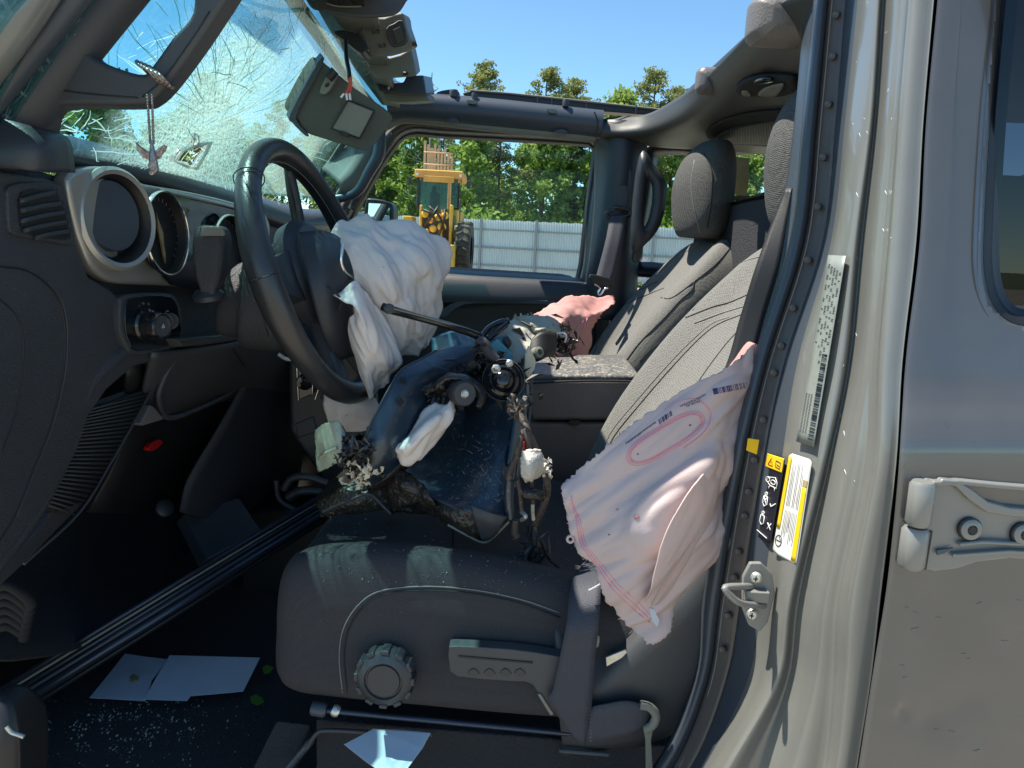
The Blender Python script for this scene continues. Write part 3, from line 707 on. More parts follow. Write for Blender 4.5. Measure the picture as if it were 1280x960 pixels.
# ---------------- labels
def label(name, P, m, par, lift=.0012): return decal(name, bp, P, m, par, lift, .0005, T=TB)
LP = lambda P: [P]
l1 = slab('warning_label', [(965, 566), (986, 573), (967, 680), (948, 668)], 'labelblack', bp, Y=None, t=.0006) if 0 else None
def flat_decal(name, P, m, par, Y, t=.0006, sm=0): return slab(name, P, m, par, Y=Y, t=t, sm=sm)
def planeof(C3):  # bilinear patch: returns f(s,t) from 4 pixel corners with depths
    A_ = [W(*c) for c in C3]
    return lambda s, t: (A_[0]*(1-s)+A_[1]*s)*(1-t)+(A_[3]*(1-s)+A_[2]*s)*t
def patch(name, f, s0, t0, s1, t1, m, par, lift=0, th=.0004, rad=0):
    n = (f(1, 0)-f(0, 0)).cross(f(0, 1)-f(0, 0)).normalized()
    if n.dot(CAM-f(.5, .5)) < 0: n = -n
    if rad:
        q = []
        for cx, cy, a0 in ((s1-rad, t0+rad*.25, -90), (s1-rad, t1-rad*.25, 0), (s0+rad, t1-rad*.25, 90), (s0+rad, t0+rad*.25, 180)):
            for i in range(5): a = R(a0+22.5*i); q.append(f(cx+rad*math.cos(a), cy+rad*.25*math.sin(a)))
    if 1:
        V_ = []; nt_ = 14; ns_ = 4; ct = .04*(t1-t0) if rad else 0
        ts = [t0, t0+ct*.5, t0+ct]+[t0+ct+(t1-t0-2*ct)*k/nt_ for k in range(1, nt_)]+[t1-ct, t1-ct*.5, t1] if rad else [t0+(t1-t0)*k/nt_ for k in range(nt_+1)]
        for t in ts:
            e = min(t-t0, t1-t); ins = rad*(1-math.sqrt(max(0, 1-(1-min(1, e/ct))**2))) if rad else 0
            V_.append([f(s0+ins+(s1-s0-2*ins)*j/ns_, t)+n*(lift+th*.5) for j in range(ns_+1)])
        o = gridmesh(name, V_, m, par); solid(o, th); return o
def strokes(name, f, segs, m, par, lift, r0=.0005, pr=None):
    n = (f(1, 0)-f(0, 0)).cross(f(0, 1)-f(0, 0)).normalized()
    if n.dot(CAM-f(.5, .5)) < 0: n = -n
    V_, F_ = merge([tubegeo([f(a, b_)+n*lift for a, b_ in s_], r0, 4) for s_ in segs]); return new(name, V_, F_, m, par)
def pof(C): A_ = [hit(TB, x, y, .001) for x, y in C]; return lambda s, t: (A_[0]*(1-s)+A_[1]*s)*(1-t)+(A_[3]*(1-s)+A_[2]*s)*t
f1 = pof([(965, 566), (987, 573), (968, 681), (948, 668)])
wl = patch('warning_label', f1, 0, 0, 1, 1, 'labelblack', bp, .004, rad=.1); wl['label'] = 'black sticker with yellow heading and white pictograms on the door pillar'
patch('yellow_heading', f1, .02, .01, .98, .17, 'yellow', wl, .0048)
strokes('warning_triangle', f1, [[(.18, .13), (.32, .05), (.44, .135), (.18, .13)], [(.32, .085), (.32, .11)]], 'red', wl, .0054)
strokes('book_symbol', f1, [[(.60, .06), (.60, .13), (.86, .14), (.86, .07), (.60, .06)], [(.66, .10), (.8, .11)]], 'labelblack', wl, .0054)
def circ(cx, cy, a, b_, k=10, a0=0, a1=6.283): return [(cx+a*math.cos(a0+(a1-a0)*i/k), cy+b_*math.sin(a0+(a1-a0)*i/k)) for i in range(k+1)]
strokes('seat_pictogram', f1, [circ(.3, .30, .12, .03), [(.2, .33), (.35, .27), (.7, .25), (.85, .30), (.85, .36), (.5, .36), (.3, .33)], circ(.62, .31, .14, .025), [(.45, .37), (.42, .40)], [(.75, .36), (.78, .40)]], 'white', wl, .0052)
strokes('belt_pictogram', f1, [circ(.35, .47, .07, .018), [(.25, .50), (.2, .58), (.35, .62), (.5, .58), (.46, .50), (.25, .50)], [(.25, .51), (.45, .59)], [(.45, .51), (.25, .58)], [(.66, .56), (.74, .585), (.95, .53)]], 'white', wl, .0052, .0006)
strokes('child_pictogram', f1, [circ(.35, .70, .07, .018), [(.25, .73), (.22, .81), (.36, .84), (.48, .81), (.46, .73), (.25, .73)], [(.70, .78), (.92, .84)], [(.90, .77), (.72, .85)]], 'white', wl, .0052, .0006)
strokes('fine_print', f1, [[(.15, .93), (.8, .955)]], 'white', wl, .0052, .0005)
f2 = pof([(992, 566), (1020, 575), (1000, 706), (970, 690)])
tl = patch('tire_label', f2, 0, 0, 1, 1, 'offwhite', bp, .004, rad=.12); tl['label'] = 'white loading sticker with two yellow bars on the door pillar'
patch('yellow_bar', f2, .02, .03, .15, .74, 'yellow', tl, .0048); patch('yellow_bar', f2, .80, .27, .97, .98, 'yellow', tl, .0048)
patch('brown_header', f2, .80, .20, .97, .265, 'bone', tl, .0048)
strokes('text_lines', f2, [[(.25+.06*i, .06+rnd.uniform(0, .1)), (.25+.06*i, .5), ] for i in range(9) if rnd.random() < .9]+[[(.25+.06*i, .54), (.25+.06*i, .74+rnd.uniform(0, .12))] for i in range(9)], 'print_grey', tl, .0046, .0003)
strokes('red_text_lines', f2, [[(.30, .12), (.30, .3)], [(.47, .55), (.47, .7)], [(.62, .3), (.62, .45)]], 'print_pink', tl, .0045, .0003)
q_ = circ(.18, .86, .13, .055, 16); strokes('round_emblem', f2, [q_, [(.08, .86), (.28, .86)], [(.18, .82), (.26, .85)]], 'labelblack', tl, .0046, .0005)
f3 = pof([(1041, 320), (1063, 321), (1023, 560), (1001, 553)])
vl = patch('identification_label', f3, 0, 0, 1, 1, 'vinlabel', bp, .0045); vl['label'] = 'long silvery sticker covered in small print and a barcode'
segs = []
for i in range(5):
    t_ = .05+.01*i
    while t_ < (.58 if i > 1 else .5):
        w_ = rnd.uniform(.012, .05); s0 = .12+.17*i
        for q in range(max(2, int(w_/.006))):
            tt = t_+q*.006; segs.append([(s0+rnd.uniform(0, .03), tt), (s0+.10+rnd.uniform(0, .03), tt+rnd.uniform(-.002, .003))])
        t_ += w_+rnd.uniform(.008, .05)
for i in range(3):
    t_ = .74+.0*i
    while t_ < .95:
        s0 = .10+.15*i; segs.append([(s0, t_), (s0+.09, t_+.001)]); t_ += .007
strokes('small_print', f3, segs, 'labelblack', vl, .0050, .00026)
t_ = .52; bars = []
while t_ < .97:
    bars.append((t_, rnd.choice((.0022, .0035, .005)))); t_ += rnd.uniform(.0065, .0115)
n3 = (f3(1, 0)-f3(0, 0)).cross(f3(0, 1)-f3(0, 0)).normalized()
if n3.dot(CAM-f3(.5, .5)) < 0: n3 = -n3
bg = []
for t_, h_ in bars:
    P4 = [f3(a, b_)+n3*.0050 for a, b_ in ((.64, t_), (.93, t_), (.93, t_+h_), (.64, t_+h_))]; bg.append((P4+[p+n3*.0004 for p in P4], [(0, 1, 2, 3), (4, 5, 6, 7)]))
V_, F_ = merge(bg); new('barcode', V_, F_, 'labelblack', vl, smooth=False)

# ---------------- striker
st = slab('door_striker', [(938, 704), (952, 704), (966, 718), (969, 742), (960, 778), (950, 790), (936, 782), (928, 760), (929, 722)], 'hinge', bp, Y=.712, t=.006, bw=.0015)
st['label'] = 'bare metal door striker loop with two screws'
tube('striker_loop', [Vector(p) for p in (W(941, 733, .715), W(925, 733, .700), W(908, 734, .690), W(908, 739, .688), W(922, 752, .690), W(940, 756, .700), W(955, 757, .712))], .0036, 'hinge', st, n=4, k=10)
box('loop_bar', W(946, 745, .706), (.012, .004, .006), 'hinge', st, bw=.0015)
for x, y in ((945, 722), (940, 768)):
    c = W(x, y, .7095); b_ = lathe('striker_screw', c, (-.35, -.9, .1), [(.0058, -.002), (.0058, .001), (.004, .003), (0, .0034)], 'steelw', st, k=20)
    V_, F_ = merge([boxgeo(c+Vector((-.0012, -.0035, 0)), (.0028, .0003, .0006)), boxgeo(c+Vector((-.0012, -.0035, 0)), (.0006, .0003, .0028))]); new('cross_slot', V_, F_, 'black', b_)

# ---------------- rest of the body shell (closes the cabin, seen past the openings)
box('roof', (1.05, 1.43, 1.845), (.62, .76, .018), 'trim', suv, bw=.01)
box('floor', (.35, 1.43, .60), (1.55, .76, .03), 'black', suv)
box('firewall', (-1.02, 1.43, .95), (.02, .76, .40), 'black', suv)
box('tailgate', (1.70, 1.43, 1.0), (.02, .76, .42), 'paint', suv)
box('tailgate_glass', (1.70, 1.43, 1.62), (.004, .62, .20), 'glass_dark', suv)
box('rocker_panel', (.05, .70, .56), (1.2, .05, .07), 'paint', suv, bw=.02)
box('rear_quarter', (1.25, .68, .98), (.42, .03, .32), 'paint', suv, bw=.02)
box('engine_hood', (-1.45, 1.43, 1.27), (.60, .66, .025), 'paint', suv, bw=.02)
box('front_fender', (-1.5, .74, 1.05), (.55, .10, .16), 'paint', suv, bw=.04)
box('front_fender', (-1.5, 2.12, 1.05), (.55, .10, .16), 'paint', suv, bw=.04)
box('grille', (-2.06, 1.43, .98), (.03, .55, .25), 'black', suv, bw=.02)
box('passenger_outer_panel', (.0, 2.30, .92), (1.0, .02, .34), 'paint', suv, bw=.01)
for x, y in ((-1.5, .72), (-1.5, 2.14), (1.45, .72), (1.45, 2.14)):
    wt = lathe('wheel', Vector((x, y-.12, .40)), (0, 1, 0), [(.2, 0), (.36, 0), (.40, .04), (.40, .20), (.36, .24), (.2, .24)], 'tyre', suv, k=36)
    lathe('rim', Vector((x, y-.11, .40)), (0, 1, 0), [(0, .03), (.19, .0), (.21, .0), (.21, .22), (0, .20)], 'satin', wt, k=30)
box('shade_cowl', (-.76, 1.43, 1.40), (.19, .72, .03), 'black', suv, bw=.01)  # hidden slab, put in to block sun from the footwell floor
box('engine_bay', (-1.4, 1.43, .9), (.35, .60, .30), 'black', suv, bw=.05)
box('front_sill_side', (-.86, .72, .95), (.14, .025, .40), 'paint', suv, bw=.01)
box('shade_header', (-.36, 1.0, 1.80), (.07, .22, .015), 'trim_grey', suv, bw=.006)  # out-of-view slab, added and sized to shade the driver cushion
# driver-side roof rail and A pillar
tube('side_rail', [Vector((-.36, .875, 1.765)), Vector((0, .87, 1.80)), Vector((.34, .88, 1.79))], .027, 'trim', suv, n=6, k=12)  # unseen rail, placed and thinned to throw shade on the jamb
# ---------------- windscreen frame
ap = tube('windscreen_pillar', [W(-90, 275, .72), W(10, 150, .735), W(95, 50, .75), W(180, -55, .77), W(300, -220, .79)], [.034, .030, .026, .026, .03], 'trim', suv, n=5, k=16)
tube('pillar_seal', [W(-80, 215, .68), W(0, 112, .69), W(90, 0, .70), W(180, -120, .72)], .012, 'trim_blue', ap, n=4, k=10)
tube('outer_pillar_edge', [W(-80, 150, .66), W(0, 45, .66), W(60, -40, .68)], .02, 'paint', ap, n=4, k=12)
hd = slab('grab_handle', [(-10, 190), (15, 120), (60, 66), (100, 60), (116, 72), (150, 86), (176, 92), (187, 84), (214, 47), (240, 14), (244, -40), (300, -40), (268, 22), (214, 98), (186, 126), (165, 131), (110, 131), (72, 132), (58, 142), (46, 172)], 'trim', suv, Y=.735, t=.03, sm=4, bw=.007, seg=4)
seamline('seam', hd, [(26, 88), (52, 106), (85, 114), (130, 119), (172, 122)], .0007, 'black', hd)
seamline('seam', hd, [(178, 121), (205, 97), (240, 48), (262, 14)], .0006, 'black', hd)
# lower dash corner under the pillar
sheet('pillar_foot', [[(-60, 150, .70), (0, 150, .70), (40, 160, .71), (62, 166, .74)], [(-60, 190, .69), (0, 185, .69), (50, 184, .70), (85, 176, .76)], [(-60, 212, .69), (0, 210, .69), (50, 214, .70), (92, 216, .76)]], 'dash_soft', suv, n=5, thick=.004)

# ---------------- windscreen with shattered glass
wbl = W(20, 190, .74); wbr = W(415, 245, 2.05); wtr = W(492, 128, 2.08); wtl = wbl+(wtr-wbr)
def wsp(s, t): return (wbl*(1-s)+wbr*s)*(1-t)+(wtl*(1-s)+wtr*s)*t
wn = (wbr-wbl).cross(wtl-wbl).normalized()
if wn.dot(CAM-wbl) < 0: wn = -wn
def wpx(px, py, lift=0):
    d = D(px, py); return CAM+d*((wbl-CAM).dot(wn)/d.dot(wn))+wn*lift
hole = [(218, 200), (226, 188), (243, 181), (259, 178), (254, 190), (243, 208), (232, 205)]
hole2 = [(239, 180), (241, 166), (245, 168), (246, 178)]
N1, N2 = 84, 60
def inhole(p): x, y = topx(p); return inpoly(x, y, hole) or inpoly(x, y, hole2)
G = [[wsp(-.12+1.16*j/N1, -.05+1.2*i/N2) for j in range(N1+1)] for i in range(N2+1)]
def glasscrack():
    m = bpy.data.materials.new('shattered_laminated_glass'); m.use_nodes = True
    N = m.node_tree.nodes; L = m.node_tree.links; N.remove(N['Principled BSDF'])
    geo = N.new('ShaderNodeNewGeometry'); P = geo.outputs['Position']
    def math_(op, a, b_=None, c=None):
        n = N.new('ShaderNodeMath'); n.operation = op
        for i, v in enumerate((a, b_, c)):
            if v is None: continue
            if isinstance(v, (int, float)): n.inputs[i].default_value = v
            else: L.new(v, n.inputs[i])
        return n.outputs[0]
    def sep(c, r0, r1):
        q = N.new('ShaderNodeVectorMath'); q.operation = 'DISTANCE'; L.new(P, q.inputs[0]); q.inputs[1].default_value = c
        r = N.new('ShaderNodeMapRange'); r.inputs['From Min'].default_value = r0; r.inputs['From Max'].default_value = r1; r.inputs['To Min'].default_value = 1; r.inputs['To Max'].default_value = 0
        L.new(q.outputs['Value'], r.inputs['Value']); return r.outputs[0]
    c1 = wpx(272, 150); c2 = wpx(236, 172); c3 = wpx(350, 175)
    m1 = math_('MAXIMUM', sep(c1, .03, .26), math_('MAXIMUM', math_('MULTIPLY', sep(c2, .02, .22), 1.0), math_('MULTIPLY', sep(c3, .05, .40), .45)))
    def vor(sc, th):
        v = N.new('ShaderNodeTexVoronoi'); v.feature = 'DISTANCE_TO_EDGE'; v.inputs['Scale'].default_value = sc; 
        nz_ = N.new('ShaderNodeTexNoise'); nz_.inputs['Scale'].default_value = 9; L.new(P, nz_.inputs['Vector'])
        ad = N.new('ShaderNodeVectorMath'); ad.operation = 'MULTIPLY_ADD'; L.new(nz_.outputs['Color'], ad.inputs[0]); ad.inputs[1].default_value = (.06, .06, .06); L.new(P, ad.inputs[2])
        L.new(ad.outputs[0], v.inputs['Vector'])
        r = N.new('ShaderNodeMapRange'); r.inputs['From Min'].default_value = 0; r.inputs['From Max'].default_value = th; r.inputs['To Min'].default_value = 1; r.inputs['To Max'].default_value = 0
        L.new(v.outputs['Distance'], r.inputs['Value']); return r.outputs[0]
    cr1 = math_('MULTIPLY', vor(150, .20), math_('MULTIPLY', m1, 1.7)); cr2 = math_('MULTIPLY', vor(42, .05), math_('ADD', math_('MULTIPLY', m1, .9), .10)); 
    nzz = N.new('ShaderNodeTexNoise'); nzz.inputs['Scale'].default_value = 6; nzz.inputs['Detail'].default_value = 6; L.new(P, nzz.inputs['Vector'])
    rz = N.new('ShaderNodeMapRange'); rz.inputs['From Min'].default_value = .4; rz.inputs['From Max'].default_value = .65; L.new(nzz.outputs['Fac'], rz.inputs['Value'])
    haze = math_('MULTIPLY', math_('MULTIPLY', m1, .30), math_('ADD', rz.outputs[0], .35))
    f = math_('MINIMUM', math_('ADD', math_('ADD', math_('MULTIPLY', cr1, .42), math_('MULTIPLY', cr2, .40)), math_('ADD', haze, .0)), .85)
    t = N.new('ShaderNodeBsdfTransparent'); t.inputs[0].default_value = (.66, .90, .91, 1)
    d_ = N.new('ShaderNodeBsdfDiffuse'); d_.inputs[0].default_value = (.62, .74, .68, 1)
    tl_ = N.new('ShaderNodeBsdfTranslucent'); tl_.inputs[0].default_value = (.70, .84, .76, 1)
    ms0 = N.new('ShaderNodeMixShader'); ms0.inputs[0].default_value = .6; L.new(d_.outputs[0], ms0.inputs[1]); L.new(tl_.outputs[0], ms0.inputs[2])
    ms = N.new('ShaderNodeMixShader'); L.new(f, ms.inputs[0]); L.new(t.outputs[0], ms.inputs[1]); L.new(ms0.outputs[0], ms.inputs[2])
    g_ = N.new('ShaderNodeBsdfGlossy'); g_.inputs['Roughness'].default_value = .03; fr = facing(N, L, .2)
    m3 = N.new('ShaderNodeMixShader'); L.new(fr, m3.inputs[0]); L.new(ms.outputs[0], m3.inputs[1]); L.new(g_.outputs[0], m3.inputs[2])
    L.new(m3.outputs[0], N['Material Output'].inputs[0]); return m
M['shatter'] = glasscrack()
M['crack'] = mat('glinting_crack_edge', (.78, .86, .82), .3, transl=.5)
M['crack_dark'] = mat('dark_green_crack_edge', (.10, .24, .20), .3, transl=.35)
ws = gridmesh('windscreen', G, 'shatter', suv, drop=inhole); solid(ws, .003)
ws['label'] = 'shattered greenish windscreen with a torn hole above the dashboard'
# jagged rim of the hole hides the grid steps
for H_, c_ in ((hole, (238, 194)), (hole2, (242, 173))):
    o_ = [wpx(c_[0]+(x-c_[0])*1.18, c_[1]+(y-c_[1])*1.18+rnd.uniform(-1, 1), .003) for x, y in H_]; i_ = [wpx(x, y, .003) for x, y in H_]
    V_ = o_+i_; n_ = len(H_); Fc = [(i, (i+1) % n_, n_+(i+1) % n_, n_+i) for i in range(n_)]; q = new('hole_rim', V_, Fc, 'crack', ws); solid(q, .003)
def crackpath(a, ang, ln, step=7, jit=.17):
    p = [a]; x, y = a; 
    while ln > 0:
        ang += rnd.uniform(-jit, jit); x += math.cos(ang)*step; y += math.sin(ang)*step; ln -= step; p.append((x, y))
    return p
def okp(p): return -10 < p[0] < 500 and -60 < p[1] < 262
cw = []; cd = []
def addc(L_, P, wd):
    P = [p for p in P if okp(p)]
    if len(P) < 2: return
    Q = [wpx(x, y, .0035) for x, y in P]; n_ = len(Q)
    V_ = []
    for i, q in enumerate(Q):
        t_ = (Q[min(i+1, n_-1)]-Q[max(i-1, 0)]).normalized(); s_ = t_.cross(wn)*wd*(.35+.65*math.sin(math.pi*(i+.5)/n_)); V_ += [q-s_, q+s_+wn*wd*rnd.uniform(-.6, .6)]
    L_.append((V_, [(2*i, 2*i+1, 2*i+3, 2*i+2) for i in range(n_-1)]))
C1 = (268, 152); C2 = (240, 175)
for i in range(95):   # radial
    a = rnd.uniform(0, 6.283); r0 = rnd.uniform(8, 90); st_ = (C1[0]+math.cos(a)*r0, C1[1]+math.sin(a)*r0*.9)
    addc(cd if (a > 3.3 and a < 6.0 and rnd.random() < .75) else cw, crackpath(st_, a, rnd.uniform(30, 130)), rnd.uniform(.0003, .0009))
for i in range(50):   # rings
    r0 = rnd.uniform(14, 150); a0 = rnd.uniform(0, 6.283); a1 = a0+rnd.uniform(.2, .7)
    addc(cw if rnd.random() < .75 else cd, [(C1[0]+math.cos(a)*r0*1.1+rnd.uniform(-2, 2), C1[1]+math.sin(a)*r0*.85+rnd.uniform(-2, 2)) for a in np.linspace(a0, a1, 6)], rnd.uniform(.0003, .0008))
for i in range(330):   # bright slanting glints
    x = rnd.gauss(300, 60); y = rnd.gauss(130, 55); ln = rnd.uniform(4, 26); an = R(-38)+rnd.gauss(0, .25)
    addc(cw, crackpath((x, y), an, ln, 6, .12), rnd.uniform(.0003, .0012))
for i in range(45):   # long dark runs in the clear top part
    x = rnd.uniform(110, 400); y = rnd.uniform(-30, 60); addc(cd, crackpath((x, y), R(75)+rnd.gauss(0, .35), rnd.uniform(15, 70), 5, .2), rnd.uniform(.0003, .0007))
for i in range(30):
    x = rnd.uniform(60, 210); y = rnd.uniform(125, 175); addc(cw, crackpath((x, y), rnd.uniform(-.9, .4), rnd.uniform(10, 40), 5, .4), rnd.uniform(.0004, .0009))
V_, F_ = merge(cw); o = stuff(new('crack', V_, F_, 'crack', ws)); o['label'] = 'pale glinting cracks'
V_, F_ = merge(cd); o = stuff(new('crack', V_, F_, 'crack_dark', ws)); o['label'] = 'dark cracks running up the glass'
# header rail and far A pillar
hr = tube('header_rail', [W(300, -110, .82), W(362, -8, 1.15), W(405, 52, 1.45), (W(438, 100, 1.75)), W(472, 140, 2.05)], .012, 'rubber', suv, n=4, k=10)
sheet('far_pillar_trim', [[(403, 212, 2.02), (414, 198, 2.04), (424, 182, 2.05), (440, 160, 2.06)], [(425, 232, 1.98), (440, 215, 2.0), (452, 196, 2.02), (466, 172, 2.03)], [(418, 246, 2.0), (436, 242, 2.0), (452, 222, 2.02), (476, 185, 2.04)]], 'trim_grey', suv, n=5, thick=.01)
tube('windscreen_edge_seal', [W(400, 225, 2.03), W(413, 205, 2.03), W(427, 183, 2.03), W(450, 150, 2.03)], .007, 'rubber', suv, n=3)
tube('far_grab_handle', [W(474, 150, 1.98), W(474, 190, 1.98), W(462, 214, 1.98), W(446, 240, 1.98), W(424, 248, 1.99), W(402, 246, 1.99)], [.014, .016, .014, .012, .011, .01], 'trim_blue', suv, n=5, k=12)
tube('door_edge_trim', [W(492, 168, 2.04), W(470, 205, 2.04), W(452, 238, 2.04), W(440, 262, 2.04)], .011, 'wire', suv, n=4)
# ---------------- sun visor, hanging loose
vz = slab('sun_visor', [(366, 140), (372, 124), (398, 80), (412, 84), (446, 112), (489, 142), (487, 156), (463, 187), (446, 186), (405, 174), (384, 166), (372, 150)], 'olive', suv, Y=1.22, vec=(-.02, .02, .012), sm=3, bw=.004)
vz['label'] = 'loose olive-grey sun visor hanging with a mirror cover'
slab('visor_edge', [(363, 142), (398, 77), (404, 80), (374, 136), (372, 152), (386, 168), (382, 170), (366, 154)], 'dash_soft', vz, Y=1.215, vec=(-.01, .02, .01), sm=3, bw=.003)
mc = slab('mirror_cover', [(435, 126), (467, 139), (449, 172), (415, 160)], 'trim_grey', vz, Y=1.212, t=.006, bw=.0015)
tube('cover_gap', [(435, 125), (468, 138), (450, 173), (414, 161), (435, 125)], .0011, 'black', vz, Y=1.211, n=1)
slab('finger_notch', [(426, 163), (436, 167), (434, 171), (424, 167)], 'black', vz, Y=1.209, t=.004, sm=3)
slab('visor_clip', [(400, 113), (411, 90), (421, 90), (419, 100), (409, 116), (402, 117)], 'trim_grey', vz, Y=1.210, t=.008, sm=4, bw=.0015)
tube('clip_pin', [(410, 98), (419, 88)], .007, 'black', vz, Y=1.203, n=1, k=12)
slab('clip_hole', [(406, 106), (411, 103), (411, 107), (407, 109)], 'black', vz, Y=1.2085, t=.002, sm=3)
tube('dangling_wire', [(432, 50, 1.3), (433, 72, 1.28), (436, 88, 1.25), (437, 98, 1.2)], .0035, 'black', suv, n=5)
for P2, m in (([(437, 97), (436, 108), (433, 115), (426, 122)], 'red_dull'), ([(438, 97), (438, 108), (434, 116), (433, 125)], 'red_dull'), ([(439, 97), (439, 110), (437, 118), (438, 125)], 'red_dull')):
    o = tube('wire_strand', P2, .0015, m, suv, Y=1.185)
for P2 in ([(426, 122), (430, 117)], [(433, 117), (434, 125)], [(437, 117), (438, 125)]): tube('bare_wire_end', P2, .0017, 'white', suv, Y=1.183, n=1)
# ---------------- overhead console and header trim
sheet('header_trim', [[(368, -40, 1.1), (392, -2, 1.25), (420, 45, 1.5), (450, 90, 1.75), (478, 128, 2.0)], [(420, -40, 1.1), (425, 10, 1.3), (448, 55, 1.5), (470, 95, 1.75), (492, 130, 2.0)], [(470, -40, 1.1), (470, 10, 1.3), (480, 55, 1.5), (490, 100, 1.75), (500, 132, 2.0)]], 'trim_grey', suv, n=5, thick=.012)
oc = slab('overhead_console', [(384, -30), (386, 6), (400, 14), (440, 22), (478, 22), (497, 17), (508, 2), (525, -30)], 'trim', suv, Y=1.22, vec=(-.03, .16, .05), sm=3, bw=.012, seg=4)
for P2 in ([(404, -8), (420, -8), (424, 6), (411, 4)], [(423, -8), (436, -8), (444, 7), (428, 7)], [(439, -8), (450, -8), (455, 6), (447, 7)]): slab('console_button', P2, 'black', oc, Y=1.214, t=.01, bw=.002)
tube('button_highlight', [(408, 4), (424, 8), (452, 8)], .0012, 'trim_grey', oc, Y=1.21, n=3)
rp = slab('map_light_panel', [(446, 24), (480, 22), (503, 15), (508, 34), (516, 58), (512, 62), (490, 70), (462, 70), (452, 60)], 'trim_grey', suv, Y=1.40, vec=(-.02, .2, .05), sm=2, bw=.005)
slab('light_bezel', [(482, 36), (492, 29), (503, 25), (509, 50), (498, 57), (488, 56)], 'trim', rp, Y=1.393, t=.01, sm=2, bw=.002)
slab('light_lens', [(491, 37), (500, 33), (505, 49), (496, 54)], 'olive', rp, Y=1.388, t=.008, bw=.001)
for x, y in ((470, 40), (478, 57)): 
    V_, F_ = merge([tubegeo(pts([(x-4, y-2), (x-4, y+2), (x-1, y+2), (x-1, y-1)], 1.394), .0009, 4), tubegeo(pts([(x+1, y+2), (x+4, y+1), (x+4, y-2), (x+1, y-2)], 1.394), .0009, 4)]); new('light_symbol', V_, F_, 'black', rp)
slab('sensor_pod', [(417, 40), (430, 38), (447, 43), (457, 60), (450, 66), (432, 52)], 'black', suv, Y=1.36, t=.05, sm=3, bw=.004)
slab('light_strip', [(443, 38), (447, 37), (461, 61), (457, 62)], 'trim', suv, Y=1.37, t=.02, bw=.001)
tube('crease_edge', [(448, 18), (455, 40), (461, 60)], .0012, 'stitch', suv, Y=1.385, n=3)
r2 = slab('latch_cover', [(455, 72), (478, 74), (500, 68), (514, 60), (518, 78), (521, 95), (500, 97), (470, 99)], 'trim_grey', suv, Y=1.62, vec=(-.02, .2, .05), sm=0, bw=.004)
V_, F_ = merge([boxgeo(W(507, 92, 1.615), (.005, .003, .003))]); new('clip_slot', V_, F_, 'black', r2)
tube('wire_clip', [(450, 71), (455, 77), (459, 75), (461, 82)], .002, 'steelw', suv, Y=1.6, n=3)
tube('cover_slit', [(466, 76), (476, 77), (486, 73)], .0018, 'black', r2, Y=1.615, n=3)
lb = slab('roof_latch_bracket', [(467, 101), (482, 99), (492, 104), (504, 103), (508, 95), (529, 94), (531, 104), (533, 118), (502, 117), (474, 114)], 'trim_blue', suv, Y=1.80, vec=(0, .16, .03), bw=.003)
slab('latch_lower', [(478, 115), (533, 116), (537, 126), (505, 128), (482, 127)], 'trim_grey', suv, Y=1.84, vec=(0, .14, .02), bw=.003)
slab('latch_hook', [(470, 102), (480, 101), (490, 108), (486, 112), (474, 110)], 'black', lb, Y=1.79, t=.02, bw=.002)
tube('latch_pin', [(484, 103), (487, 107), (485, 111)], .003, 'steelw', lb, Y=1.785, n=2)
# ---------------- passenger side: roof rail, door, pillar
rl = tube('passenger_roof_rail', [W(484, 136, 2.06), W(520, 134, 2.07), W(600, 140, 2.08), W(700, 150, 2.08), W(752, 156, 2.08)], [.036, .036, .037, .036, .037], 'trim_blue', suv, n=6, k=18)
rl['label'] = 'padded dark roof rail above the passenger window'
tube('rail_lining', [W(482, 158, 2.06), W(510, 149, 2.07), W(600, 158, 2.08), W(700, 168, 2.08), W(744, 172, 2.08)], .012, 'trim_grey', rl, n=5, k=10)
slab('roof_channel', [(578, 116), (590, 113), (640, 117), (740, 128), (852, 139), (852, 147), (740, 138), (640, 128), (585, 124)], 'labelblack', rl, Y=2.1, t=.05, bw=.003)
tube('channel_edge', [(588, 113), (640, 117), (740, 127.5), (845, 139)], .0025, 'trim_grey', rl, Y=2.09, n=3)
for x in (672, 690, 733, 795): tube('channel_joint', [(x, 120+(x-672)*.1), (x, 131+(x-672)*.1)], .0015, 'trim', rl, Y=2.085, n=1)
for x, y, s in ((567, 118, 5), (593, 122, 3.5), (707, 130, 4)):
    lathe('rail_knob', W(x, y+3, 2.06), (0, -.1, 1), [(0, 0), (s*.0023, 0), (s*.0023, .014), (s*.0019, .018), (0, .018)], 'trim', rl, k=14)
slab('rail_clip', [(547, 115), (560, 112), (572, 113), (572, 119), (548, 118)], 'black', rl, Y=2.07, t=.03, sm=2)
for x, y in ((590, 128), (690, 139)): slab('fixing_tab', [(x-6, y-3), (x+6, y-2), (x+5, y+2), (x-4, y+1)], 'trim_grey', rl, Y=2.035, t=.01, sm=2)
tube('rail_joint', [W(743, 140, 2.043), W(747, 152, 2.04), W(744, 168, 2.043)], .0018, 'black', rl, n=4)
for x, y in ((566, 152), (702, 166)): slab('headliner_hook', [(x-9, y-2), (x, y-5), (x+8, y-1), (x+4, y+2), (x-6, y+1)], 'trim', rl, Y=2.05, t=.01, sm=2)
pd = bpy.data.objects.new('passenger_door', None); COL.objects.link(pd); pd.parent = suv; pd.location = Vector((-.1, 2.2, 1.2))-wloc(suv)
gl = [(512, 169), (560, 171), (640, 175), (722, 180), (738, 183), (742, 196), (733, 262), (722, 346), (700, 345), (590, 338), (470, 330), (415, 322), (432, 290), (458, 242), (488, 192)]
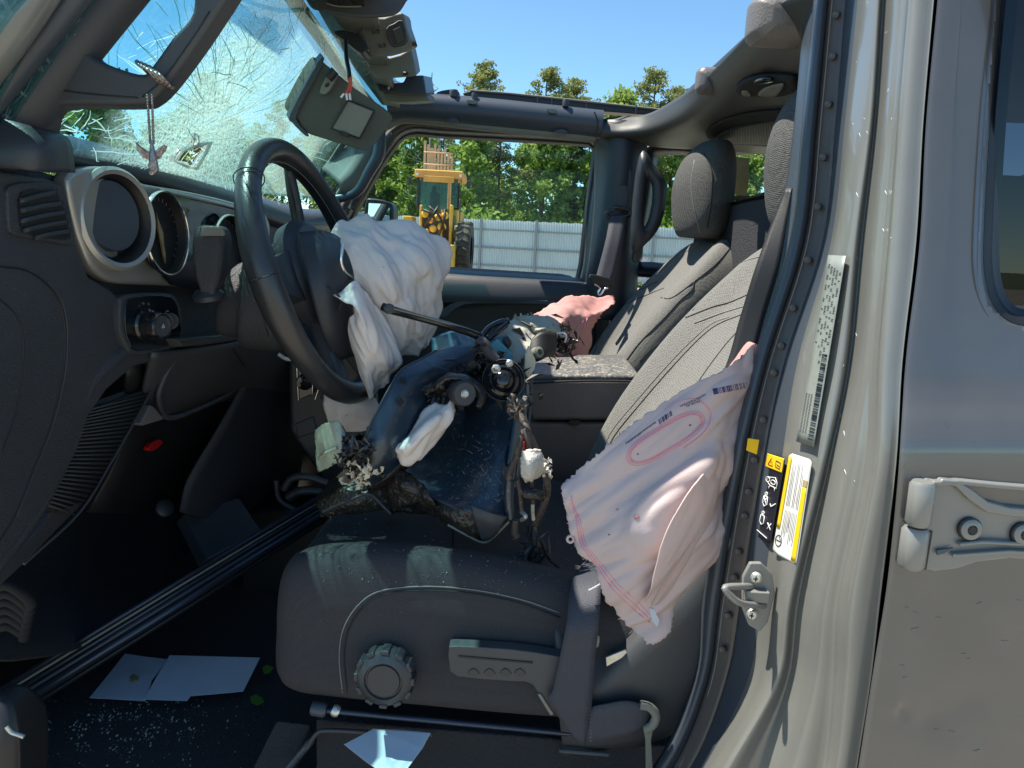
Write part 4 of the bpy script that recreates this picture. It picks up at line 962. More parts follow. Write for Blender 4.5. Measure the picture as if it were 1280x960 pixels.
def ringstrip(name, inner, outer, Yi, Yo, m, par, sm=4, t=.015):
    A_ = cr(pts(inner, Yi), sm, True); B_ = cr(pts(outer, Yo), sm, True); md = [(a+b_)/2+Vector((0, -.006, 0)) for a, b_ in zip(A_, B_)]
    o = gridmesh(name, [A_, md, B_], m, par, closed_u=True); solid(o, t); return o
def grow(P, a, c=None):
    c = c or (sum(p[0] for p in P)/len(P), sum(p[1] for p in P)/len(P)); out = []; n_ = len(P)
    for i in range(n_):
        x0, y0 = P[i-1]; x1, y1 = P[(i+1) % n_]; tx, ty = x1-x0, y1-y0; l_ = math.hypot(tx, ty); out.append((P[i][0]+ty/l_*a, P[i][1]-tx/l_*a))
    return out
ringstrip('window_seal', gl, grow(gl, 6), 2.215, 2.20, 'rubber', pd)
ringstrip('window_frame', grow(gl, 5), grow(gl, 13), 2.20, 2.17, 'trim_blue', pd)
ringstrip('door_seal', grow(gl, 12), grow(gl, 19), 2.165, 2.16, 'wire', pd)
slab('window_glass', gl, 'glass_side', pd, Y=2.225, t=.004)
sheet('door_card', [[(400, 330, 2.16), (480, 334, 2.15), (560, 339, 2.15), (650, 344, 2.15), (722, 349, 2.15), (745, 352, 2.15)], [(400, 342, 2.10), (480, 345, 2.10), (560, 348, 2.10), (650, 353, 2.10), (722, 357, 2.10), (745, 358, 2.11)],
      [(400, 372, 2.08), (480, 374, 2.08), (560, 376, 2.08), (650, 378, 2.08), (722, 378, 2.09), (745, 378, 2.1)], [(400, 384, 2.13), (480, 385, 2.13), (560, 388, 2.14), (640, 382, 2.14), (722, 380, 2.13), (745, 384, 2.13)],
      [(400, 470, 2.14), (480, 470, 2.15), (560, 470, 2.15), (650, 470, 2.15), (722, 470, 2.14), (745, 470, 2.14)], [(400, 600, 2.12), (480, 600, 2.12), (560, 600, 2.12), (650, 600, 2.12), (722, 600, 2.12), (745, 600, 2.12)]], 'dash_soft', pd, n=6, thick=.01)
slab('door_pocket_edge', [(548, 392), (575, 376), (640, 374), (720, 378), (720, 383), (640, 379), (580, 381), (556, 397)], 'trim_blue', pd, Y=2.075, t=.02, sm=3, bw=.004)
mi = slab('door_mirror', [(457, 252), (464, 248), (482, 251), (491, 257), (492, 275), (488, 290), (456, 288)], 'rubber', pd, Y=2.42, t=.09, sm=3, bw=.01)
slab('mirror_glass', [(461, 254), (482, 255), (487, 260), (487, 274), (486, 286), (459, 284)], 'mirror', mi, Y=2.415, vec=(0, .003, 0))
# far pillar between the doors, belt and handle
sheet('passenger_pillar_trim', [[(742, 150, 2.14), (765, 150, 2.08), (790, 152, 2.08), (815, 158, 2.14)], [(744, 185, 2.14), (768, 185, 2.07), (790, 185, 2.07), (806, 190, 2.13)], [(744, 240, 2.14), (762, 240, 2.07), (788, 240, 2.07), (800, 244, 2.13)], [(736, 310, 2.14), (752, 310, 2.07), (780, 310, 2.07), (797, 312, 2.13)], [(728, 352, 2.13), (745, 354, 2.08), (775, 356, 2.08), (795, 358, 2.13)], [(722, 400, 2.13), (740, 400, 2.08), (775, 400, 2.08), (795, 400, 2.13)]], 'dash_soft', suv, n=5, thick=.01)
tube('pillar_welt', [W(752, 180, 2.12), W(755, 230, 2.12), W(746, 300, 2.12), (W(736, 352, 2.12))], .009, 'trim_grey', suv, n=4)
slab('belt_guide_cover', [(769, 240), (770, 214), (778, 207), (787, 210), (790, 220), (786, 262), (772, 262)], 'trim_blue', suv, Y=2.06, t=.01, sm=3, bw=.003)
slab('belt_slider', [(772, 236), (777, 231), (785, 234), (784, 256), (778, 264), (771, 258)], 'wreck_blue' if 0 else 'trim', suv, Y=2.045, t=.015, sm=3, bw=.004)
rg = tube('belt_ring', [W(x, y, 2.03) for x, y in ((766, 262), (758, 266), (762, 272), (776, 271), (787, 269), (787, 263), (778, 260), (768, 259), (766, 262))], .005, 'gloss', suv, n=4)
sheet('passenger_belt', [[(763, 268, 2.03), (784, 268, 2.03)], [(757, 300, 2.0), (779, 302, 2.0)], [(748, 335, 1.98), (772, 337, 1.98)], [(743, 352, 1.97), (766, 354, 1.97)]], 'belt', suv, n=3, nv=5, thick=.002)
slab('belt_latch_cap', [(738, 343), (758, 347), (768, 352), (765, 358), (740, 353)], 'black', suv, Y=1.955, t=.02, sm=2, bw=.002)
tube('belt_tongue', [W(x, y, 1.95) for x, y in ((743, 355), (750, 360), (747, 367), (751, 368), (756, 361), (760, 360))], .003, 'chrome', suv, n=3)
gh = ringstrip('passenger_grab_handle', [(806, 222), (814, 226), (817, 238), (815, 262), (809, 282), (802, 284), (802, 250)], [(800, 196), (814, 208), (828, 226), (829, 250), (822, 280), (806, 303), (790, 310)], 2.0, 2.0, 'dash_soft', suv, t=.025)
slab('window_rim_piece', [(796, 288), (806, 284), (803, 320), (796, 330), (790, 325)], 'trim', suv, Y=2.04, t=.02, bw=.004)
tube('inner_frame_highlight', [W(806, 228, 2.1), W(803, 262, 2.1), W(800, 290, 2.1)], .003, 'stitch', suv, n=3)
# rear passenger door opening
rd = ringstrip('rear_window_seal', [(826, 192), (880, 192), (1010, 203), (1010, 330), (815, 330), (800, 322), (812, 250), (818, 205)], [(812, 182), (880, 184), (1020, 195), (1020, 345), (812, 345), (790, 330), (803, 250), (808, 200)], 2.2, 2.16, 'rubber', suv)
slab('rear_side_glass', [(826, 192), (880, 192), (1010, 203), (1010, 330), (815, 330), (804, 322), (815, 250), (820, 205)], 'glass_side', suv, Y=2.215, t=.004)
box('rear_lower_wall', (1.0, 2.2, .98), (.72, .03, .33), 'trim', suv, bw=.01)
slab('torn_window_film', [(860, 196), (936, 198), (936, 222), (933, 248), (922, 242), (912, 234), (900, 238), (890, 250), (868, 246), (856, 215)], 'beige', suv, Y=2.19, t=.003)
# rear seats and clutter, dark behind the front seats
rs = loft('rear_seat', [rrect(W(960, 290, 1.95)+Vector((0, dy, dz)), Vector((1, 0, 0)), Vector((0, 0, 1)), .16, h_, .02) for dy, dz, h_ in ((-1.0, -.05, .05), (-.98, -.03, .08), (-.5, -.03, .085), (.0, -.03, .08), (.10, -.03, .07), (.12, -.05, .04))], 'carpet', suv)
for x, y, w_, h_ in ((945, 258, 22, 10), (965, 246, 14, 9), (930, 262, 12, 7), (952, 278, 26, 9)):
    slab('rear_clutter', [(x-w_, y-h_*.3), (x-w_*.5, y-h_*.8), (x-w_*.1, y-h_*.6), (x+w_*.3, y-h_), (x+w_, y-h_*.4), (x+w_*.9, y+h_), (x-w_*.8, y+h_*.9)], 'burnt' if y < 250 else 'trim_blue', suv, Y=1.75, t=.06, bw=.006)
tube('wooden_edge', [(914, 247), (935, 248), (950, 248)], .006, 'beige', suv, Y=1.9, n=2)
# ---------------- padded roll bar and speaker bar
sb = sheet('speaker_bar', [[(748, 150, 2.11), (778, 146, 2.10), (810, 143, 2.04), (845, 124, 1.86), (872, 104, 1.62), (902, 78, 1.34), (938, 40, 1.12), (962, 12, 1.02), (1010, -12, .95), (1060, -30, .92)],
      [(748, 160, 2.06), (778, 160, 2.05), (812, 160, 1.99), (850, 148, 1.82), (884, 126, 1.6), (918, 104, 1.36), (958, 72, 1.14), (985, 55, 1.04), (1025, 40, .97), (1060, 35, .93)],
      [(750, 168, 2.06), (778, 170, 2.05), (815, 172, 2.02), (858, 164, 1.90), (896, 150, 1.72), (936, 130, 1.5), (972, 112, 1.3), (1000, 100, 1.15), (1035, 90, 1.05), (1070, 90, 1.0)],
      [(752, 172, 2.12), (782, 176, 2.12), (820, 183, 2.12), (864, 186, 2.1), (900, 187, 2.06), (940, 190, 2.0), (975, 190, 1.95), (1010, 186, 1.8), (1045, 180, 1.6), (1080, 180, 1.5)]], 'bar_vinyl', suv, n=6, thick=.004)
sb['label'] = 'padded rear roof bar with speaker grille and dome lamp'
TSb = bvh(sb)
for c_, s_ in (((880, 96), (15, 15)), ((968, 22), (34, 24))):
    p = hit(TSb, c_[0]+6, c_[1]+6, -.01); L_ = (p-CAM).length/F
    loft('bar_pad', [rrect(p+Vector((0, dy*s_[0]*L_, 0)), Vector((1, 0, 0)), Vector((0, 0, 1)), s_[0]*L_*k_, s_[1]*L_*k_, min(s_)*L_*k_*.5) for dy, k_ in ((-.9, .45), (-.6, .85), (0, 1), (.6, .85), (.9, .4))], 'vinyl', sb)
seamline('seam', sb, [(845, 124), (850, 134), (860, 146), (858, 151)], .0014, 'black', sb, T=TSb)
seamline('seam', sb, [(748, 150), (749, 160), (750, 168)], .0014, 'black', sb, T=TSb)
seamline('seam', sb, [(858, 150), (890, 152)], .0014, 'black', sb, T=TSb)
gp = [(884, 166), (886, 158), (905, 146), (940, 137), (975, 134), (1000, 134), (1000, 180), (950, 178), (905, 176), (890, 172)]
sp = decal('speaker_grille', sb, gp, 'void', sb, .006, .004, T=TSb, sm=4)
gi = [(896, 168), (912, 157), (945, 149), (985, 147), (985, 174), (945, 175), (912, 174)]
decal('grille_inner', sb, gi, 'black', sp, .009, .002, T=TSb, sm=4)
V_ = []; 
for i in range(26):
    x = 898+i*3.4; yt = np.interp(x, [896, 912, 945, 985], [166, 157, 150, 148]); yb = np.interp(x, [896, 912, 945, 985], [170, 174, 175, 174]); 
    V_.append(tubegeo([hitn(TSb, x, yt, .0115)[0], hitn(TSb, x+.3, (yt+yb)/2, .0115)[0], hitn(TSb, x+.6, yb, .0115)[0]], .0010, 4))
V_, F_ = merge(V_); new('grille_slats', V_, F_, 'trim_grey', sp)
dm = decal('dome_lamp', sb, [(923, 106), (930, 96), (955, 88), (985, 88), (1000, 92), (1000, 104), (985, 112), (950, 113), (930, 111)], 'void', sb, .008, .006, T=TSb, sm=4)
decal('lamp_lens', sb, [(952, 108), (960, 99), (978, 94), (987, 95), (984, 102), (972, 110)], 'trim_grey', dm, .014, .003, T=TSb, sm=3)
decal('lamp_switch', sb, [(930, 105), (938, 105), (941, 110), (932, 110)], 'trim_grey', dm, .012, .003, T=TSb, sm=3)
decal('sensor_lens', sb, [(946, 91), (956, 86), (968, 86), (972, 90), (958, 93)], 'screen', dm, .014, .003, T=TSb, sm=3)
# ================================================================ dashboard
dash = bpy.data.objects.new('dashboard', None); COL.objects.link(dash); dash.parent = suv; dash.location = Vector((-.5, 1.3, 1.3))-wloc(suv)
dash['label'] = 'grained black dashboard with metal-look gauge surround'
# padded top, rolled edge towards the cabin
tops = [(-60, 178), (0, 172), (50, 167), (85, 171), (110, 178), (200, 201), (260, 222), (320, 244), (380, 262), (430, 262), (480, 272)]
def rollrow(dy, X): return [(x, y+dy*(1-.25*max(0, (x-200))/280), X) for x, y in tops]
sheet('dash_top_pad', fill([rollrow(-8, -.60), rollrow(0, -.545), rollrow(8, -.505), rollrow(20, -.492), rollrow(32, -.50), rollrow(42, -.525)], -.5), 'dash_soft', dash, n=5, nv=5, thick=.006)if 0 else None
def px3(rows, X): return [[WX(p[0], p[1], p[2] if len(p) > 2 else X) for p in r_] for r_ in rows]
def S3(name, rows, m, par, X=-.49, **k): return sheet(name, px3(rows, X), m, par, pre3d=True, **k)
S3('dash_top_pad', [rollrow(6, -.63), rollrow(0, -.555), rollrow(7, -.505), rollrow(22, -.487), rollrow(36, -.498), rollrow(46, -.53)], 'dash_soft', dash, n=5, nv=5, thick=.004)
fr = [[(-70, 205), (-10, 208), (40, 213), (85, 222), (130, 205), (200, 222), (262, 242), (330, 262), (400, 280), (470, 292)],
      [(-70, 260), (-10, 262), (40, 262), (90, 268), (130, 260), (200, 268), (262, 282), (330, 300), (400, 315), (470, 325)],
      [(-70, 330), (-10, 330), (40, 330), (96, 335), (135, 330), (205, 335), (262, 345), (330, 358), (400, 370), (470, 378)],
      [(-70, 400), (-10, 398), (40, 395), (104, 375), (150, 362), (215, 366), (262, 385), (330, 400), (400, 410), (470, 418)],
      [(-70, 450), (-10, 440), (40, 430), (110, 425), (155, 438), (215, 440), (262, 428), (330, 425), (400, 432), (470, 440)]]
S3('dash_panel', fr, 'dash', dash, X=-.50, n=5, thick=.006)
# end panel with the curved outline that runs down to the sill
ep = slab('dash_end_panel', XS([(x, y, -.478) for x, y in ((-90, 214), (0, 213), (60, 222), (84, 232), (96, 300), (112, 345), (140, 362), (160, 380), (160, 425), (222, 436), (218, 446), (170, 458), (135, 488), (112, 522), (98, 565), (74, 610), (30, 670), (-20, 730), (-90, 790))]), 'dash', dash, vec=(-.045, 0, 0), bw=.008, seg=4)
TE = bvh(ep)
for P2, r_ in (([(-20, 325), (0, 333), (30, 337), (55, 352), (72, 374), (80, 402), (81, 440), (76, 480), (62, 535), (40, 590), (18, 645), (-10, 690)], .0011), ([(-20, 366), (0, 375), (20, 395), (29, 425), (27, 470), (18, 520), (0, 570)], .0009), ([(-20, 207), (0, 209), (40, 216), (84, 222)], .0012)):
    seamline('panel_seam', ep, P2, r_, 'black', ep, lift=.0002, T=TE)
seamline('panel_edge', ep, [(60, 352), (76, 374), (83.5, 402), (84, 440), (79, 480), (65, 535), (43, 590), (21, 645)], .0008, 'trim', ep, lift=.0002, T=TE)
# raised ridge from the switch panel down to the floor
tube('panel_ridge', XS([(162, 432, -.482), (138, 448, -.484), (112, 476, -.486), (97, 510, -.487), (88, 550, -.488), (66, 600, -.489), (30, 660, -.49), (-30, 735, -.49)]), [.010, .011, .010, .009, .008, .008, .008, .008], 'dash', ep, n=5, k=12)
# side vent
f4 = lambda P2, X: XS([(x, y, X) for x, y in P2])
vf = slab('side_vent', f4([(13, 232), (40, 228), (74, 230), (82, 238), (92, 282), (95, 303), (88, 307), (62, 302), (22, 295), (12, 285), (10, 250)], -.474), 'dash', dash, vec=(-.01, 0, 0), sm=2, bw=.002)
slab('vent_recess', f4([(27, 240), (60, 238), (74, 246), (80, 262), (87, 290), (86, 299), (60, 297), (32, 290), (25, 275)], -.4725), 'black', vf, vec=(-.003, 0, 0), sm=2)
for a, b_ in (((25, 251), (70, 240)), ((26, 263), (78, 254)), ((27, 276), (82, 265)), ((30, 288), (84, 277)), ((44, 297), (87, 289))):
    V_, F_ = ribgeo(cr(f4([a, ((a[0]+b_[0])/2, (a[1]+b_[1])/2-1), b_], -.4712), 4), Vector((.0, 0, .0022)), .0018); new('vent_slat', V_, F_, 'dash', vf)
# metal-look surround
sr = slab('gauge_surround', f4([(86, 226), (98, 212), (125, 208), (152, 213), (178, 228), (200, 233), (240, 240), (290, 252), (333, 268), (338, 300), (336, 350), (300, 362), (222, 358), (170, 356), (140, 352), (120, 338), (106, 310), (93, 270)], -.476), 'satin', dash, vec=(-.02, 0, 0), sm=3, bw=.006, seg=4)
sr['label'] = 'curved metal-look surround of the round vent and gauges'
vn = Vector((math.cos(R(14)), -math.sin(R(14)), .06)).normalized()
vc = WX(145, 274, -.468)
rv = lathe('round_vent', vc, vn, [(.059, -.01), (.059, .004), (.055, .008), (.0505, .006), (.0490, -.004), (.047, -.012), (.043, -.016), (0, -.018)], 'satin', dash, k=48)
lathe('vent_ring', vc+vn*.001, vn, [(.0505, .0045), (.0490, .002), (.0440, -.006), (.043, -.0145), (0, -.0155)], 'black', rv, k=44)
v2 = (vn+Vector((0, -.02, .03))).normalized()
lathe('vent_disc', vc+Vector((0, -.003, .004)), v2, [(.0405, -.014), (.0405, -.003), (.039, -.001), (.0, .0005)], 'trim_blue', rv, k=40)
tube('disc_mark', XS([(150, 270, -.4685), (153, 284, -.4685), (157, 286, -.4685)]), .0009, 'black', rv, n=3)
# cluster recess and gauges
cl = slab('cluster_recess', f4([(199, 240), (240, 250), (290, 262), (325, 272), (328, 300), (322, 360), (260, 362), (214, 356), (200, 330), (194, 280)], -.4735), 'screen', dash, vec=(-.002, 0, 0), sm=2)
tube('recess_brow', XS([(198, 238, -.474), (240, 247, -.474), (290, 259, -.474), (327, 271, -.474)]), .003, 'satin', dash, n=4)
for cx, cy, r0, X, ny, nm in ((210, 292, .0545, -.458, -.06, 'speed_gauge'), (291, 322, .068, -.456, -.08, 'engine_gauge')):
    n_ = Vector((1, ny, .04)).normalized(); c = WX(cx, cy, X)
    gq = lathe(nm, c, n_, [(r0, -.004), (r0, .0), (r0-.0008, .0018), (r0-.0026, .0018), (r0-.0032, 0), (r0-.0034, -.003)], 'chrome', dash, k=56)
    lathe('gauge_face', c, n_, [(r0-.0030, -.001), (r0-.006, -.013), (0, -.0132)], 'black', gq, k=40)
    a_, b_, _ = frame_of(n_)
    V_ = [tubegeo([c-n_*.012+(a_*math.cos(t)+b_*math.sin(t))*(r0-.007), c-n_*.012+(a_*math.cos(t)+b_*math.sin(t))*(r0-.012)], .0005, 4) for t in np.linspace(-.7, 3.84, 22)]
    V_, F_ = merge(V_); new('gauge_marks', V_, F_, 'print_grey', gq)
slab('cluster_fragment', f4([(214, 254), (228, 257), (239, 262), (236, 270), (232, 280), (226, 270)], -.470), 'bone', dash, vec=(-.004, .002, 0), bw=.0008)
slab('cluster_fragment', f4([(236, 262), (240, 263), (234, 276), (229, 284), (231, 276)], -.469), 'wreck_blue', dash, vec=(-.003, .002, 0))
slab('cluster_fragment', f4([(196, 265), (198, 274), (204, 290), (207, 320), (207, 330), (202, 305), (198, 285)], -.466), 'bone', dash, vec=(-.003, .002, 0))
# light switch panel
kp = slab('switch_panel', f4([(151, 378), (160, 368), (208, 366), (221, 372), (228, 392), (228, 420), (224, 434), (172, 444), (158, 432), (151, 412)], -.470), 'dash', dash, vec=(-.014, 0, 0), sm=2, bw=.004)
slab('switch_face', f4([(158, 380), (168, 371), (204, 369), (218, 375), (224, 394), (223, 428), (172, 439), (162, 428), (157, 410)], -.4685), 'screen', kp, vec=(-.002, 0, 0), sm=2, bw=.001)
kn = Vector((1, -.25, .05)).normalized(); kc = WX(181, 407, -.466)
kb = lathe('light_switch', kc, kn, [(.0215, -.002), (.0215, .004), (.0185, .006), (.0165, .024), (.015, .026), (0, .026)], 'gloss', kp, k=40)
lathe('knob_ring', kc+kn*.0262, kn, [(.0155, -.001), (.0155, .0012), (.0140, .0012), (.0140, -.001)], 'chrome', kb, k=40)
lathe('knob_cap', kc+kn*.0262, kn, [(.0135, .0), (0, .0006)], 'dash', kb, k=30)
a_, b_, _ = frame_of(kn); cc = kc+kn*.0275
V_, F_ = merge([tubegeo([cc+a_*x0*.001+b_*y0*.001, cc+a_*x1*.001+b_*y1*.001], .0004, 4) for x0, y0, x1, y1 in ((-2, -2, 2, -2), (2, -2, 2, 0), (-2, -2, -2, 0), (-2, 0, 2, 0), (-1, 2, 1, 2), (0, 0, 0, 2))]); new('lamp_symbol', V_, F_, 'white', kb)
V_ = []
for i, t in enumerate((1.25, 1.6, 1.95, 2.25)):
    q = kc+kn*.0005+(a_*math.cos(t)+b_*math.sin(t))*.0265; V_ += [tubegeo([q, q+b_*.003], .0006, 4), tubegeo([q+a_*.002, q+a_*.002+b_*.0018], .0005, 4)]
V_, F_ = merge(V_); new('switch_symbols', V_, F_, 'print_grey', kb)
for i, x in enumerate((207, 214)):
    c = WX(x, 401, -.4655); o = lathe('dimmer_wheel', c-Vector((0, .006, 0)), (0, 1, 0), [(0, 0), (.0095, 0), (.010, .001), (.010, .007), (.0095, .008), (0, .008)], 'dash', kp, k=26)
    V_ = [tubegeo([c+Vector((math.cos(t)*.0102, -.005, math.sin(t)*.0102)), c+Vector((math.cos(t)*.0102, .001, math.sin(t)*.0102))], .0007, 4) for t in np.linspace(-1.5, 1.5, 11)]
    V_, F_ = merge(V_); new('wheel_ribs', V_, F_, 'stitch', o)
for x, y in ((209, 389), (208, 397), (209, 414)): slab('dial_symbol', f4([(x-1.5, y-1), (x+2, y-1), (x+2, y+1), (x-1.5, y+1)], -.466), 'print_grey', kp, vec=(-.0005, 0, 0))
# knee panel, lip, lower structure
lip = slab('dash_lip', f4([(222, 424), (280, 418), (335, 412), (337, 418), (325, 422), (280, 428), (228, 434)], -.452), 'trim', dash, vec=(-.03, 0, 0), bw=.003)
lip['label'] = 'narrow dash edge catching the sun'
S3('knee_panel', [[(190, 440, -.47), (232, 436, -.47), (275, 430, -.46), (330, 424, -.455), (400, 440, -.455)], [(180, 480, -.50), (235, 478, -.50), (272, 470, -.49), (330, 462, -.48), (400, 470, -.47)], [(172, 520, -.53), (215, 515, -.54), (280, 500, -.54), (330, 500, -.52), (400, 505, -.49)]], 'trim_grey' if 0 else 'trim', dash, n=5, thick=.006)
tube('panel_seam', XS([(288, 430, -.4585), (297, 445, -.464), (306, 458, -.474)]), .0009, 'black', dash, n=3)
# open pocket under the dash
tube('under_dash_bracket', XS([(222, 442, -.475), (206, 470, -.49), (198, 498, -.50), (210, 522, -.51), (245, 512, -.52), (285, 492, -.52), (287, 478, -.515), (280, 468, -.50)]), .0042, 'trim', dash, n=5)
slab('bracket_gusset', f4([(188, 506), (192, 508), (206, 524), (180, 532), (176, 530)], -.50), 'vinyl', dash, vec=(-.02, 0, 0), bw=.002)
S3('under_dash_liner', [[(160, 450, -.49), (230, 460, -.54), (330, 440, -.54), (420, 450, -.5)], [(150, 560, -.56), (240, 560, -.60), (330, 560, -.60), (420, 560, -.56)], [(110, 640, -.62), (220, 640, -.70), (330, 640, -.68), (420, 620, -.62)]], 'black', dash, n=5, thick=.006)
S3('side_lining', [[(310, 470, -.50), (350, 450, -.49), (374, 452, -.485), (380, 480, -.485)], [(270, 540, -.53), (320, 540, -.52), (355, 540, -.51), (378, 560, -.505)], [(235, 600, -.56), (280, 620, -.55), (330, 620, -.54), (370, 610, -.53)], [(225, 640, -.58), (270, 650, -.57), (310, 660, -.56), (350, 640, -.55)]], 'dash', dash, n=5, thick=.005)
# kick panel with ribbed grille
kg = slab('kick_grille', f4([(102, 520), (120, 508), (180, 487), (188, 490), (165, 530), (140, 575), (105, 628), (70, 642), (62, 634), (62, 625)], -.505), 'black', dash, vec=(-.02, 0, 0), bw=.003)
V_ = []
pl_ = [(112, 512), (98, 548), (80, 590), (62, 632)]; pr_ = [(186, 490), (160, 540), (130, 590), (92, 640)]
for i in range(27):
    t = i/26*3; a = int(min(t, 2.999)); f = t-a; L0 = np.array(pl_[a])*(1-f)+np.array(pl_[a+1])*f; R0 = np.array(pr_[a])*(1-f)+np.array(pr_[a+1])*f
    V_.append(tubegeo(XS([(L0[0], L0[1], -.502), (R0[0], R0[1]+3, -.502)]), .0013, 5))
V_, F_ = merge(V_); new('grille_ribs', V_, F_, 'dash', kg)
tube('grille_edge', XS([(188, 490, -.50), (172, 520, -.50), (140, 576, -.50), (100, 640, -.50), (30, 705, -.50)]), .0016, 'trim', kg, n=4)
# red fuse pull / latch
rl_ = slab('hood_latch_lever', f4([(186, 560), (191, 553), (201, 550), (203, 555), (193, 563), (187, 564)], -.55), 'red', dash, vec=(-.01, .004, 0), sm=3, bw=.002)
rl_['label'] = 'small red plastic lever deep in the footwell'
# centre stack
cs_ = slab('centre_stack', [W(*p) for p in ((360, 450, 1.50), (408, 440, 1.50), (470, 440, 1.50), (470, 600, 1.52), (410, 610, 1.52), (362, 540, 1.50))], 'dash_soft', dash, vec=(-.06, .35, 0), bw=.01)
cv = slab('centre_vent', [W(*p) for p in ((371, 460, 1.48), (391, 453, 1.48), (391, 492, 1.48), (373, 500, 1.48))], 'screen', dash, vec=(0, .02, 0), bw=.001)
tube('vent_trim', [W(*p) for p in ((371, 460, 1.478), (391, 453, 1.478), (391, 492, 1.478), (373, 500, 1.478), (371, 460, 1.478))], .0018, 'chrome', cv, n=1)
for o_ in (0, 7, 13): tube('vent_trim', [W(392+o_, 452, 1.475), W(399+o_*.9, 449, 1.475), W(400+o_*.9, 478, 1.475), W(394+o_, 499, 1.475)], .0022, 'chrome' if o_ != 7 else 'trim', cv, n=2)
lathe('vent_dial', W(381, 477, 1.475), (.5, -1, 0), [(.017, 0), (.017, .004), (.013, .006), (0, .006)], 'gloss', cv, k=26)
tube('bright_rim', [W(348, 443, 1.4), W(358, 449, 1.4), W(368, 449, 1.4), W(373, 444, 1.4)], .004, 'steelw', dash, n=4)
slab('lower_switches', [W(*p) for p in ((368, 530, 1.5), (392, 520, 1.5), (396, 540, 1.5), (372, 548, 1.5))], 'trim', dash, vec=(0, .02, 0), bw=.003)
# ================================================================ steering column, stalk, wheel
sc_ = bpy.data.objects.new('steering_column', None); COL.objects.link(sc_); sc_.parent = suv; sc_.location = Vector((-.4, 1.1, 1.3))-wloc(suv)
def ell(c, ay, az, ax=(0, 1, 0), up=(.25, 0, 1)):
    A_ = Vector(ax); B_ = Vector(up).normalized(); return [c+A_*math.cos(t)*ay+B_*math.sin(t)*az for t in np.linspace(0, 2*math.pi, 12, endpoint=False)]
loft('lower_shroud', [ell(W(x, y, 1.10), a, b_) for x, y, a, b_ in ((284, 375, .02, .03), (286, 375, .045, .052), (308, 372, .055, .062), (330, 368, .058, .068))], 'dash', sc_, n=4)
sh = loft('upper_shroud', [ell(W(x, y, 1.09), a, b_) for x, y, a, b_ in ((318, 370, .02, .03), (319, 370, .062, .074), (345, 372, .068, .080), (372, 376, .066, .072), (376, 376, .02, .02))], 'dash', sc_, n=4)
seamline('shroud_seam', sh, [(307, 330), (318, 350), (325, 380), (335, 420)], .001, 'black', sh)
loft('column_tube', [ell(W(x, y, 1.1), .03, .03) for x, y in ((370, 376), (400, 368), (430, 355))], 'black', sc_)
sk = bpy.data.objects.new('wiper_stalk', None); COL.objects.link(sk); sk.parent = sc_; sk.location = W(264, 350, .98)-wloc(sc_)
def boxring(c, hx, hz, ax=Vector((1, 0, 0)), bx=Vector((0, 1, 0))): return rrect(c, ax, bx, hx, hz, min(hx, hz)*.5, 3)
st_ = loft('wiper_stalk', [boxring(W(x, y, .98), a, b_) for x, y, a, b_ in ((262, 372, .009, .009), (262, 362, .010, .010), (263, 350, .015, .014), (264, 330, .019, .017), (265, 310, .0205, .018), (266, 296, .0200, .018), (266, 286, .0165, .015), (266, 282, .010, .010))], 'dash', sc_, n=3)
bpy.data.objects.remove(sk)
slab('stalk_cap', [W(x, y, .958) for x, y in ((255, 283), (277, 283), (281, 292), (280, 295), (251, 295), (250, 291))], 'trim_grey', st_, vec=(0, .005, 0), bw=.0015)
lathe('stalk_boot', W(260, 368, .985), (-.1, -.2, 1), [(.020, -.006), (.020, 0), (.015, .006), (.010, .008)], 'dash_soft', sc_, k=28)
swc = W(399, 342, 1.08); swn = Vector((.93, -.10, .345)).normalized()
sw = bpy.data.objects.new('steering_wheel', None); COL.objects.link(sw); sw.parent = suv; sw.location = swc-wloc(suv)
sa, sb_, _ = frame_of(swn)
RW = .178
V_ = []; k1 = 96; k2 = 16
for i in range(k1):
    t = 2*math.pi*i/k1; d_ = sa*math.cos(t)+sb_*math.sin(t)
    rr_ = .0165+.0015*math.cos(4*t)
    V_ += [swc+d_*(RW+rr_*math.cos(u)*.92)+swn*rr_*math.sin(u)*1.12 for u in np.linspace(0, 2*math.pi, k2, endpoint=False)]
Fc = [(i*k2+j, i*k2+(j+1) % k2, ((i+1) % k1)*k2+(j+1) % k2, ((i+1) % k1)*k2+j) for i in range(k1) for j in range(k2)]
rim = new('rim', V_, Fc, 'leather', sw)
for t in (-.35, math.pi-.0, .75, 2.35):
    d_ = sa*math.cos(t)+sb_*math.sin(t); c = swc+d_*RW; tn = (-sa*math.sin(t)+sb_*math.cos(t))
    P_ = [c+d_*.0170*math.cos(u)+swn*.0196*math.sin(u) for u in np.linspace(0, 2*math.pi, 20)]; V_, F_ = tubegeo(P_, .0008, 5); new('rim_seam', V_, F_, 'black', rim)
P_ = [swc+(sa*math.cos(t)+sb_*math.sin(t))*(RW-.0165)+swn*.002 for t in np.linspace(0, 2*math.pi, 90)]; V_, F_ = tubegeo(P_, .0007, 4); new('rim_stitching', V_, F_, 'stitch', rim)
hub = lathe('hub', swc-swn*.018, swn, [(.0, -.02), (.05, -.02), (.078, -.006), (.082, .012), (.07, .026), (.03, .03), (0, .03)], 'dash_soft', sw, k=36, sq=1.1)
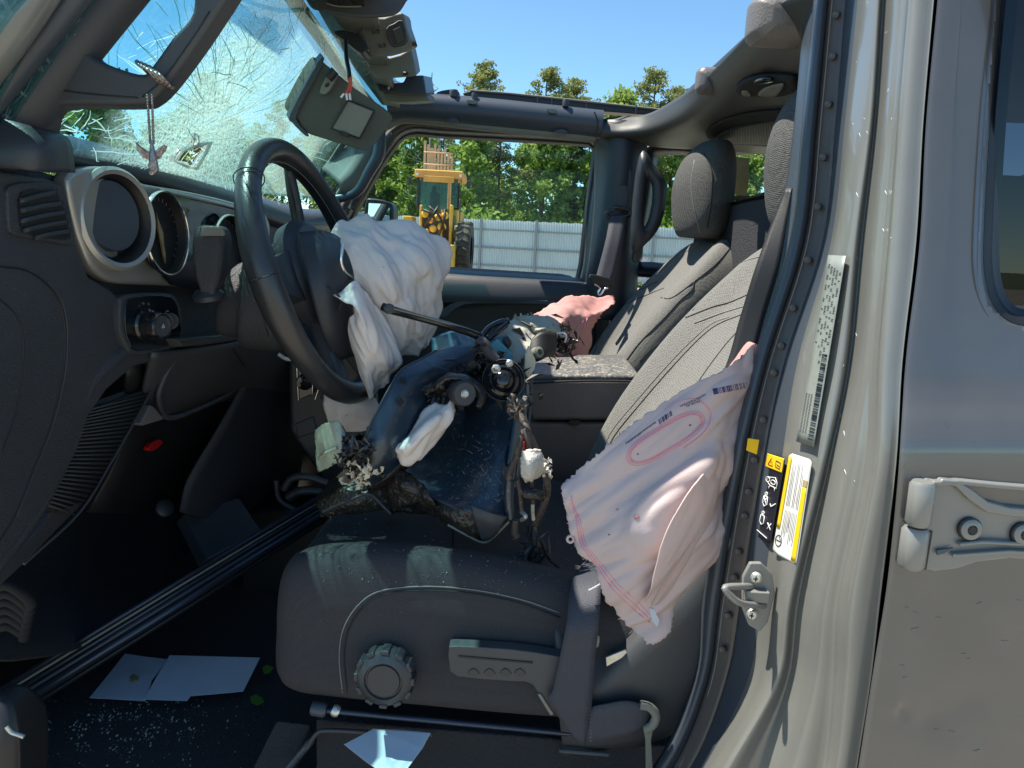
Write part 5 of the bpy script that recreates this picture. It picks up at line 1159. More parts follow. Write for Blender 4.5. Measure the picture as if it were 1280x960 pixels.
for t, wd in ((0.0, .03), (math.pi, .03), (-math.pi/2-.35, .018), (-math.pi/2+.35, .018)):
    d_ = sa*math.cos(t)+sb_*math.sin(t); tn = -sa*math.sin(t)+sb_*math.cos(t)
    secs = [rrect(swc+d_*r_+swn*h_, tn, swn, wd*k_, .011, .006, 2) for r_, h_, k_ in ((.05, -.012, 1.3), (.09, -.010, 1.1), (.13, -.006, .9), (.168, -.001, .8))]
    loft('spoke', secs, 'dash_soft', sw, n=3, nk=2)
hc = sheet('airbag_cover', [[(372, 292, 1.02), (400, 290, 1.04), (420, 296, 1.06), (434, 312, 1.08)], [(378, 325, 1.00), (404, 322, 1.01), (428, 328, 1.04), (445, 345, 1.08)], [(388, 365, .99), (410, 362, 1.00), (430, 366, 1.03), (440, 380, 1.07)], [(402, 412, 1.0), (418, 412, 1.01), (432, 412, 1.04), (438, 416, 1.07)], [(418, 450, 1.03), (428, 448, 1.04), (436, 446, 1.05), (442, 446, 1.07)]], 'dash_soft', sw, n=5, thick=.006)
hc['label'] = 'split black airbag cover peeled off the hub'
tube('silver_accent', [W(429, 305, 1.035), W(426, 325, 1.03), W(431, 340, 1.035), W(441, 348, 1.05)], .0026, 'chrome', sw, n=4)
tube('cover_tear', [W(410, 357, .994), W(420, 366, .995), W(427, 377, 1.0), (W(423, 388, 1.0))], .0016, 'black', sw, n=3)
tube('paddle_spokes', [W(360, 205, 1.14), W(366, 240, 1.13), W(374, 280, 1.12), W(380, 300, 1.10)], [.007, .009, .009, .008], 'black', sw, n=4, k=10)
tube('wheel_inner_wires', [W(362, 215, 1.12), W(371, 250, 1.11), W(376, 285, 1.1)], .003, 'wire', sw, n=3)
# blown driver airbag: one cloth in several folds
ab = sheet('driver_airbag', [[(411, 292, 1.06), (428, 272, 1.10), (470, 269, 1.13), (515, 277, 1.17), (546, 288, 1.20), (563, 302, 1.22)],
      [(430, 308, 1.05), (448, 296, 1.07), (482, 296, 1.09), (520, 300, 1.12), (548, 308, 1.16), (567, 322, 1.21)],
      [(440, 330, 1.04), (458, 322, 1.05), (488, 326, 1.06), (520, 330, 1.09), (548, 336, 1.13), (563, 346, 1.2)],
      [(442, 352, 1.04), (464, 350, 1.04), (492, 356, 1.05), (520, 360, 1.09), (542, 366, 1.13), (554, 374, 1.19)],
      [(436, 380, 1.06), (466, 384, 1.05), (496, 390, 1.07), (520, 396, 1.1), (538, 400, 1.14), (550, 400, 1.18)],
      [(456, 410, 1.08), (478, 414, 1.07), (504, 420, 1.09), (522, 424, 1.12), (536, 428, 1.15), (543, 432, 1.17)],
      [(480, 440, 1.1), (494, 444, 1.1), (508, 448, 1.12), (520, 446, 1.14), (530, 444, 1.16), (537, 440, 1.17)]], 'bag', sw, n=15, thick=.0015, wr=.013, wsc=20, seed=2, along=(.6, 0, -1))
ab['label'] = 'white driver airbag hanging blown out of the steering wheel'
sheet('airbag_flap', [[(416, 368, 1.0), (430, 360, 1.01), (446, 350, 1.02), (462, 366, 1.04), (478, 392, 1.06)], [(432, 378, .99), (442, 376, .995), (456, 376, 1.01), (472, 396, 1.04), (490, 418, 1.06)], [(442, 388, 1.0), (450, 398, .99), (464, 410, 1.0), (482, 430, 1.03), (503, 448, 1.06)],
      [(432, 408, 1.01), (446, 422, 1.0), (462, 436, 1.0), (480, 450, 1.02), (500, 462, 1.06)], [(443, 446, 1.02), (454, 456, 1.01), (466, 464, 1.02), (478, 468, 1.04), (490, 474, 1.06)], [(462, 502, 1.04), (465, 500, 1.04), (469, 498, 1.04), (475, 492, 1.05), (481, 486, 1.06)]], 'bag', sw, n=14, thick=.0015, wr=.010, wsc=22, seed=5, along=(.5, 0, -1))
sheet('airbag_fold', [[(411, 476, 1.14), (420, 472, 1.14), (436, 488, 1.12), (452, 494, 1.1), (470, 498, 1.1)], [(403, 498, 1.12), (420, 500, 1.10), (436, 506, 1.09), (454, 508, 1.09), (474, 510, 1.1)], [(408, 520, 1.12), (422, 524, 1.1), (438, 526, 1.1), (452, 526, 1.1), (470, 526, 1.1)], [(414, 540, 1.12), (424, 542, 1.11), (436, 542, 1.11), (450, 540, 1.1), (462, 538, 1.1)]], 'bag', sw, n=8, thick=.0015, wr=.006, wsc=20, seed=9)
sheet('airbag_fold', [[(532, 500, 1.0), (544, 500, .99), (556, 503, .98), (565, 500, .985), (572, 508, 1.0)], [(516, 526, .98), (530, 522, .965), (546, 520, .955), (560, 520, .965), (569, 522, .99)], [(497, 548, .965), (512, 544, .95), (528, 542, .94), (544, 542, .95), (556, 542, .98)], [(482, 562, .955), (496, 564, .94), (511, 565, .935), (528, 562, .95), (543, 556, .975)], [(493, 573, .96), (502, 580, .955), (510, 583, .955), (519, 580, .96), (529, 572, .975)]], 'bag', sw, n=8, thick=.0015, wr=.010, wsc=26, seed=12, along=(.8, 0, .6))
for x, y, s in ((458, 322, 2.2), (460, 320, 1.2), (515, 524, 1.5), (519, 529, 1.8), (512, 522, .9)): pass
# ================================================================ seats
def seat(name, y0, y1, xo, zo, fab, hx=.44):
    """front seat: cushion, backrest with bolsters, headrest"""
    s = bpy.data.objects.new(name, None); COL.objects.link(s); s.parent = suv; s.location = Vector((xo, (y0+y1)/2, .85))-wloc(suv)
    yc = (y0+y1)/2; hw = (y1-y0)/2
    # backrest sections along a leaning spine
    def bsec(u, z, th, w_, cup):
        ax = Vector((.56, 0, .83)); nrm = Vector((.83, 0, -.56))  # nrm points backwards
        c = Vector((xo+u, yc, z+zo)); Q = []
        for fy, fn in ((-1, .2), (-.97, -.62), (-.80, -.98), (-.66, -.78), (-.5, -.45*1), (-.2, -.36), (.2, -.36), (.5, -.45), (.66, -.78), (.80, -.98), (.97, -.62), (1, .2), (.9, .85), (.4, 1), (-.4, 1), (-.9, .85)):
            f_ = fn if fn > 0 else fn*(1-cup)+(-1)*cup*(abs(fn)**.3)
            Q.append(c+Vector((0, fy*w_, 0))+nrm*f_*th)
        return Q
    bk = loft('backrest', [bsec(.18, 1.0, .03, hw*.9, .5), bsec(.185, 1.01, .055, hw, .3), bsec(.235, 1.12, .062, hw*1.0, .1), bsec(.31, 1.24, .062, hw*1.0, .05), bsec(.38, 1.335, .056, hw*.97, .3), bsec(.43, 1.40, .048, hw*.84, .7), bsec(.462, 1.436, .038, hw*.62, .9), bsec(.475, 1.447, .016, hw*.4, 1)], fab, s, n=6, nk=4, angle=80)
    def hsec(z, a, b_, o_=0): return [Vector((xo+hx+o_+math.cos(t)*a, yc+math.sin(t)*b_, z+zo)) for t in np.linspace(0, 2*math.pi, 14, endpoint=False)]
    hr_ = loft('headrest', [hsec(1.462, .03, .07), hsec(1.468, .050, .11), hsec(1.51, .064, .135), hsec(1.58, .068, .14, -.002), hsec(1.64, .058, .13, .004), hsec(1.678, .036, .09, .014), hsec(1.688, .012, .04, .018)], 'fabric_dark2', s, n=5, nk=3, angle=80)
    for sy in (-.05, .05): V_, F_ = tubegeo([Vector((xo+.455, yc+sy, 1.40+zo)), Vector((xo+.46, yc+sy, 1.49+zo))], .006, 8); new('headrest_post', V_, F_, 'steelw', s)
    return s, bk, hr_
M['fabric_dark2'] = mat('headrest_cloth', (.10, .098, .092), .9, weave=.45, wscale=380, bump=.9, bdist=.002)
pas, pbk, phr = seat('passenger_seat', 1.63, 2.07, .03, 0, 'fabric', .405)
pas['label'] = 'far front passenger seat in grey cloth'
TP = bvh(pbk)
for P2, r_, m in (([(741, 445), (755, 410), (775, 385), (810, 368), (830, 360)], .0010, 'seam'), ([(783, 368), (800, 362), (822, 352)], .0010, 'seam'), ([(782, 452), (800, 428), (830, 398), (850, 376), (865, 362), (868, 352)], .0014, 'seam'), ([(868, 352), (895, 330), (916, 306)], .0014, 'seam'), ([(800, 452), (815, 436), (838, 420), (856, 400)], .0011, 'seam'), ([(818, 350), (850, 320), (880, 302)], .001, 'stitch'), ([(868, 352), (840, 372), (826, 372)], .0011, 'seam')):
    seamline('backrest_seam', pbk, P2, r_, m, pbk, T=TP)
seamline('headrest_seam', phr, [(868, 200), (864, 230), (868, 262), (876, 296)], .0012, 'stitch', phr)
seamline('headrest_seam', phr, [(880, 192), (890, 215), (889, 250), (884, 285)], .0016, 'seam', phr)
box('passenger_cushion', (-.02, 1.85, .93), (.27, .23, .075), 'fabric', pas, bw=.05)
drs, dbk, dhr = seat('driver_seat', .87, 1.335, .0, 0, 'fabric', .425)
drs['label'] = 'near driver seat in grey cloth with a burst side airbag'
TDb = bvh(dbk)
for P2, r_, m in (([(757, 585), (765, 550), (800, 505), (850, 448), (890, 410), (930, 392)], .0010, 'seam'), ([(753, 575), (762, 543), (796, 500), (846, 444), (886, 407), (912, 396)], .001, 'stitch'), ([(850, 400), (890, 384), (912, 378), (940, 366)], .0011, 'seam'), ([(868, 404), (900, 392), (940, 380)], .0014, 'stitch'), ([(866, 388), (880, 370), (925, 330), (962, 318)], .001, 'stitch'), ([(858, 500), (885, 460), (912, 425), (935, 402), (955, 372)], .0011, 'seam')):
    seamline('backrest_seam', dbk, P2, r_, m, dbk, T=TDb)
# driver cushion
def csec(x, zt, zb, k_):
    yc, hw = 1.085, .235
    Q = []
    for fy, fz in ((-1, .05), (-1.02, .45), (-1.0, .78), (-.93, .97), (-.80, 1.0), (-.66, .95), (-.5, .90), (0, .88), (.5, .90), (.66, .93), (.8, 1), (.93, .97), (1, .7), (1, .1), (.5, 0), (-.5, 0)):
        Q.append(Vector((x, yc+fy*hw*k_, zb+(zt-zb)*fz)))
    return Q
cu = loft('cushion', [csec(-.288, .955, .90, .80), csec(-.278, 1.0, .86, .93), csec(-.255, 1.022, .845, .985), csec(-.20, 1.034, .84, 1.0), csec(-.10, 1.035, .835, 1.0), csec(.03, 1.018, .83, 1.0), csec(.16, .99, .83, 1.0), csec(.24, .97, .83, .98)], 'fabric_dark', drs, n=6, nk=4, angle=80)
cu['label'] = 'dark cushion sprinkled with broken glass'
TC = bvh(cu)
seamline('cushion_seam', cu, [(434, 866), (430, 820), (436, 786), (455, 758), (480, 743), (530, 738), (590, 742), (650, 754), (700, 772)], .0013, 'seam', cu, T=TC, lift=.0001)
seamline('cushion_stitch', cu, [(428, 866), (424, 820), (430, 784), (450, 754), (478, 738), (530, 733), (590, 737), (650, 749), (700, 766)], .0008, 'stitch', cu, T=TC)
seamline('cushion_seam', cu, [(567, 690), (567, 660), (566, 630)], .0016, 'seam', cu, T=TC)
# reclining knob, lever, side shield
kc = W(482, 845, .826); kn_ = Vector((-.06, -1, .05)).normalized()
rk = lathe('lumbar_knob', kc, kn_, [(.030, -.02), (.034, -.012), (.0355, .0), (.034, .008), (.0285, .012), (.0235, .0135), (.0225, .0105), (.0205, .0105), (.0195, .0125), (0, .0135)], 'dash_soft', drs, k=48)
rk['label'] = 'round scalloped adjuster knob'
a_, b_, _ = frame_of(kn_)
for i in range(12):
    t = i*2*math.pi/12; c = kc+(a_*math.cos(t)+b_*math.sin(t))*.0345+kn_*.0
    tn = -a_*math.sin(t)+b_*math.cos(t); box('grip_rib', c, (.0052, .0028, .0105), 'dash_soft', rk, A=(tn, (a_*math.cos(t)+b_*math.sin(t)), kn_), bw=.0018)
lv = slab('recliner_lever', [(561, 812), (570, 808), (640, 812), (694, 820), (724, 826), (722, 850), (700, 880), (690, 893), (684, 888), (666, 856), (640, 852), (572, 846), (562, 832)], 'trim', drs, Y=.822, t=.018, sm=2, bw=.004, seg=4)
lv['label'] = 'long seat recliner lever'
slab('lever_groove', [(573, 820), (666, 828), (666, 830), (573, 822)], 'black', lv, Y=.8205, t=.002)
for x in (592, 612, 632, 650): slab('finger_notch', [(x-7, 842), (x, 836), (x+7, 843), (x, 846)], 'dash_soft', lv, Y=.8205, t=.003, sm=2)
slab('lever_edge', [(672, 868), (676, 868), (692, 893), (688, 894)], 'trim_grey', lv, Y=.8195, t=.003)
ss = sheet('side_shield', [[(690, 760, .88), (760, 775, .88), (826, 756, .88), (868, 706, .88), (905, 640, .88)], [(694, 800, .845), (742, 846, .838), (800, 800, .835), (850, 752, .835), (905, 690, .84)], [(700, 900, .84), (748, 880, .832), (800, 860, .83), (850, 840, .83), (905, 820, .836)], [(705, 945, .86), (750, 935, .85), (800, 930, .85), (850, 910, .85), (905, 880, .85)]], 'trim', drs, n=6, thick=.008)
TSS = bvh(ss)
seamline('shield_edge', ss, [(742, 848), (780, 812), (826, 778), (870, 745), (886, 720)], .002, 'black', ss, T=TSS)
slab('sun_glint_clip', [(757, 822), (782, 812), (786, 818), (758, 834)], 'steelw', ss, Y=.832, t=.003, bw=.001)
# lap belt
V_, F_ = merge([])if 0 else ([], [])
o = sheet('lap_belt', [[(728, 706, .98), (764, 700, .98)], [(714, 732, .86), (753, 724, .86)], [(708, 780, .815), (749, 775, .815)], [(700, 820, .812), (744, 820, .812)], [(691, 862, .812), (741, 860, .812)], [(686, 878, .812), (738, 892, .812)], [(722, 926, .813), (730, 932, .813)]], 'belt', drs, n=5, nv=6, thick=.0022)
o['label'] = 'black lap belt folded at its floor anchor'
sheet('lap_belt', [[(727, 931, .816), (735, 884, .816)], [(760, 926, .812), (756, 880, .812)], [(785, 920, .810), (784, 876, .810)], [(800, 912, .812), (806, 882, .812)], [(810, 904, .82), (814, 890, .82)]], 'belt', drs, n=5, nv=5, thick=.0025)
V_ = [tubegeo(pts([(738+i*2.6, 888-i*.6+j*4.6), (739+i*2.6, 890.5-i*.6+j*4.6)], .8135), .0006, 4) for i in range(12) for j in range(9) if (i % 3) != 1]
V_, F_ = merge(V_); new('belt_bar_tack', V_, F_, 'stitch', drs)
tube('anchor_ring', [W(x, y, .812) for x, y in ((800, 881), (812, 884), (820, 894), (816, 906), (806, 912))], .0055, 'trim_grey', drs, n=4, k=10)
slab('anchor_plate', [(803, 908), (818, 906), (814, 925), (818, 990), (808, 990), (807, 925)], 'trim_grey', drs, Y=.815, t=.006, bw=.001)
tube('white_tag', [(736, 738), (744, 734), (752, 729)], .0012, 'white', drs, Y=.825, n=2)
slab('belt_wear', [(741, 798), (749, 795), (748, 808), (742, 809)], 'trim_grey', drs, Y=.812, t=.0008, sm=2)
# seat rail, floor hardware
fl = bpy.data.objects.new('seat_rail', None); COL.objects.link(fl); fl.parent = suv; fl.location = Vector((0, .84, .78))-wloc(suv)
cyl('adjuster_bar', W(396, 887, .84), W(712, 917, .84), .0036, 'silver_strip', fl, k=14)
cyl('bar_end', W(390, 885, .84), W(407, 888, .84), .009, 'trim_blue', fl, k=16)
cyl('bar_collar', W(416, 887, .84), W(423, 890, .84), .0075, 'steelw', fl, k=16)
cyl('slide_tube', W(700, 938, .84), W(760, 943, .84), .003, 'trim_blue', fl, k=10)
slab('rail_channel', [(395, 900), (700, 925), (860, 935), (860, 1010), (395, 1000)], 'carpet', fl, Y=.87, t=.03, bw=.003)
tube('rail_lip', [(384, 935), (395, 918), (410, 913), (470, 916), (540, 918)], .003, 'trim', fl, Y=.855, n=4)
tube('rail_lip', [(390, 925), (360, 960)], .005, 'trim_blue', fl, Y=.87, n=2)
# console
con = bpy.data.objects.new('centre_console', None); COL.objects.link(con); con.parent = suv; con.location = Vector((.1, 1.5, 1.0))-wloc(suv)
con['label'] = 'centre console with padded armrest'
an = slab('armrest', [(660, 476), (700, 474), (790, 474), (800, 480), (796, 526), (664, 526), (656, 500)], 'vinyl', con, Y=1.39, vec=(0, .26, 0), bw=.016, seg=5)
top = slab('armrest_top', [(668, 468.5), (800, 468.5), (802, 476), (664, 476)], 'vinyl_dusty', con, Y=1.393, vec=(.004, .255, .002), bw=.008, seg=4)
tube('armrest_piping', [(664, 479), (700, 477), (750, 476), (797, 477)], .0022, 'black', con, Y=1.386, n=3)
slab('console_body', [(640, 528), (790, 528), (790, 700), (640, 680)], 'vinyl', con, Y=1.40, vec=(0, .24, 0), bw=.008)
slab('lid_latch', [(711, 526), (726, 526), (723, 532), (715, 532)], 'black', con, Y=1.386, t=.01, sm=2)
slab('console_front', [(560, 470), (655, 470), (655, 680), (560, 690)], 'black', con, Y=1.44, vec=(-.1, .18, 0), bw=.01)
slab('console_floor', [W(300, 640, 1.5), W(660, 620, 1.45), W(660, 720, 1.45), W(300, 760, 1.5)], 'black', con, vec=(0, .2, -.02), bw=.01)
# gear lever boot by the tunnel
for P2, r_ in (([(355, 612), (365, 598), (385, 596), (410, 604)], .008), ([(360, 622), (375, 614), (400, 614), (420, 618)], .01), ([(345, 600), (350, 625), (375, 640)], .006)): tube('lever_boot', P2, r_, 'dash_soft', con, Y=1.42, n=4)
# buckle between the seats
slab('belt_buckle', [(702, 694), (722, 682), (744, 720), (728, 736), (706, 722)], 'black', drs, Y=1.2, t=.03, bw=.004)
# ---------------- side airbags
sa_rows = [[(940, 432, .85), (900, 466, .83), (850, 493, .828), (795, 532, .828), (748, 574, .828), (710, 606, .83)],
      [(938, 470, .835), (900, 492, .818), (852, 520, .815), (800, 556, .815), (752, 598, .815), (706, 626, .82)],
      [(934, 520, .835), (896, 540, .81), (856, 572, .80), (812, 606, .80), (764, 640, .805), (712, 652, .82)],
      [(924, 560, .84), (894, 580, .80), (858, 612, .785), (815, 650, .785), (776, 676, .80), (724, 688, .815)],
      [(914, 606, .84), (890, 618, .825), (860, 648, .80), (826, 690, .80), (786, 712, .80), (744, 704, .81)],
      [(914, 640, .83), (892, 650, .80), (866, 680, .795), (838, 720, .80), (802, 746, .80), (756, 738, .81)],
      [(912, 670, .83), (896, 688, .81), (872, 712, .805), (846, 742, .805), (812, 774, .81), (772, 764, .815)],
      [(908, 676, .835), (892, 694, .82), (868, 716, .815), (842, 752, .815), (822, 796, .815), (794, 790, .815)]]
sab = sheet('side_airbag', sa_rows, 'bag_pink', drs, n=16, thick=.0016, wr=.012, wsc=20, seed=4, ragged=.0003, along=(.75, 0, .65))
sab['label'] = 'pale pink side airbag with stitched pink oval, torn from the seat'
TSA = bvh(sab)
flp = sheet('airbag_fold', [[(899, 566, .806), (908, 566, .81), (916, 572, .828)], [(866, 612, .762), (893, 614, .785), (915, 616, .824)], [(838, 664, .754), (876, 664, .78), (913, 668, .815)], [(820, 714, .764), (846, 712, .782), (872, 712, .803)], [(808, 756, .782), (818, 760, .788), (830, 756, .80)]], 'bag_pink', drs, n=14, thick=.0014, wr=.006, wsc=22, seed=14, along=(.4, 0, .9))
TFL = bvh(flp)
for o_ in (0, 5, 14): seamline('pink_stitch_line', flp, [(911, 648-o_*2), (890, 668-o_*1.8), (866, 690-o_*1.5), (842, 716-o_), (826, 742-o_*.6)], .0005, 'pink', flp, T=TFL)
def sl(name, P2, r_, m, n=8): return seamline(name, sab, P2, r_, m, sab, lift=.0012, n=n, k=4, T=TSA)
def oval(cx, cy, L_, H_, an): 
    out = []
    for t in np.linspace(0, 2*math.pi, 28): 
        x = math.copysign(abs(math.cos(t))**.6, math.cos(t))*L_; y = math.copysign(abs(math.sin(t))**.9, math.sin(t))*H_; out.append((cx+x*math.cos(an)-y*math.sin(an), cy+x*math.sin(an)+y*math.cos(an)))
    return out
for L_, H_, r_ in ((55, 17, .0004), (52, 14.5, .0006), (50, 12.8, .0005)): sl('pink_stitch_oval', oval(832, 548, L_, H_, R(-31)), r_, 'pink', 2)
sl('pink_stitch_oval', [(830, 512), (855, 500), (872, 500), (886, 512), (887, 528), (876, 544), (855, 560)], .0006, 'pink')
for a_o in (0, 4.5, 9):
    sl('pink_stitch_line', [(714-a_o*.0, 620+a_o), (720+a_o*.6, 650), (726+a_o*.7, 680), (746+a_o*.8, 708-a_o*.2), (764+a_o, 734-a_o*.4), (790+a_o, 760-a_o*.7), (812, 778-a_o)], .0006 if a_o < 9 else .0004, 'pink')
def barcode(P0, P1, hgt, n_, name):
    V_ = []
    for i in range(n_):
        t = i/(n_-1)+rnd.uniform(-.3, .3)/n_; x = P0[0]+(P1[0]-P0[0])*t; y = P0[1]+(P1[1]-P0[1])*t
        q = [hit(TSA, x, y, .0014), hit(TSA, x+hgt*.25, y+hgt, .0014)]; V_.append(tubegeo(q, rnd.choice((.0004, .0007, .001)), 4))
    V_, F_ = merge(V_); new(name, V_, F_, 'ink', sab)
barcode((891, 486), (932, 478), 7, 22, 'barcode'); barcode((824, 524), (838, 514), 6, 9, 'barcode')
V_ = []
for (x0, y0, x1, y1, n_) in ((782, 553, 820, 526, 34), (850, 507, 882, 492, 22), (858, 506, 876, 499, 12)):
    for i in range(n_):
        t = i/n_; x = x0+(x1-x0)*t; y = y0+(y1-y0)*t; q = [hit(TSA, x, y, .0014), hit(TSA, x+rnd.uniform(0, 1), y+rnd.uniform(1.5, 3.2), .0014)]; V_.append(tubegeo(q, .00035, 3))
V_, F_ = merge(V_); new('printed_text', V_, F_, 'ink', sab)
for x, y, s in ((796, 646, 3.4), (772, 637, 1.6), (845, 641, 2.4), (862, 531, 1.2), (797, 567, 1.2), (762, 668, 1)):
    decal('brown_spot', sab, [(x-s, y), (x-s*.3, y-s*.7), (x+s, y-s*.4), (x+s*.8, y+s*.6), (x-s*.4, y+s)], 'burnt' if s < 1.3 else 'bag_red', sab, lift=.0016, t=.0004, T=TSA, sm=3)
V_ = []
for i in range(70):   # frayed threads along the torn edge
    e = rnd.choice(([(708, 610), (712, 650), (724, 690), (750, 720), (772, 764), (796, 792), (822, 797)], [(822, 797), (842, 752), (872, 715)])); j = rnd.randrange(len(e)-1); f = rnd.random()
    x = e[j][0]*(1-f)+e[j+1][0]*f; y = e[j][1]*(1-f)+e[j+1][1]*f; p = W(x, y, .812); V_.append(tubegeo([p, p+Vector((rnd.uniform(-.006, .004), rnd.uniform(-.003, .003), rnd.uniform(-.007, .001)))], .00035, 3))
V_, F_ = merge(V_); stuff(new('frayed_threads', V_, F_, 'bag_pink', sab))
for x, y in ((713, 674), (834, 753)): 
    V_, F_ = tubegeo([W(x+4*math.cos(t), y+4*math.sin(t), .812) for t in np.linspace(0, 6.28, 14)], .0016, 6); new('tether_eyelet', V_, F_, 'bag_pink', sab)
slab('airbag_tag', [(812, 760), (818, 762), (824, 775), (822, 784), (815, 776)], 'paper', sab, Y=.80, t=.001)
slab('airbag_upper_tuft', [(916, 463), (925, 450), (940, 430), (948, 434), (942, 448), (936, 460)], 'bag_red', sab, Y=.87, t=.02, sm=3, bw=.004)
prb = sheet('side_airbag', [[(668, 392, 1.66), (690, 379, 1.72), (715, 369, 1.8), (745, 370, 1.9), (768, 367, 1.96)], [(676, 408, 1.64), (700, 392, 1.66), (722, 384, 1.74), (745, 386, 1.82), (768, 376, 1.9)], [(682, 428, 1.62), (700, 412, 1.62), (720, 402, 1.68), (738, 396, 1.74), (756, 388, 1.8)], [(684, 456, 1.60), (702, 450, 1.62), (718, 446, 1.68), (730, 440, 1.72), (744, 408, 1.76)], [(686, 475, 1.60), (704, 475, 1.64), (718, 475, 1.68), (728, 475, 1.72), (736, 455, 1.74)]], 'bag_red', pas, n=9, thick=.0016, wr=.010, wsc=12, seed=8, ragged=.0008)
prb['label'] = 'salmon pink airbag bunched beside the passenger seat'
TPR = bvh(prb)
for o_ in (0, 4): seamline('pink_stitch_line', prb, [(730+o_, 398), (722+o_, 420), (718+o_, 445), (714+o_, 465)], .0012, 'pink', prb, T=TPR)
sheet('airbag_pale_fold', [[(716, 402, 1.60), (735, 392, 1.62), (766, 374, 1.68)], [(722, 414, 1.59), (742, 400, 1.61), (764, 384, 1.66)], [(730, 452, 1.59), (740, 430, 1.60), (745, 404, 1.62)]], 'bag', pas, n=7, thick=.0016, wr=.006, wsc=20, seed=3)if 0 else None
# ================================================================ loose things in the cabin
FZ = .66
# dark channel lying across the footwell
a0 = W(20, 872, .98); b0 = W(402, 636, 1.36)
ch = thing('metal_channel', 'long dark ribbed metal channel lying across the driver footwell', 'metal strip', (a0+b0)/2)
ax = (b0-a0).normalized(); sd = ax.cross(Vector((0, 0, 1))).normalized(); sd = -sd if sd.y > 0 else sd; upn = sd.cross(ax); upn = upn if upn.z > 0 else -upn
n = (CAM-(a0+b0)/2).normalized(); wdir = ax.cross(n).normalized(); wdir = wdir if wdir.z > 0 else -wdir
for o_, r_, m, nm in ((.022, .0045, 'silver_strip', 'channel_rib'), (.015, .002, 'trim_grey', 'channel_rib'), (.008, .0035, 'silver_strip', 'channel_rib'), (.0, .003, 'trim_blue', 'channel_rib'), (-.011, .008, 'silver_strip', 'rounded_edge'), (-.022, .003, 'black', 'channel_rib')):
    V_, F_ = tubegeo([a0+wdir*o_+n*.003, (a0+b0)/2+wdir*o_+n*.004, b0+wdir*o_*.9+n*.003], r_, 10); new(nm, V_, F_, m, ch)
V_, F_ = boxgeo((a0+b0)/2-n*.004, ((b0-a0).length/2, .026, .004), (ax, wdir, n)); new('channel_web', V_, F_, 'silver_strip', ch)
# carpets and footwell
box('footwell_carpet', (-.42, 1.2, FZ-.012), (.62, .46, .012), 'carpet', suv)
S3('footwell_wall', [[(-120, 560, -.80), (60, 560, -.80), (250, 560, -.80), (460, 560, -.80)], [(-120, 700, -.78), (60, 700, -.78), (250, 690, -.78), (460, 690, -.78)], [(-120, 820, -.66), (60, 820, -.64), (250, 770, -.66), (460, 740, -.7)]], 'carpet', suv, n=5, thick=.004)
slab('dead_pedal', [W(*p) for p in ((230, 640, 1.35), (300, 620, 1.4), (330, 665, 1.35), (260, 700, 1.3))], 'dash_soft', suv, vec=(-.02, 0, -.02), bw=.006)
lathe('carpet_stud', W(205, 636, 1.3), (.6, -.5, .5), [(.016, 0), (.016, .006), (.010, .010), (0, .010)], 'dash_soft', suv, k=22)
for P2, r_ in (([(0, 745), (20, 755), (38, 775), (28, 795), (0, 800)], .01),): 
    for k_ in range(6): tube('cable_boot', [(-8+k_*1.2, 735+k_*10), (12, 733+k_*10), (34-k_, 748+k_*9), (40-k_*2, 760+k_*8)], .0055, 'void', suv, Y=.74+.004*k_, n=4)
db = loft('door_check_cover', [rrect(W(x, y, .68), Vector((1, 0, 0)), Vector((0, 1, 0)), a, b_, min(a, b_)*.6) for x, y, a, b_ in ((5, 862, .006, .01), (8, 872, .016, .02), (14, 900, .022, .03), (16, 940, .023, .032), (16, 1000, .022, .03))], 'rubber', suv)
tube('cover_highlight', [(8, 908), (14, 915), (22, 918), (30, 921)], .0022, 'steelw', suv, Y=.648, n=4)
slab('floor_bracket', [W(*p) for p in ((345, 900, .9), (390, 905, .9), (345, 990, .88), (300, 990, .88))], 'carpet', suv, vec=(0, .02, -.03), bw=.004)
lathe('floor_plug', WZ(240, 948, FZ+.003), (0, 0, 1), [(.03, 0), (.03, .004), (.026, .006), (0, .003)], 'trim_blue', suv, k=30)
def flat(name, P2, m, th=.0006, z=FZ+.012, curl=0):
    Q = [WZ(x, y, z+(p[0] if p else 0)) for x, y, *p in P2]; return slab(name, Q, m, None, vec=(0, 0, -th))
# papers
p1 = flat('paper_sheet', [(156, 817, .004), (184, 821), (210, 824), (190, 850), (182, 876, .0), (112, 872), (130, 850)], 'paper', z=FZ+.014)
tag(p1, 'bluish white paper sheet on the footwell floor with a brown leaf on it', 'paper')
p2 = flat('paper_sheet', [(212, 819, .006), (325, 822, .01), (304, 864, .002), (238, 870), (234, 876), (180, 874, .002), (196, 845)], 'paper', z=FZ+.018)
tag(p2, 'larger blank white paper sheet overlapping the other on the footwell floor', 'paper')
lf = flat('dry_leaf', [(162, 846), (167, 842), (173, 845), (172, 850), (164, 852)], 'bone', .001, FZ+.019); tag(lf, 'small brown dry leaf lying on the left paper sheet', 'leaf')
p3 = flat('paper_scrap', [(466, 911, .02), (500, 912, .01), (538, 916, .02), (528, 935), (506, 965), (490, 975), (455, 950), (430, 930, .01), (450, 930), (460, 922)], 'paper', z=.80)
tag(p3, 'torn white paper scrap under the front edge of the driver seat', 'paper')
gl_ = flat('green_leaf', [(313, 871), (320, 868), (328, 872), (330, 877), (322, 881), (314, 878)], 'leaf', .001, FZ+.016); tag(gl_, 'small round green leaf on the carpet right of the paper sheets', 'leaf')
g2 = flat('leaf_sprig', [(328, 834), (334, 831), (342, 834), (338, 840), (330, 842)], 'leaf', .001, FZ+.02); tag(g2, 'tiny green leaf sprig just off the right corner of the paper', 'leaf')
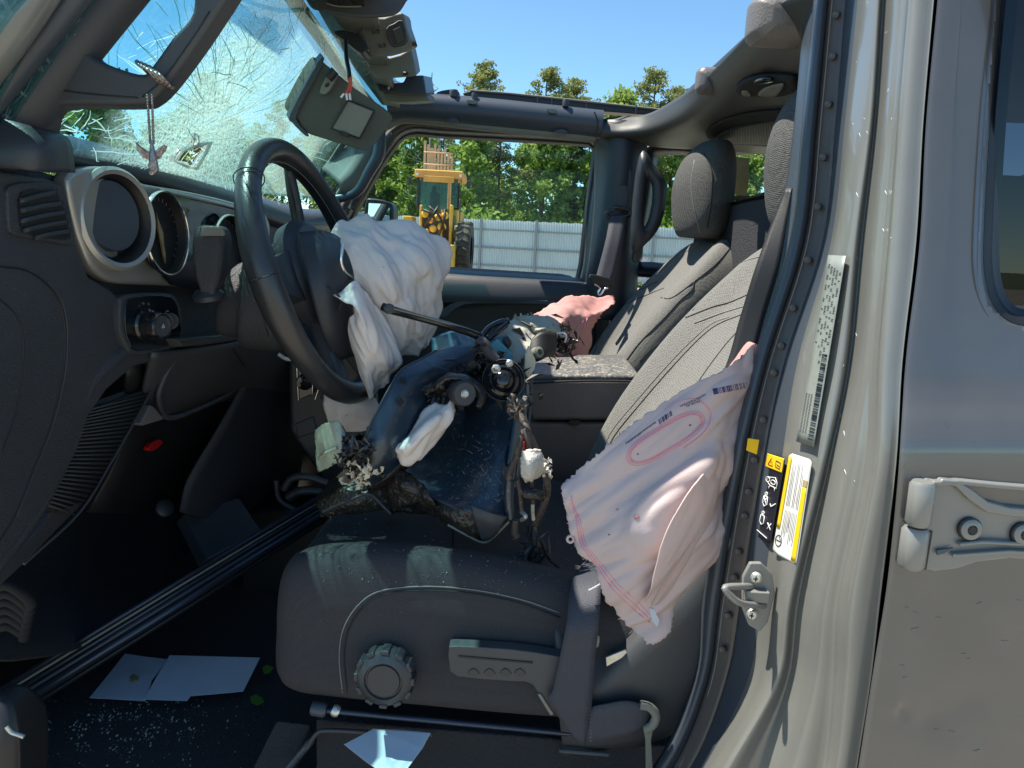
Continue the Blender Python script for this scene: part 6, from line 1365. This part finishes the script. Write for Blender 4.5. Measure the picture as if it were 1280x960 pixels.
# glass crumbs
M['crumb'] = mat('glass_crumb', (.45, .50, .50), .15, transl=.4)
def crumbs(name, n_, pf, smin, smax, label):
    parts = []
    for i in range(n_):
        c = pf()
        if c is None: continue
        s = smin+(smax-smin)*rnd.random()**3.5; A_ = Vector((rnd.uniform(-1, 1), rnd.uniform(-1, 1), rnd.uniform(-.4, .4))).normalized(); B_ = A_.orthogonal().normalized(); C_ = A_.cross(B_)
        V_ = [c+A_*s, c-A_*s*.7, c+B_*s, c-B_*s, c+C_*s*.6, c-C_*s*.5]; parts.append((V_, [(0, 2, 4), (2, 1, 4), (1, 3, 4), (3, 0, 4), (2, 0, 5), (1, 2, 5), (3, 1, 5), (0, 3, 5)]))
    V_, F_ = merge(parts); o = new(name, V_, F_, 'crumb', None, smooth=False); stuff(o); o['label'] = label; o['category'] = 'broken glass'; return o
def pf():
    x, y = rnd.gauss(165, 70), rnd.gauss(905, 26)
    return WZ(x, y, FZ+.004) if y > 872 and 40 < x < 400 and noise.noise(Vector((x*.035, y*.07, 3)))+noise.noise(Vector((x*.15, y*.2, 8)))*.5 > rnd.uniform(-.25, .35) else None
crumbs('glass_crumbs', 1500, pf, .0005, .0026, 'scattered crumbs of safety glass on the footwell carpet in front of the papers')
def pf2():
    x, y = rnd.uniform(395, 720), rnd.uniform(640, 745); h = TC.ray_cast(CAM, D(x, y).normalized()); return h[0]+Vector((0, 0, .001)) if h[0] is not None and h[1].z > .3 else None
crumbs('seat_glass_dust', 260, pf2, .0005, .0013, 'fine glass dust sprinkled over the dark driver cushion')
def pf3():
    x, y = rnd.uniform(120, 380), rnd.uniform(500, 720); return W(x, y, 1.2+rnd.uniform(-.02, .02)) if 0 else None
# necklace on the grab handle
nk_ = thing('winged_pendant', 'dark silver winged pendant on a chain wrapped round the grab handle', 'necklace', W(192, 100, .725))
for i in range(4):
    P_ = []
    for t in np.linspace(0, 2*math.pi, 46):
        bx = 170+i*4.6; by = 78+i*1.6
        P_.append(W(bx+15.5+15*math.cos(t)+i*.6, by+12+13*math.cos(t)+1.5*math.sin(3*t)+i*.6, .75-.024*math.sin(t)-.004))
    V_ = []
    for a, p in enumerate(P_[:-1]):
        d_ = (P_[a+1]-p).normalized(); o_ = d_.orthogonal().normalized(); 
        if a % 2: o_ = d_.cross(o_)
        c = (p+P_[a+1])/2; V_.append(boxgeo(c, (.0022, .0014, .0009), (d_, o_, d_.cross(o_))))
    V_, F_ = merge(V_); new('chain_wrap', V_, F_, 'pewter', nk_) if 'pewter' in M else None
    if i == 0 and 'pewter' not in M: M['pewter'] = mat('old_pewter', (.32, .27, .25), .35, metal=.8, var=.5, vscale=300); new('chain_wrap', V_, F_, 'pewter', nk_)
for x0, x1 in ((184, 188), (190, 192)):
    V_ = []; a, b_ = W(x0, 118, .725), W(x1, 180, .725); n_ = 34
    for i in range(n_):
        c = a.lerp(b_, (i+.5)/n_); V_.append(boxgeo(c, (.0010, .0006, (b_-a).length/n_*.45) if i % 2 else (.0006, .0010, (b_-a).length/n_*.45)))
    V_, F_ = merge(V_); new('hanging_chain', V_, F_, 'pewter', nk_)
for s_ in (-1, 1):
    tipx = 169 if s_ < 0 else 208
    wg = slab('wing', [(189+s_*2, 190), (tipx+s_*-6, 183-(1 if s_ > 0 else 0)), (tipx, 177 if s_ < 0 else 182), (tipx-s_*2, 188), (tipx-s_*8, 195), (190+s_*3, 201)], 'pewter', nk_, Y=.722, t=.003, bw=.0006)
    for j in range(4): tube('feather', [(190+s_*3, 193+j*2), (190+s_*(9+j), 190+j*2), (tipx-s_*(2+j*3), 181+j*4)], .0009, 'pewter', wg, Y=.721, n=3, k=5)
loft('pendant_body', [ell(W(x, y, .722), a, b_, (0, 1, 0), (1, 0, 0)) for x, y, a, b_ in ((190, 175, .001, .001), (190, 184, .002, .002), (191, 194, .003, .0032), (192, 206, .0036, .0042), (192, 213, .0030, .0045), (191, 219, .001, .0012))], 'pewter', nk_, n=3)
for x, y in ((188, 207), (195, 211), (190, 216), (193, 202)): lathe('pendant_scroll', W(x, y, .719), (0, -1, 0), [(.0022, 0), (.0022, .0012), (.001, .0016), (0, .001)], 'pewter', nk_, k=12)
# ---------------- crash wreckage on the driver seat: bent bracket with its horns, liner, loom
br = thing('bent_bracket', 'bent glossy dark blue metal bracket with round horns, lying across the driver seat', 'bracket', W(540, 500, 1.0))
bk_ = sheet('bracket_plate', [[(545, 438, 1.08), (575, 432, 1.10), (605, 436, 1.12), (640, 452, 1.14)], [(528, 448, 1.04), (556, 448, 1.06), (588, 452, 1.09), (618, 470, 1.12)], [(502, 462, 1.00), (530, 468, 1.01), (556, 476, 1.04), (582, 492, 1.08)], [(486, 486, .97), (508, 494, .975), (528, 504, 1.0), (545, 520, 1.04)],
      [(468, 520, .95), (488, 528, .95), (508, 538, .97), (520, 552, 1.0)], [(456, 546, .94), (476, 554, .935), (494, 564, .95), (504, 576, .98)], [(440, 568, .95), (456, 578, .935), (470, 588, .94), (482, 596, .96)], [(428, 578, .97), (440, 592, .955), (452, 602, .95), (466, 606, .96)]], 'wreck', br, n=8, thick=.003, wr=.0015, wsc=14, seed=6, ridge=False)
TBk = bvh(bk_)
for x, y, s in ((503, 477, 5.5), (500, 502, 5.5), (462, 536, 3)):
    p, nb = hitn(TBk, x, y, .0022); h_ = lathe('bolt_hole', p, nb, [(s*.0013, -.002), (s*.0012, .0004), (s*.0009, .0002)], 'wreck', br, k=20); lathe('hole_dark', p, nb, [(s*.00092, .0005), (0, .0005)], 'black', h_, k=16)
sheet('side_flange', [[(618, 470, 1.12), (582, 492, 1.08), (545, 520, 1.04), (520, 552, 1.0), (504, 576, .98), (482, 596, .96), (462, 606, .96)], [(622, 476, 1.14), (588, 499, 1.11), (550, 527, 1.07), (525, 559, 1.03), (508, 584, 1.01), (485, 604, .99), (464, 614, .985)]], 'burnt', br, n=6, nv=4, thick=.003, wr=.0015, wsc=60)
tube('flange_edge', [W(*p) for p in ((618, 470, 1.118), (582, 492, 1.078), (545, 520, 1.038), (520, 552, .998), (504, 576, .978), (482, 596, .958))], .0014, 'trim', br, n=5)
tube('bright_edge', [W(*p) for p in ((545, 438, 1.078), (528, 448, 1.038), (502, 462, .998), (486, 486, .968), (468, 520, .948), (456, 546, .938), (440, 568, .948))], .0014, 'trim_blue', br, n=5)
tube('embossed_rib', [hit(TBk, x, y, .001) for x, y in ((530, 452), (545, 458), (562, 466))], .0025, 'wreck_blue', br, n=3)
tube('embossed_rib', [hit(TBk, x, y, .001) for x, y in ((548, 446), (556, 450), (568, 450))], .0028, 'wreck', br, n=3)
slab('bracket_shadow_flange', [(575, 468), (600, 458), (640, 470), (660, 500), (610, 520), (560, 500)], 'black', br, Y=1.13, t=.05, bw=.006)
V_ = []
def shards(name, cx, cy, sx, sy, n_, Y, m, ln=(.008, .03), par=br):
    V_ = []
    for i in range(int(n_*1.5)):
        p = W(cx+rnd.gauss(0, sx), cy+rnd.gauss(0, sy), Y+rnd.uniform(-.02, .02)); d_ = Vector((rnd.uniform(-1, 1), rnd.uniform(-.6, .6), rnd.uniform(-1, 1))).normalized()*rnd.uniform(*ln)*.75
        w2 = d_.cross(Vector((rnd.uniform(-1, 1), rnd.uniform(-1, 1), rnd.uniform(-1, 1)))).normalized()*rnd.uniform(.0012, .006); th = d_.cross(w2).normalized()*.0006
        q = [p-d_*rnd.uniform(.6, 1), p-d_*.3+w2*rnd.uniform(.4, 1), p+d_*.2+w2*rnd.uniform(.1, .9)+th*rnd.uniform(-6, 6), p+d_*rnd.uniform(.6, 1)+w2*rnd.uniform(-.5, .5), p+d_*.3-w2*rnd.uniform(.2, 1), p-d_*.5-w2*rnd.uniform(.1, .8)]
        V_.append((q+[v+th for v in q], [(0, 1, 2, 3, 4, 5), (11, 10, 9, 8, 7, 6)]+[(k, (k+1) % 6, (k+1) % 6+6, k+6) for k in range(6)]))
    V_, F_ = merge(V_); o = new(name, V_, F_, m, par, smooth=False); stuff(o); return o
shards('torn_plastic', 447, 572, 12, 12, 60, .94, 'burnt'); shards('torn_plastic', 452, 588, 10, 9, 26, .93, 'cream', (.006, .014)); shards('torn_plastic', 560, 492, 20, 9, 70, 1.02, 'burnt', (.006, .02))
shards('torn_plastic', 600, 480, 30, 10, 50, 1.05, 'black', (.01, .03)); shards('torn_plastic', 448, 560, 9, 6, 24, .93, 'trim', (.006, .02))
for i in range(6):
    x = 543+i*6.5; tube('torn_tooth', [W(x, 498, 1.0), W(x-2, 506, .995), W(x-3, 514-(i % 2)*4, .99)], [.004, .0035, .001], 'burnt', br, n=3, k=7)
for cx, cy, r0, Y, nx in ((630, 474, 27, 1.01, .1), (574, 484, 14, 1.0, .5)):
    c = W(cx, cy, Y); n_ = Vector((nx, -1, .35)).normalized(); k_ = Y/F
    h_ = lathe('horn_disc', c-n_*.012, n_, [(0, -.012), (r0*k_*.9, -.01), (r0*k_, -.002), (r0*k_, .003), (r0*k_*.92, .0045), (r0*k_*.82, .002), (r0*k_*.74, .005), (r0*k_*.60, .007), (r0*k_*.52, .004), (r0*k_*.42, .009), (r0*k_*.25, .012), (0, .012)], 'gloss' if r0 > 20 else 'dash', br, k=44)
    h_['label'] = 'large ribbed black horn disc' if r0 > 20 else 'small dusty horn disc'
    lathe('horn_rim', c-n_*.010, n_, [(r0*k_*.99, 0), (r0*k_*1.02, .001), (r0*k_*1.02, .003), (r0*k_*.98, .0045)], 'trim_blue', h_, k=44)
c = W(620, 461, .985); lathe('horn_nut', c, (.1, -1, .35), [(.0065, -.006), (.0065, 0), (.005, .0012), (.0045, .004), (.0028, .0065), (.0028, .010), (0, .010)], 'steelw', br, k=6, angle=20)
lathe('horn_nut', W(637, 454, .995), (.1, -1, .35), [(.005, -.004), (.005, .001), (.003, .003), (0, .003)], 'steelw', br, k=12)
bc = W(583, 493, .965); nn_ = Vector((.45, -1, .1)).normalized()
bo = lathe('bushing', bc-nn_*.02, nn_, [(0, -.01), (.0165, -.01), (.0175, -.006), (.0175, .010), (.0165, .012), (.0095, .012), (.0085, .010), (0, .010)], 'dash', br, k=32)
lathe('bushing_face', bc-nn_*.008, nn_, [(.0150, 0), (.0150, .0022), (.006, .0022)], 'trim', bo, k=32)
lathe('bushing_screw', bc-nn_*.0055, nn_, [(.006, -.002), (.006, .0008), (.004, .003), (0, .003)], 'steelw', bo, k=16)
sheet('broken_clamp', [[(540, 480, 1.0), (560, 468, 1.0), (585, 470, 1.0), (604, 484, 1.0), (606, 500, .99), (600, 512, .98)], [(545, 484, .98), (562, 473, .98), (584, 476, .98), (598, 488, .98), (600, 500, .97), (597, 508, .965)]], 'burnt', br, n=7, nv=3, thick=.004, wr=.002, wsc=60)
# strut rod
rod = thing('wiper_arm', 'slim black metal arm with a round pivot, leaning across the white airbag', 'wiper arm', W(540, 400, 1.02))
tube('arm_rod', [W(478, 383, .97), W(488, 387, .97), W(520, 396, .99), (W(560, 407, 1.01)), W(590, 417, 1.03), W(602, 424, 1.04), W(600, 434, 1.045)], [.0055, .006, .005, .0052, .0055, .0055, .0045], 'gloss', rod, n=5, k=12)
lathe('arm_pivot', W(486, 386, .965), (-.1, -1, .1), [(.007, -.004), (.007, .001), (.0045, .003), (.0045, .002), (0, .002)], 'trim', rod, k=20)
tube('arm_edge', [W(492, 386, .963), W(530, 396, .985), W(580, 410, 1.02)], .0012, 'trim_grey', rod, n=3)
tube('pivot_claw', [W(596, 424, 1.03), W(604, 430, 1.03), W(612, 442, 1.03), W(622, 450, 1.03)], [.006, .009, .008, .006], 'dash', rod, n=4)
shards('pivot_grime', 600, 434, 6, 4, 14, 1.03, 'black', (.005, .012), rod)
# shiny liner
ln_ = thing('splash_liner', 'large curved glossy blue-black plastic liner torn along its lower edge, draped on the driver seat', 'plastic liner', W(590, 580, 1.05))
ls = sheet('liner_sheet', [[(570, 500, 1.12), (605, 496, 1.10), (630, 490, 1.09), (652, 480, 1.09), (664, 470, 1.10)], [(556, 528, 1.10), (590, 524, 1.07), (620, 520, 1.055), (645, 515, 1.055), (661, 510, 1.07)], [(535, 556, 1.09), (575, 555, 1.045), (610, 552, 1.02), (636, 548, 1.02), (656, 545, 1.04)],
      [(512, 580, 1.08), (555, 585, 1.02), (596, 584, .99), (626, 580, .985), (647, 578, 1.0)], [(494, 592, 1.07), (535, 606, 1.0), (580, 614, .965), (612, 616, .955), (640, 612, .965)], [(478, 596, 1.06), (515, 612, .99), (560, 632, .945), (600, 642, .93), (634, 648, .945)]], 'wreck', ln_, n=8, thick=.003, wr=.003, wsc=11, seed=21, ridge=False)
sheet('liner_lip', [[(478, 596, 1.08), (500, 604, 1.03), (530, 616, .985), (565, 632, .945), (600, 642, .93), (634, 648, .945)], [(480, 618, 1.06), (504, 624, 1.01), (532, 630, .975), (562, 646, .94), (590, 664, .935), (622, 662, .95)], [(488, 642, 1.06), (512, 640, 1.02), (534, 642, .98), (560, 654, .95), (584, 670, .945), (608, 678, .955)]], 'burnt', ln_, n=7, thick=.003, wr=.005, wsc=26, seed=22, ragged=.002)
sheet('liner_corner', [[(588, 630, .935), (612, 640, .925), (634, 646, .93)], [(592, 648, .93), (612, 654, .925), (626, 658, .93)], [(603, 676, .94), (611, 674, .938), (620, 668, .94)]], 'trim', ln_, n=5, thick=.003)
tube('liner_edge', [W(*p) for p in ((560, 656, .945), (582, 668, .94), (604, 678, .948), (618, 670, .94), (636, 652, .935))], .0018, 'trim_grey', ln_, n=4)
sheet('liner_side', [[(654, 456, 1.10), (664, 446, 1.12), (668, 450, 1.13)], [(646, 500, 1.04), (660, 500, 1.06), (663, 500, 1.09)], [(640, 545, 1.0), (655, 545, 1.02), (660, 545, 1.05)], [(636, 580, .98), (646, 580, .99), (652, 580, 1.02)]], 'wreck_blue', ln_, n=6, thick=.003, wr=.003, wsc=20)
TLs = bvh(ls); V_ = []
for i in range(150):
    x, y = (rnd.gauss(600, 14), rnd.gauss(588, 22)) if i % 2 else (rnd.uniform(560, 655), rnd.uniform(505, 635))
    if rnd.random() < .3: continue
    h = TLs.ray_cast(CAM, D(x, y).normalized())
    if h[0] is None: continue
    a = rnd.uniform(0, 6.28); l_ = rnd.random()**3*9+.6; q = [hitn(TLs, x, y, .0019)[0]]
    for k_ in (1, 2):
        h = TLs.ray_cast(CAM, D(x+math.cos(a)*l_*k_*.5, y+math.sin(a)*l_*k_*.5+.4*k_).normalized())
        if h[0] is not None: q.append(hitn(TLs, x+math.cos(a)*l_*k_*.5, y+math.sin(a)*l_*k_*.5+.4*k_, .0019)[0])
    if len(q) > 1: V_.append(tubegeo(q, rnd.uniform(.0002, .0005), 4))
V_, F_ = merge(V_); stuff(new('scuff_mark', V_, F_, 'print_grey', ln_))
tube('bright_side_edge', [W(664, 468, 1.08), W(663, 500, 1.06), W(660, 530, 1.04), W(655, 552, 1.02)], .0022, 'trim_blue', ln_, n=4)
# big dark lower sheet under the liner
lw = thing('bumper_skin', 'dull dark torn bumper skin under the liner, reaching to the seat front', 'bumper piece', W(470, 610, 1.1))
sheet('skin_sheet', [[(520, 566, 1.10), (500, 580, 1.08), (470, 590, 1.06), (436, 590, 1.06), (404, 612, 1.08)], [(560, 584, 1.08), (520, 592, 1.06), (480, 602, 1.02), (440, 604, 1.0), (398, 628, 1.02)], [(580, 620, 1.02), (520, 615, 1.02), (482, 622, 1.0), (445, 624, .98), (400, 638, 1.0)], [(580, 640, 1.02), (520, 642, 1.02), (486, 636, 1.0), (440, 640, .99), (402, 646, 1.0)]], 'burnt', lw, n=7, thick=.004, wr=.006, wsc=16, seed=31)
sheet('skin_fold', [[(478, 585, 1.0), (495, 580, .99), (512, 592, .98), (530, 604, .97)], [(484, 610, .98), (498, 606, .97), (516, 612, .96), (540, 624, .95)], [(488, 640, .99), (500, 636, .975), (520, 632, .965), (548, 640, .96)]], 'burnt', lw, n=7, thick=.003, wr=.006, wsc=30, seed=33)
tube('skin_edge', [W(*p) for p in ((404, 640, .99), (440, 624, .975), (462, 618, .985), (480, 634, .98), (488, 642, .98))], .0022, 'trim', lw, n=4)
# pale blue-grey broken panel right of the rod
tp = thing('torn_panel', 'torn grey and pale blue corrugated panel standing behind the large horn', 'broken panel', W(640, 420, 1.2))
sheet('panel_face', [[(604, 432, 1.14), (616, 418, 1.16), (632, 404, 1.18), (645, 397, 1.2)], [(612, 440, 1.13), (628, 430, 1.14), (650, 412, 1.16), (668, 404, 1.2)], [(620, 450, 1.12), (636, 440, 1.13), (656, 426, 1.15), (672, 414, 1.18)], [(642, 462, 1.11), (648, 452, 1.12), (660, 440, 1.13), (672, 424, 1.16)]], 'torn', tp, n=6, thick=.004, wr=.002, wsc=40, ragged=.002)
sheet('panel_blue_edge', [[(602, 434, 1.13), (618, 424, 1.13), (632, 420, 1.14)], [(614, 446, 1.11), (626, 438, 1.11), (634, 432, 1.12)], [(636, 458, 1.10), (640, 452, 1.10), (640, 444, 1.11)]], 'torn_blue', tp, n=6, thick=.004, wr=.002, wsc=40)
slab('blue_block', [(612, 432), (622, 424), (642, 444), (634, 452), (620, 446)], 'torn_blue', tp, Y=1.10, t=.02, bw=.002)
slab('panel_slot', [(640, 412), (650, 410), (655, 418), (652, 420)], 'black', tp, Y=1.15, t=.01); slab('dark_cavity', [(627, 424), (634, 421), (640, 430), (636, 436)], 'black', tp, Y=1.105, t=.02, bw=.002)
for a, b_ in (((652, 402), (664, 408)), ((640, 414), (656, 424))): tube('panel_rib', [W(*a, 1.16), W(*b_, 1.15)], .0018, 'black', tp, n=1)
sheet('panel_top', [[(645, 397, 1.2), (668, 394, 1.22), (692, 398, 1.24), (706, 410, 1.26)], [(662, 404, 1.17), (676, 402, 1.19), (694, 406, 1.21), (706, 414, 1.23)], [(672, 414, 1.16), (684, 412, 1.17), (698, 414, 1.19), (708, 420, 1.2)]], 'torn', tp, n=6, thick=.005, wr=.006, wsc=40, ragged=.002)
o = shards('torn_fibre', 702, 428, 9, 10, 80, 1.24, 'burnt', (.006, .02), tp); shards('torn_fibre', 690, 412, 14, 4, 30, 1.22, 'burnt', (.005, .014), tp); shards('torn_fibre', 650, 398, 8, 3, 14, 1.2, 'torn', (.003, .008), tp)
tube('curved_rod', [W(*p) for p in ((600, 424, 1.12), (612, 410, 1.14), (628, 402, 1.15), (634, 404, 1.15), (622, 414, 1.13), (610, 424, 1.12))], .005, 'gloss', tp, n=4)
sheet('black_tube', [[(664, 430, 1.13), (676, 418, 1.14), (690, 420, 1.16)], [(664, 444, 1.12), (676, 440, 1.12), (690, 438, 1.14)], [(670, 446, 1.12), (678, 446, 1.12), (684, 444, 1.13)]], 'black', tp, n=5, thick=.02)
lathe('grey_bushing', W(674, 440, 1.10), (.7, -1, .4), [(.0085, -.01), (.0085, 0), (.0045, .002), (.004, -.004), (0, -.004)], 'trim_grey', tp, k=22)
slab('cream_foam', [(661, 432), (664, 440), (670, 452), (668, 462), (660, 474), (655, 466), (656, 444)], 'cream', tp, Y=1.07, t=.015, bw=.003)
tube('white_wire', [(695, 417), (703, 416), (708, 420), (706, 428)], .0015, 'white', tp, Y=1.19, n=4)
sheet('teal_cloth', [[(540, 424, 1.26), (570, 414, 1.27), (600, 416, 1.28), (640, 420, 1.28)], [(540, 440, 1.22), (575, 432, 1.2), (600, 440, 1.2), (640, 446, 1.2)], [(545, 460, 1.18), (575, 456, 1.17), (600, 460, 1.16), (640, 462, 1.16)]], 'torn_blue' if 0 else 'wreck_blue', tp, n=6, thick=.004, wr=.006, wsc=14)
# green-white fragment at lower left
fg = thing('broken_channel', 'broken pale green metal-look channel piece at the lower left end of the bent bracket', 'broken piece', W(420, 570, 1.0))
M['mint'] = mat('scuffed_pale_green_plastic', (.40, .44, .34), .45, dirt=.9, dscale=160, dth=.58, dcol=(.08, .07, .05), bump=.3, bscale=90)
sheet('channel_side', [[(395, 538, .99), (406, 530, .97), (420, 526, .96), (427, 532, .96)], [(396, 560, .98), (410, 552, .96), (424, 548, .95), (434, 556, .955)], [(398, 586, .98), (412, 578, .96), (426, 574, .95), (440, 582, .955)], [(400, 588, .98), (410, 584, .965), (424, 578, .95), (446, 600, .96)]], 'mint', fg, n=6, thick=.004, ragged=.001)
slab('channel_end', [(423, 600), (430, 586), (444, 596), (450, 582), (446, 592), (438, 606), (427, 606)], 'mint', fg, Y=.955, t=.012, bw=.001)
slab('channel_hollow', [(427, 602), (432, 590), (442, 598), (436, 605)], 'burnt', fg, Y=.952, t=.004)
sheet('channel_flange', [[(427, 532, .96), (434, 545, .97)], [(434, 556, .955), (442, 566, .96)], [(440, 582, .955), (448, 590, .95)], [(446, 600, .96), (450, 602, .95)]], 'burnt', fg, n=4, nv=6, thick=.003)
tube('bright_rib', [W(*p) for p in ((398, 574, .972), (408, 566, .952), (421, 560, .945))], .0022, 'mint', fg, n=3)
# wiring loom with foam block hanging right of the liner
wl_ = thing('wiring_loom', 'grimy torn wiring loom with a dirty white foam block hanging beside the liner', 'wiring', W(660, 600, .95))
for P2, r_, m in (([(641, 495, .99), (638, 505, .98), (648, 518, .97), (656, 530, .96), (660, 545, .95), (662, 560, .95)], .0055, 'wire'), ([(656, 528, .96), (652, 548, .95), (645, 572, .945), (637, 590, .94), (636, 606, .94), (640, 618, .94)], .004, 'wire'), ([(660, 540, .95), (668, 556, .95), (676, 575, .95), (682, 596, .95), (684, 614, .95), (678, 635, .95), (668, 655, .96)], [.004, .004, .004, .005, .005, .005, .006], 'wire'),
                   ([(664, 592, .95), (665, 612, .95), (666, 630, .95)], .003, 'wire'), ([(666, 630, .95), (666, 640, .95), (667, 650, .95)], .0026, 'cream'), ([(637, 600, .94), (636, 625, .94), (638, 648, .94)], [.006, .007, .006], 'wreck'), ([(647, 600, .94), (650, 618, .94), (652, 640, .94)], .003, 'wire'), ([(655, 552, .945), (655, 562, .945), (654, 574, .945)], .0015, 'red'),
                   ([(648, 610, .94), (655, 618, .94), (665, 620, .94)], .003, 'wire'), ([(650, 560, .95), (648, 580, .95), (646, 600, .95)], .003, 'trim_blue'), ([(644, 650, .94), (643, 665, .94), (646, 672, .94)], .005, 'wire'), ([(652, 640, .94), (657, 646, .93), (652, 650, .94)], .003, 'steelw')):
    tube('loom_strand', [W(*p) for p in P2], r_, m, wl_, n=5, k=8)
cyl('loom_connector', W(655, 617, .94), W(680, 620, .94), .0075, 'burnt', wl_, k=14)
shards('loom_tape', 645, 515, 6, 8, 16, .97, 'wire', (.006, .014), wl_); shards('loom_tape', 665, 498, 8, 3, 8, .98, 'black', (.004, .012), wl_)
sheet('foam_block', [[(652, 566, .93), (662, 562, .92), (674, 562, .93)], [(652, 580, .92), (664, 578, .91), (682, 576, .93)], [(654, 596, .925), (664, 594, .915), (680, 588, .935)], [(657, 602, .94), (664, 600, .93), (672, 596, .94)]], 'foam', wl_, n=6, thick=.005, wr=.002, wsc=50, ragged=.0015)
shards('foam_tatters', 684, 585, 4, 6, 14, .93, 'foam', (.003, .009), wl_)
bt = loft('rubber_boot', [ell(W(x, y, .97), a, b_) for x, y, a, b_ in ((668, 652, .006, .006), (665, 664, .011, .012), (668, 676, .014, .016), (664, 690, .018, .020), (658, 704, .019, .022), (650, 716, .018, .024), (644, 722, .01, .014))], 'leather', wl_, n=4)
shards('boot_folds', 668, 692, 10, 14, 26, .955, 'leather', (.012, .03), wl_)

# crumpled torn metal and plastic at the ends of the bracket
def crumple(name, C, r, Y, m, par, seed, wr=.012, wsc=38, n=7):
    rows = []
    for i in range(4):
        rows.append([(C[0]+(j-1.5)*r[0]*(.7+.3*math.sin(seed+i*2+j)), C[1]+(i-1.5)*r[1]*(.8+.3*math.cos(seed*2+i+j*3)), Y+.012*math.sin(i*2.1+j*1.7+seed)) for j in range(4)])
    return sheet(name, rows, m, par, n=n, thick=.0015, wr=wr, wsc=wsc, seed=seed, ragged=.003)
crumple('crumpled_metal', (446, 562), (15, 12), .955, 'burnt', br, 3); crumple('crumpled_metal', (456, 584), (14, 12), .945, 'burnt', br, 5); crumple('crumpled_metal', (438, 572), (9, 14), .945, 'wreck', br, 6)
crumple('crumpled_paint_flake', (454, 590), (6, 5), .935, 'cream', br, 7, .008, 60)
crumple('crumpled_metal', (550, 492), (22, 9), 1.0, 'burnt', br, 8); crumple('crumpled_metal', (600, 468), (22, 9), 1.04, 'black', br, 9)
crumple('crumpled_metal', (610, 448), (12, 5), 1.07, 'burnt', br, 11)
slab('kick_panel', f4([(60, 646), (66, 634), (105, 628), (62, 672), (30, 705), (-40, 770), (-60, 740), (0, 716)], -.512), 'dash', dash, vec=(-.02, 0, 0), bw=.002)

# nothing deeper than thing > part > sub-part
for o in list(bpy.data.objects):
    chain = [o]
    while chain[-1].parent: chain.append(chain[-1].parent)
    if len(chain) > 3:
        p = chain[-2]; wl0 = wloc(o); o['_np'] = p.name; o['_wl'] = list(wl0)
for o in list(bpy.data.objects):
    if '_np' in o:
        p = bpy.data.objects[o['_np']]; v = Vector(o['_wl']); o.parent = p; o.location = v-wloc(p); del o['_np']; del o['_wl']
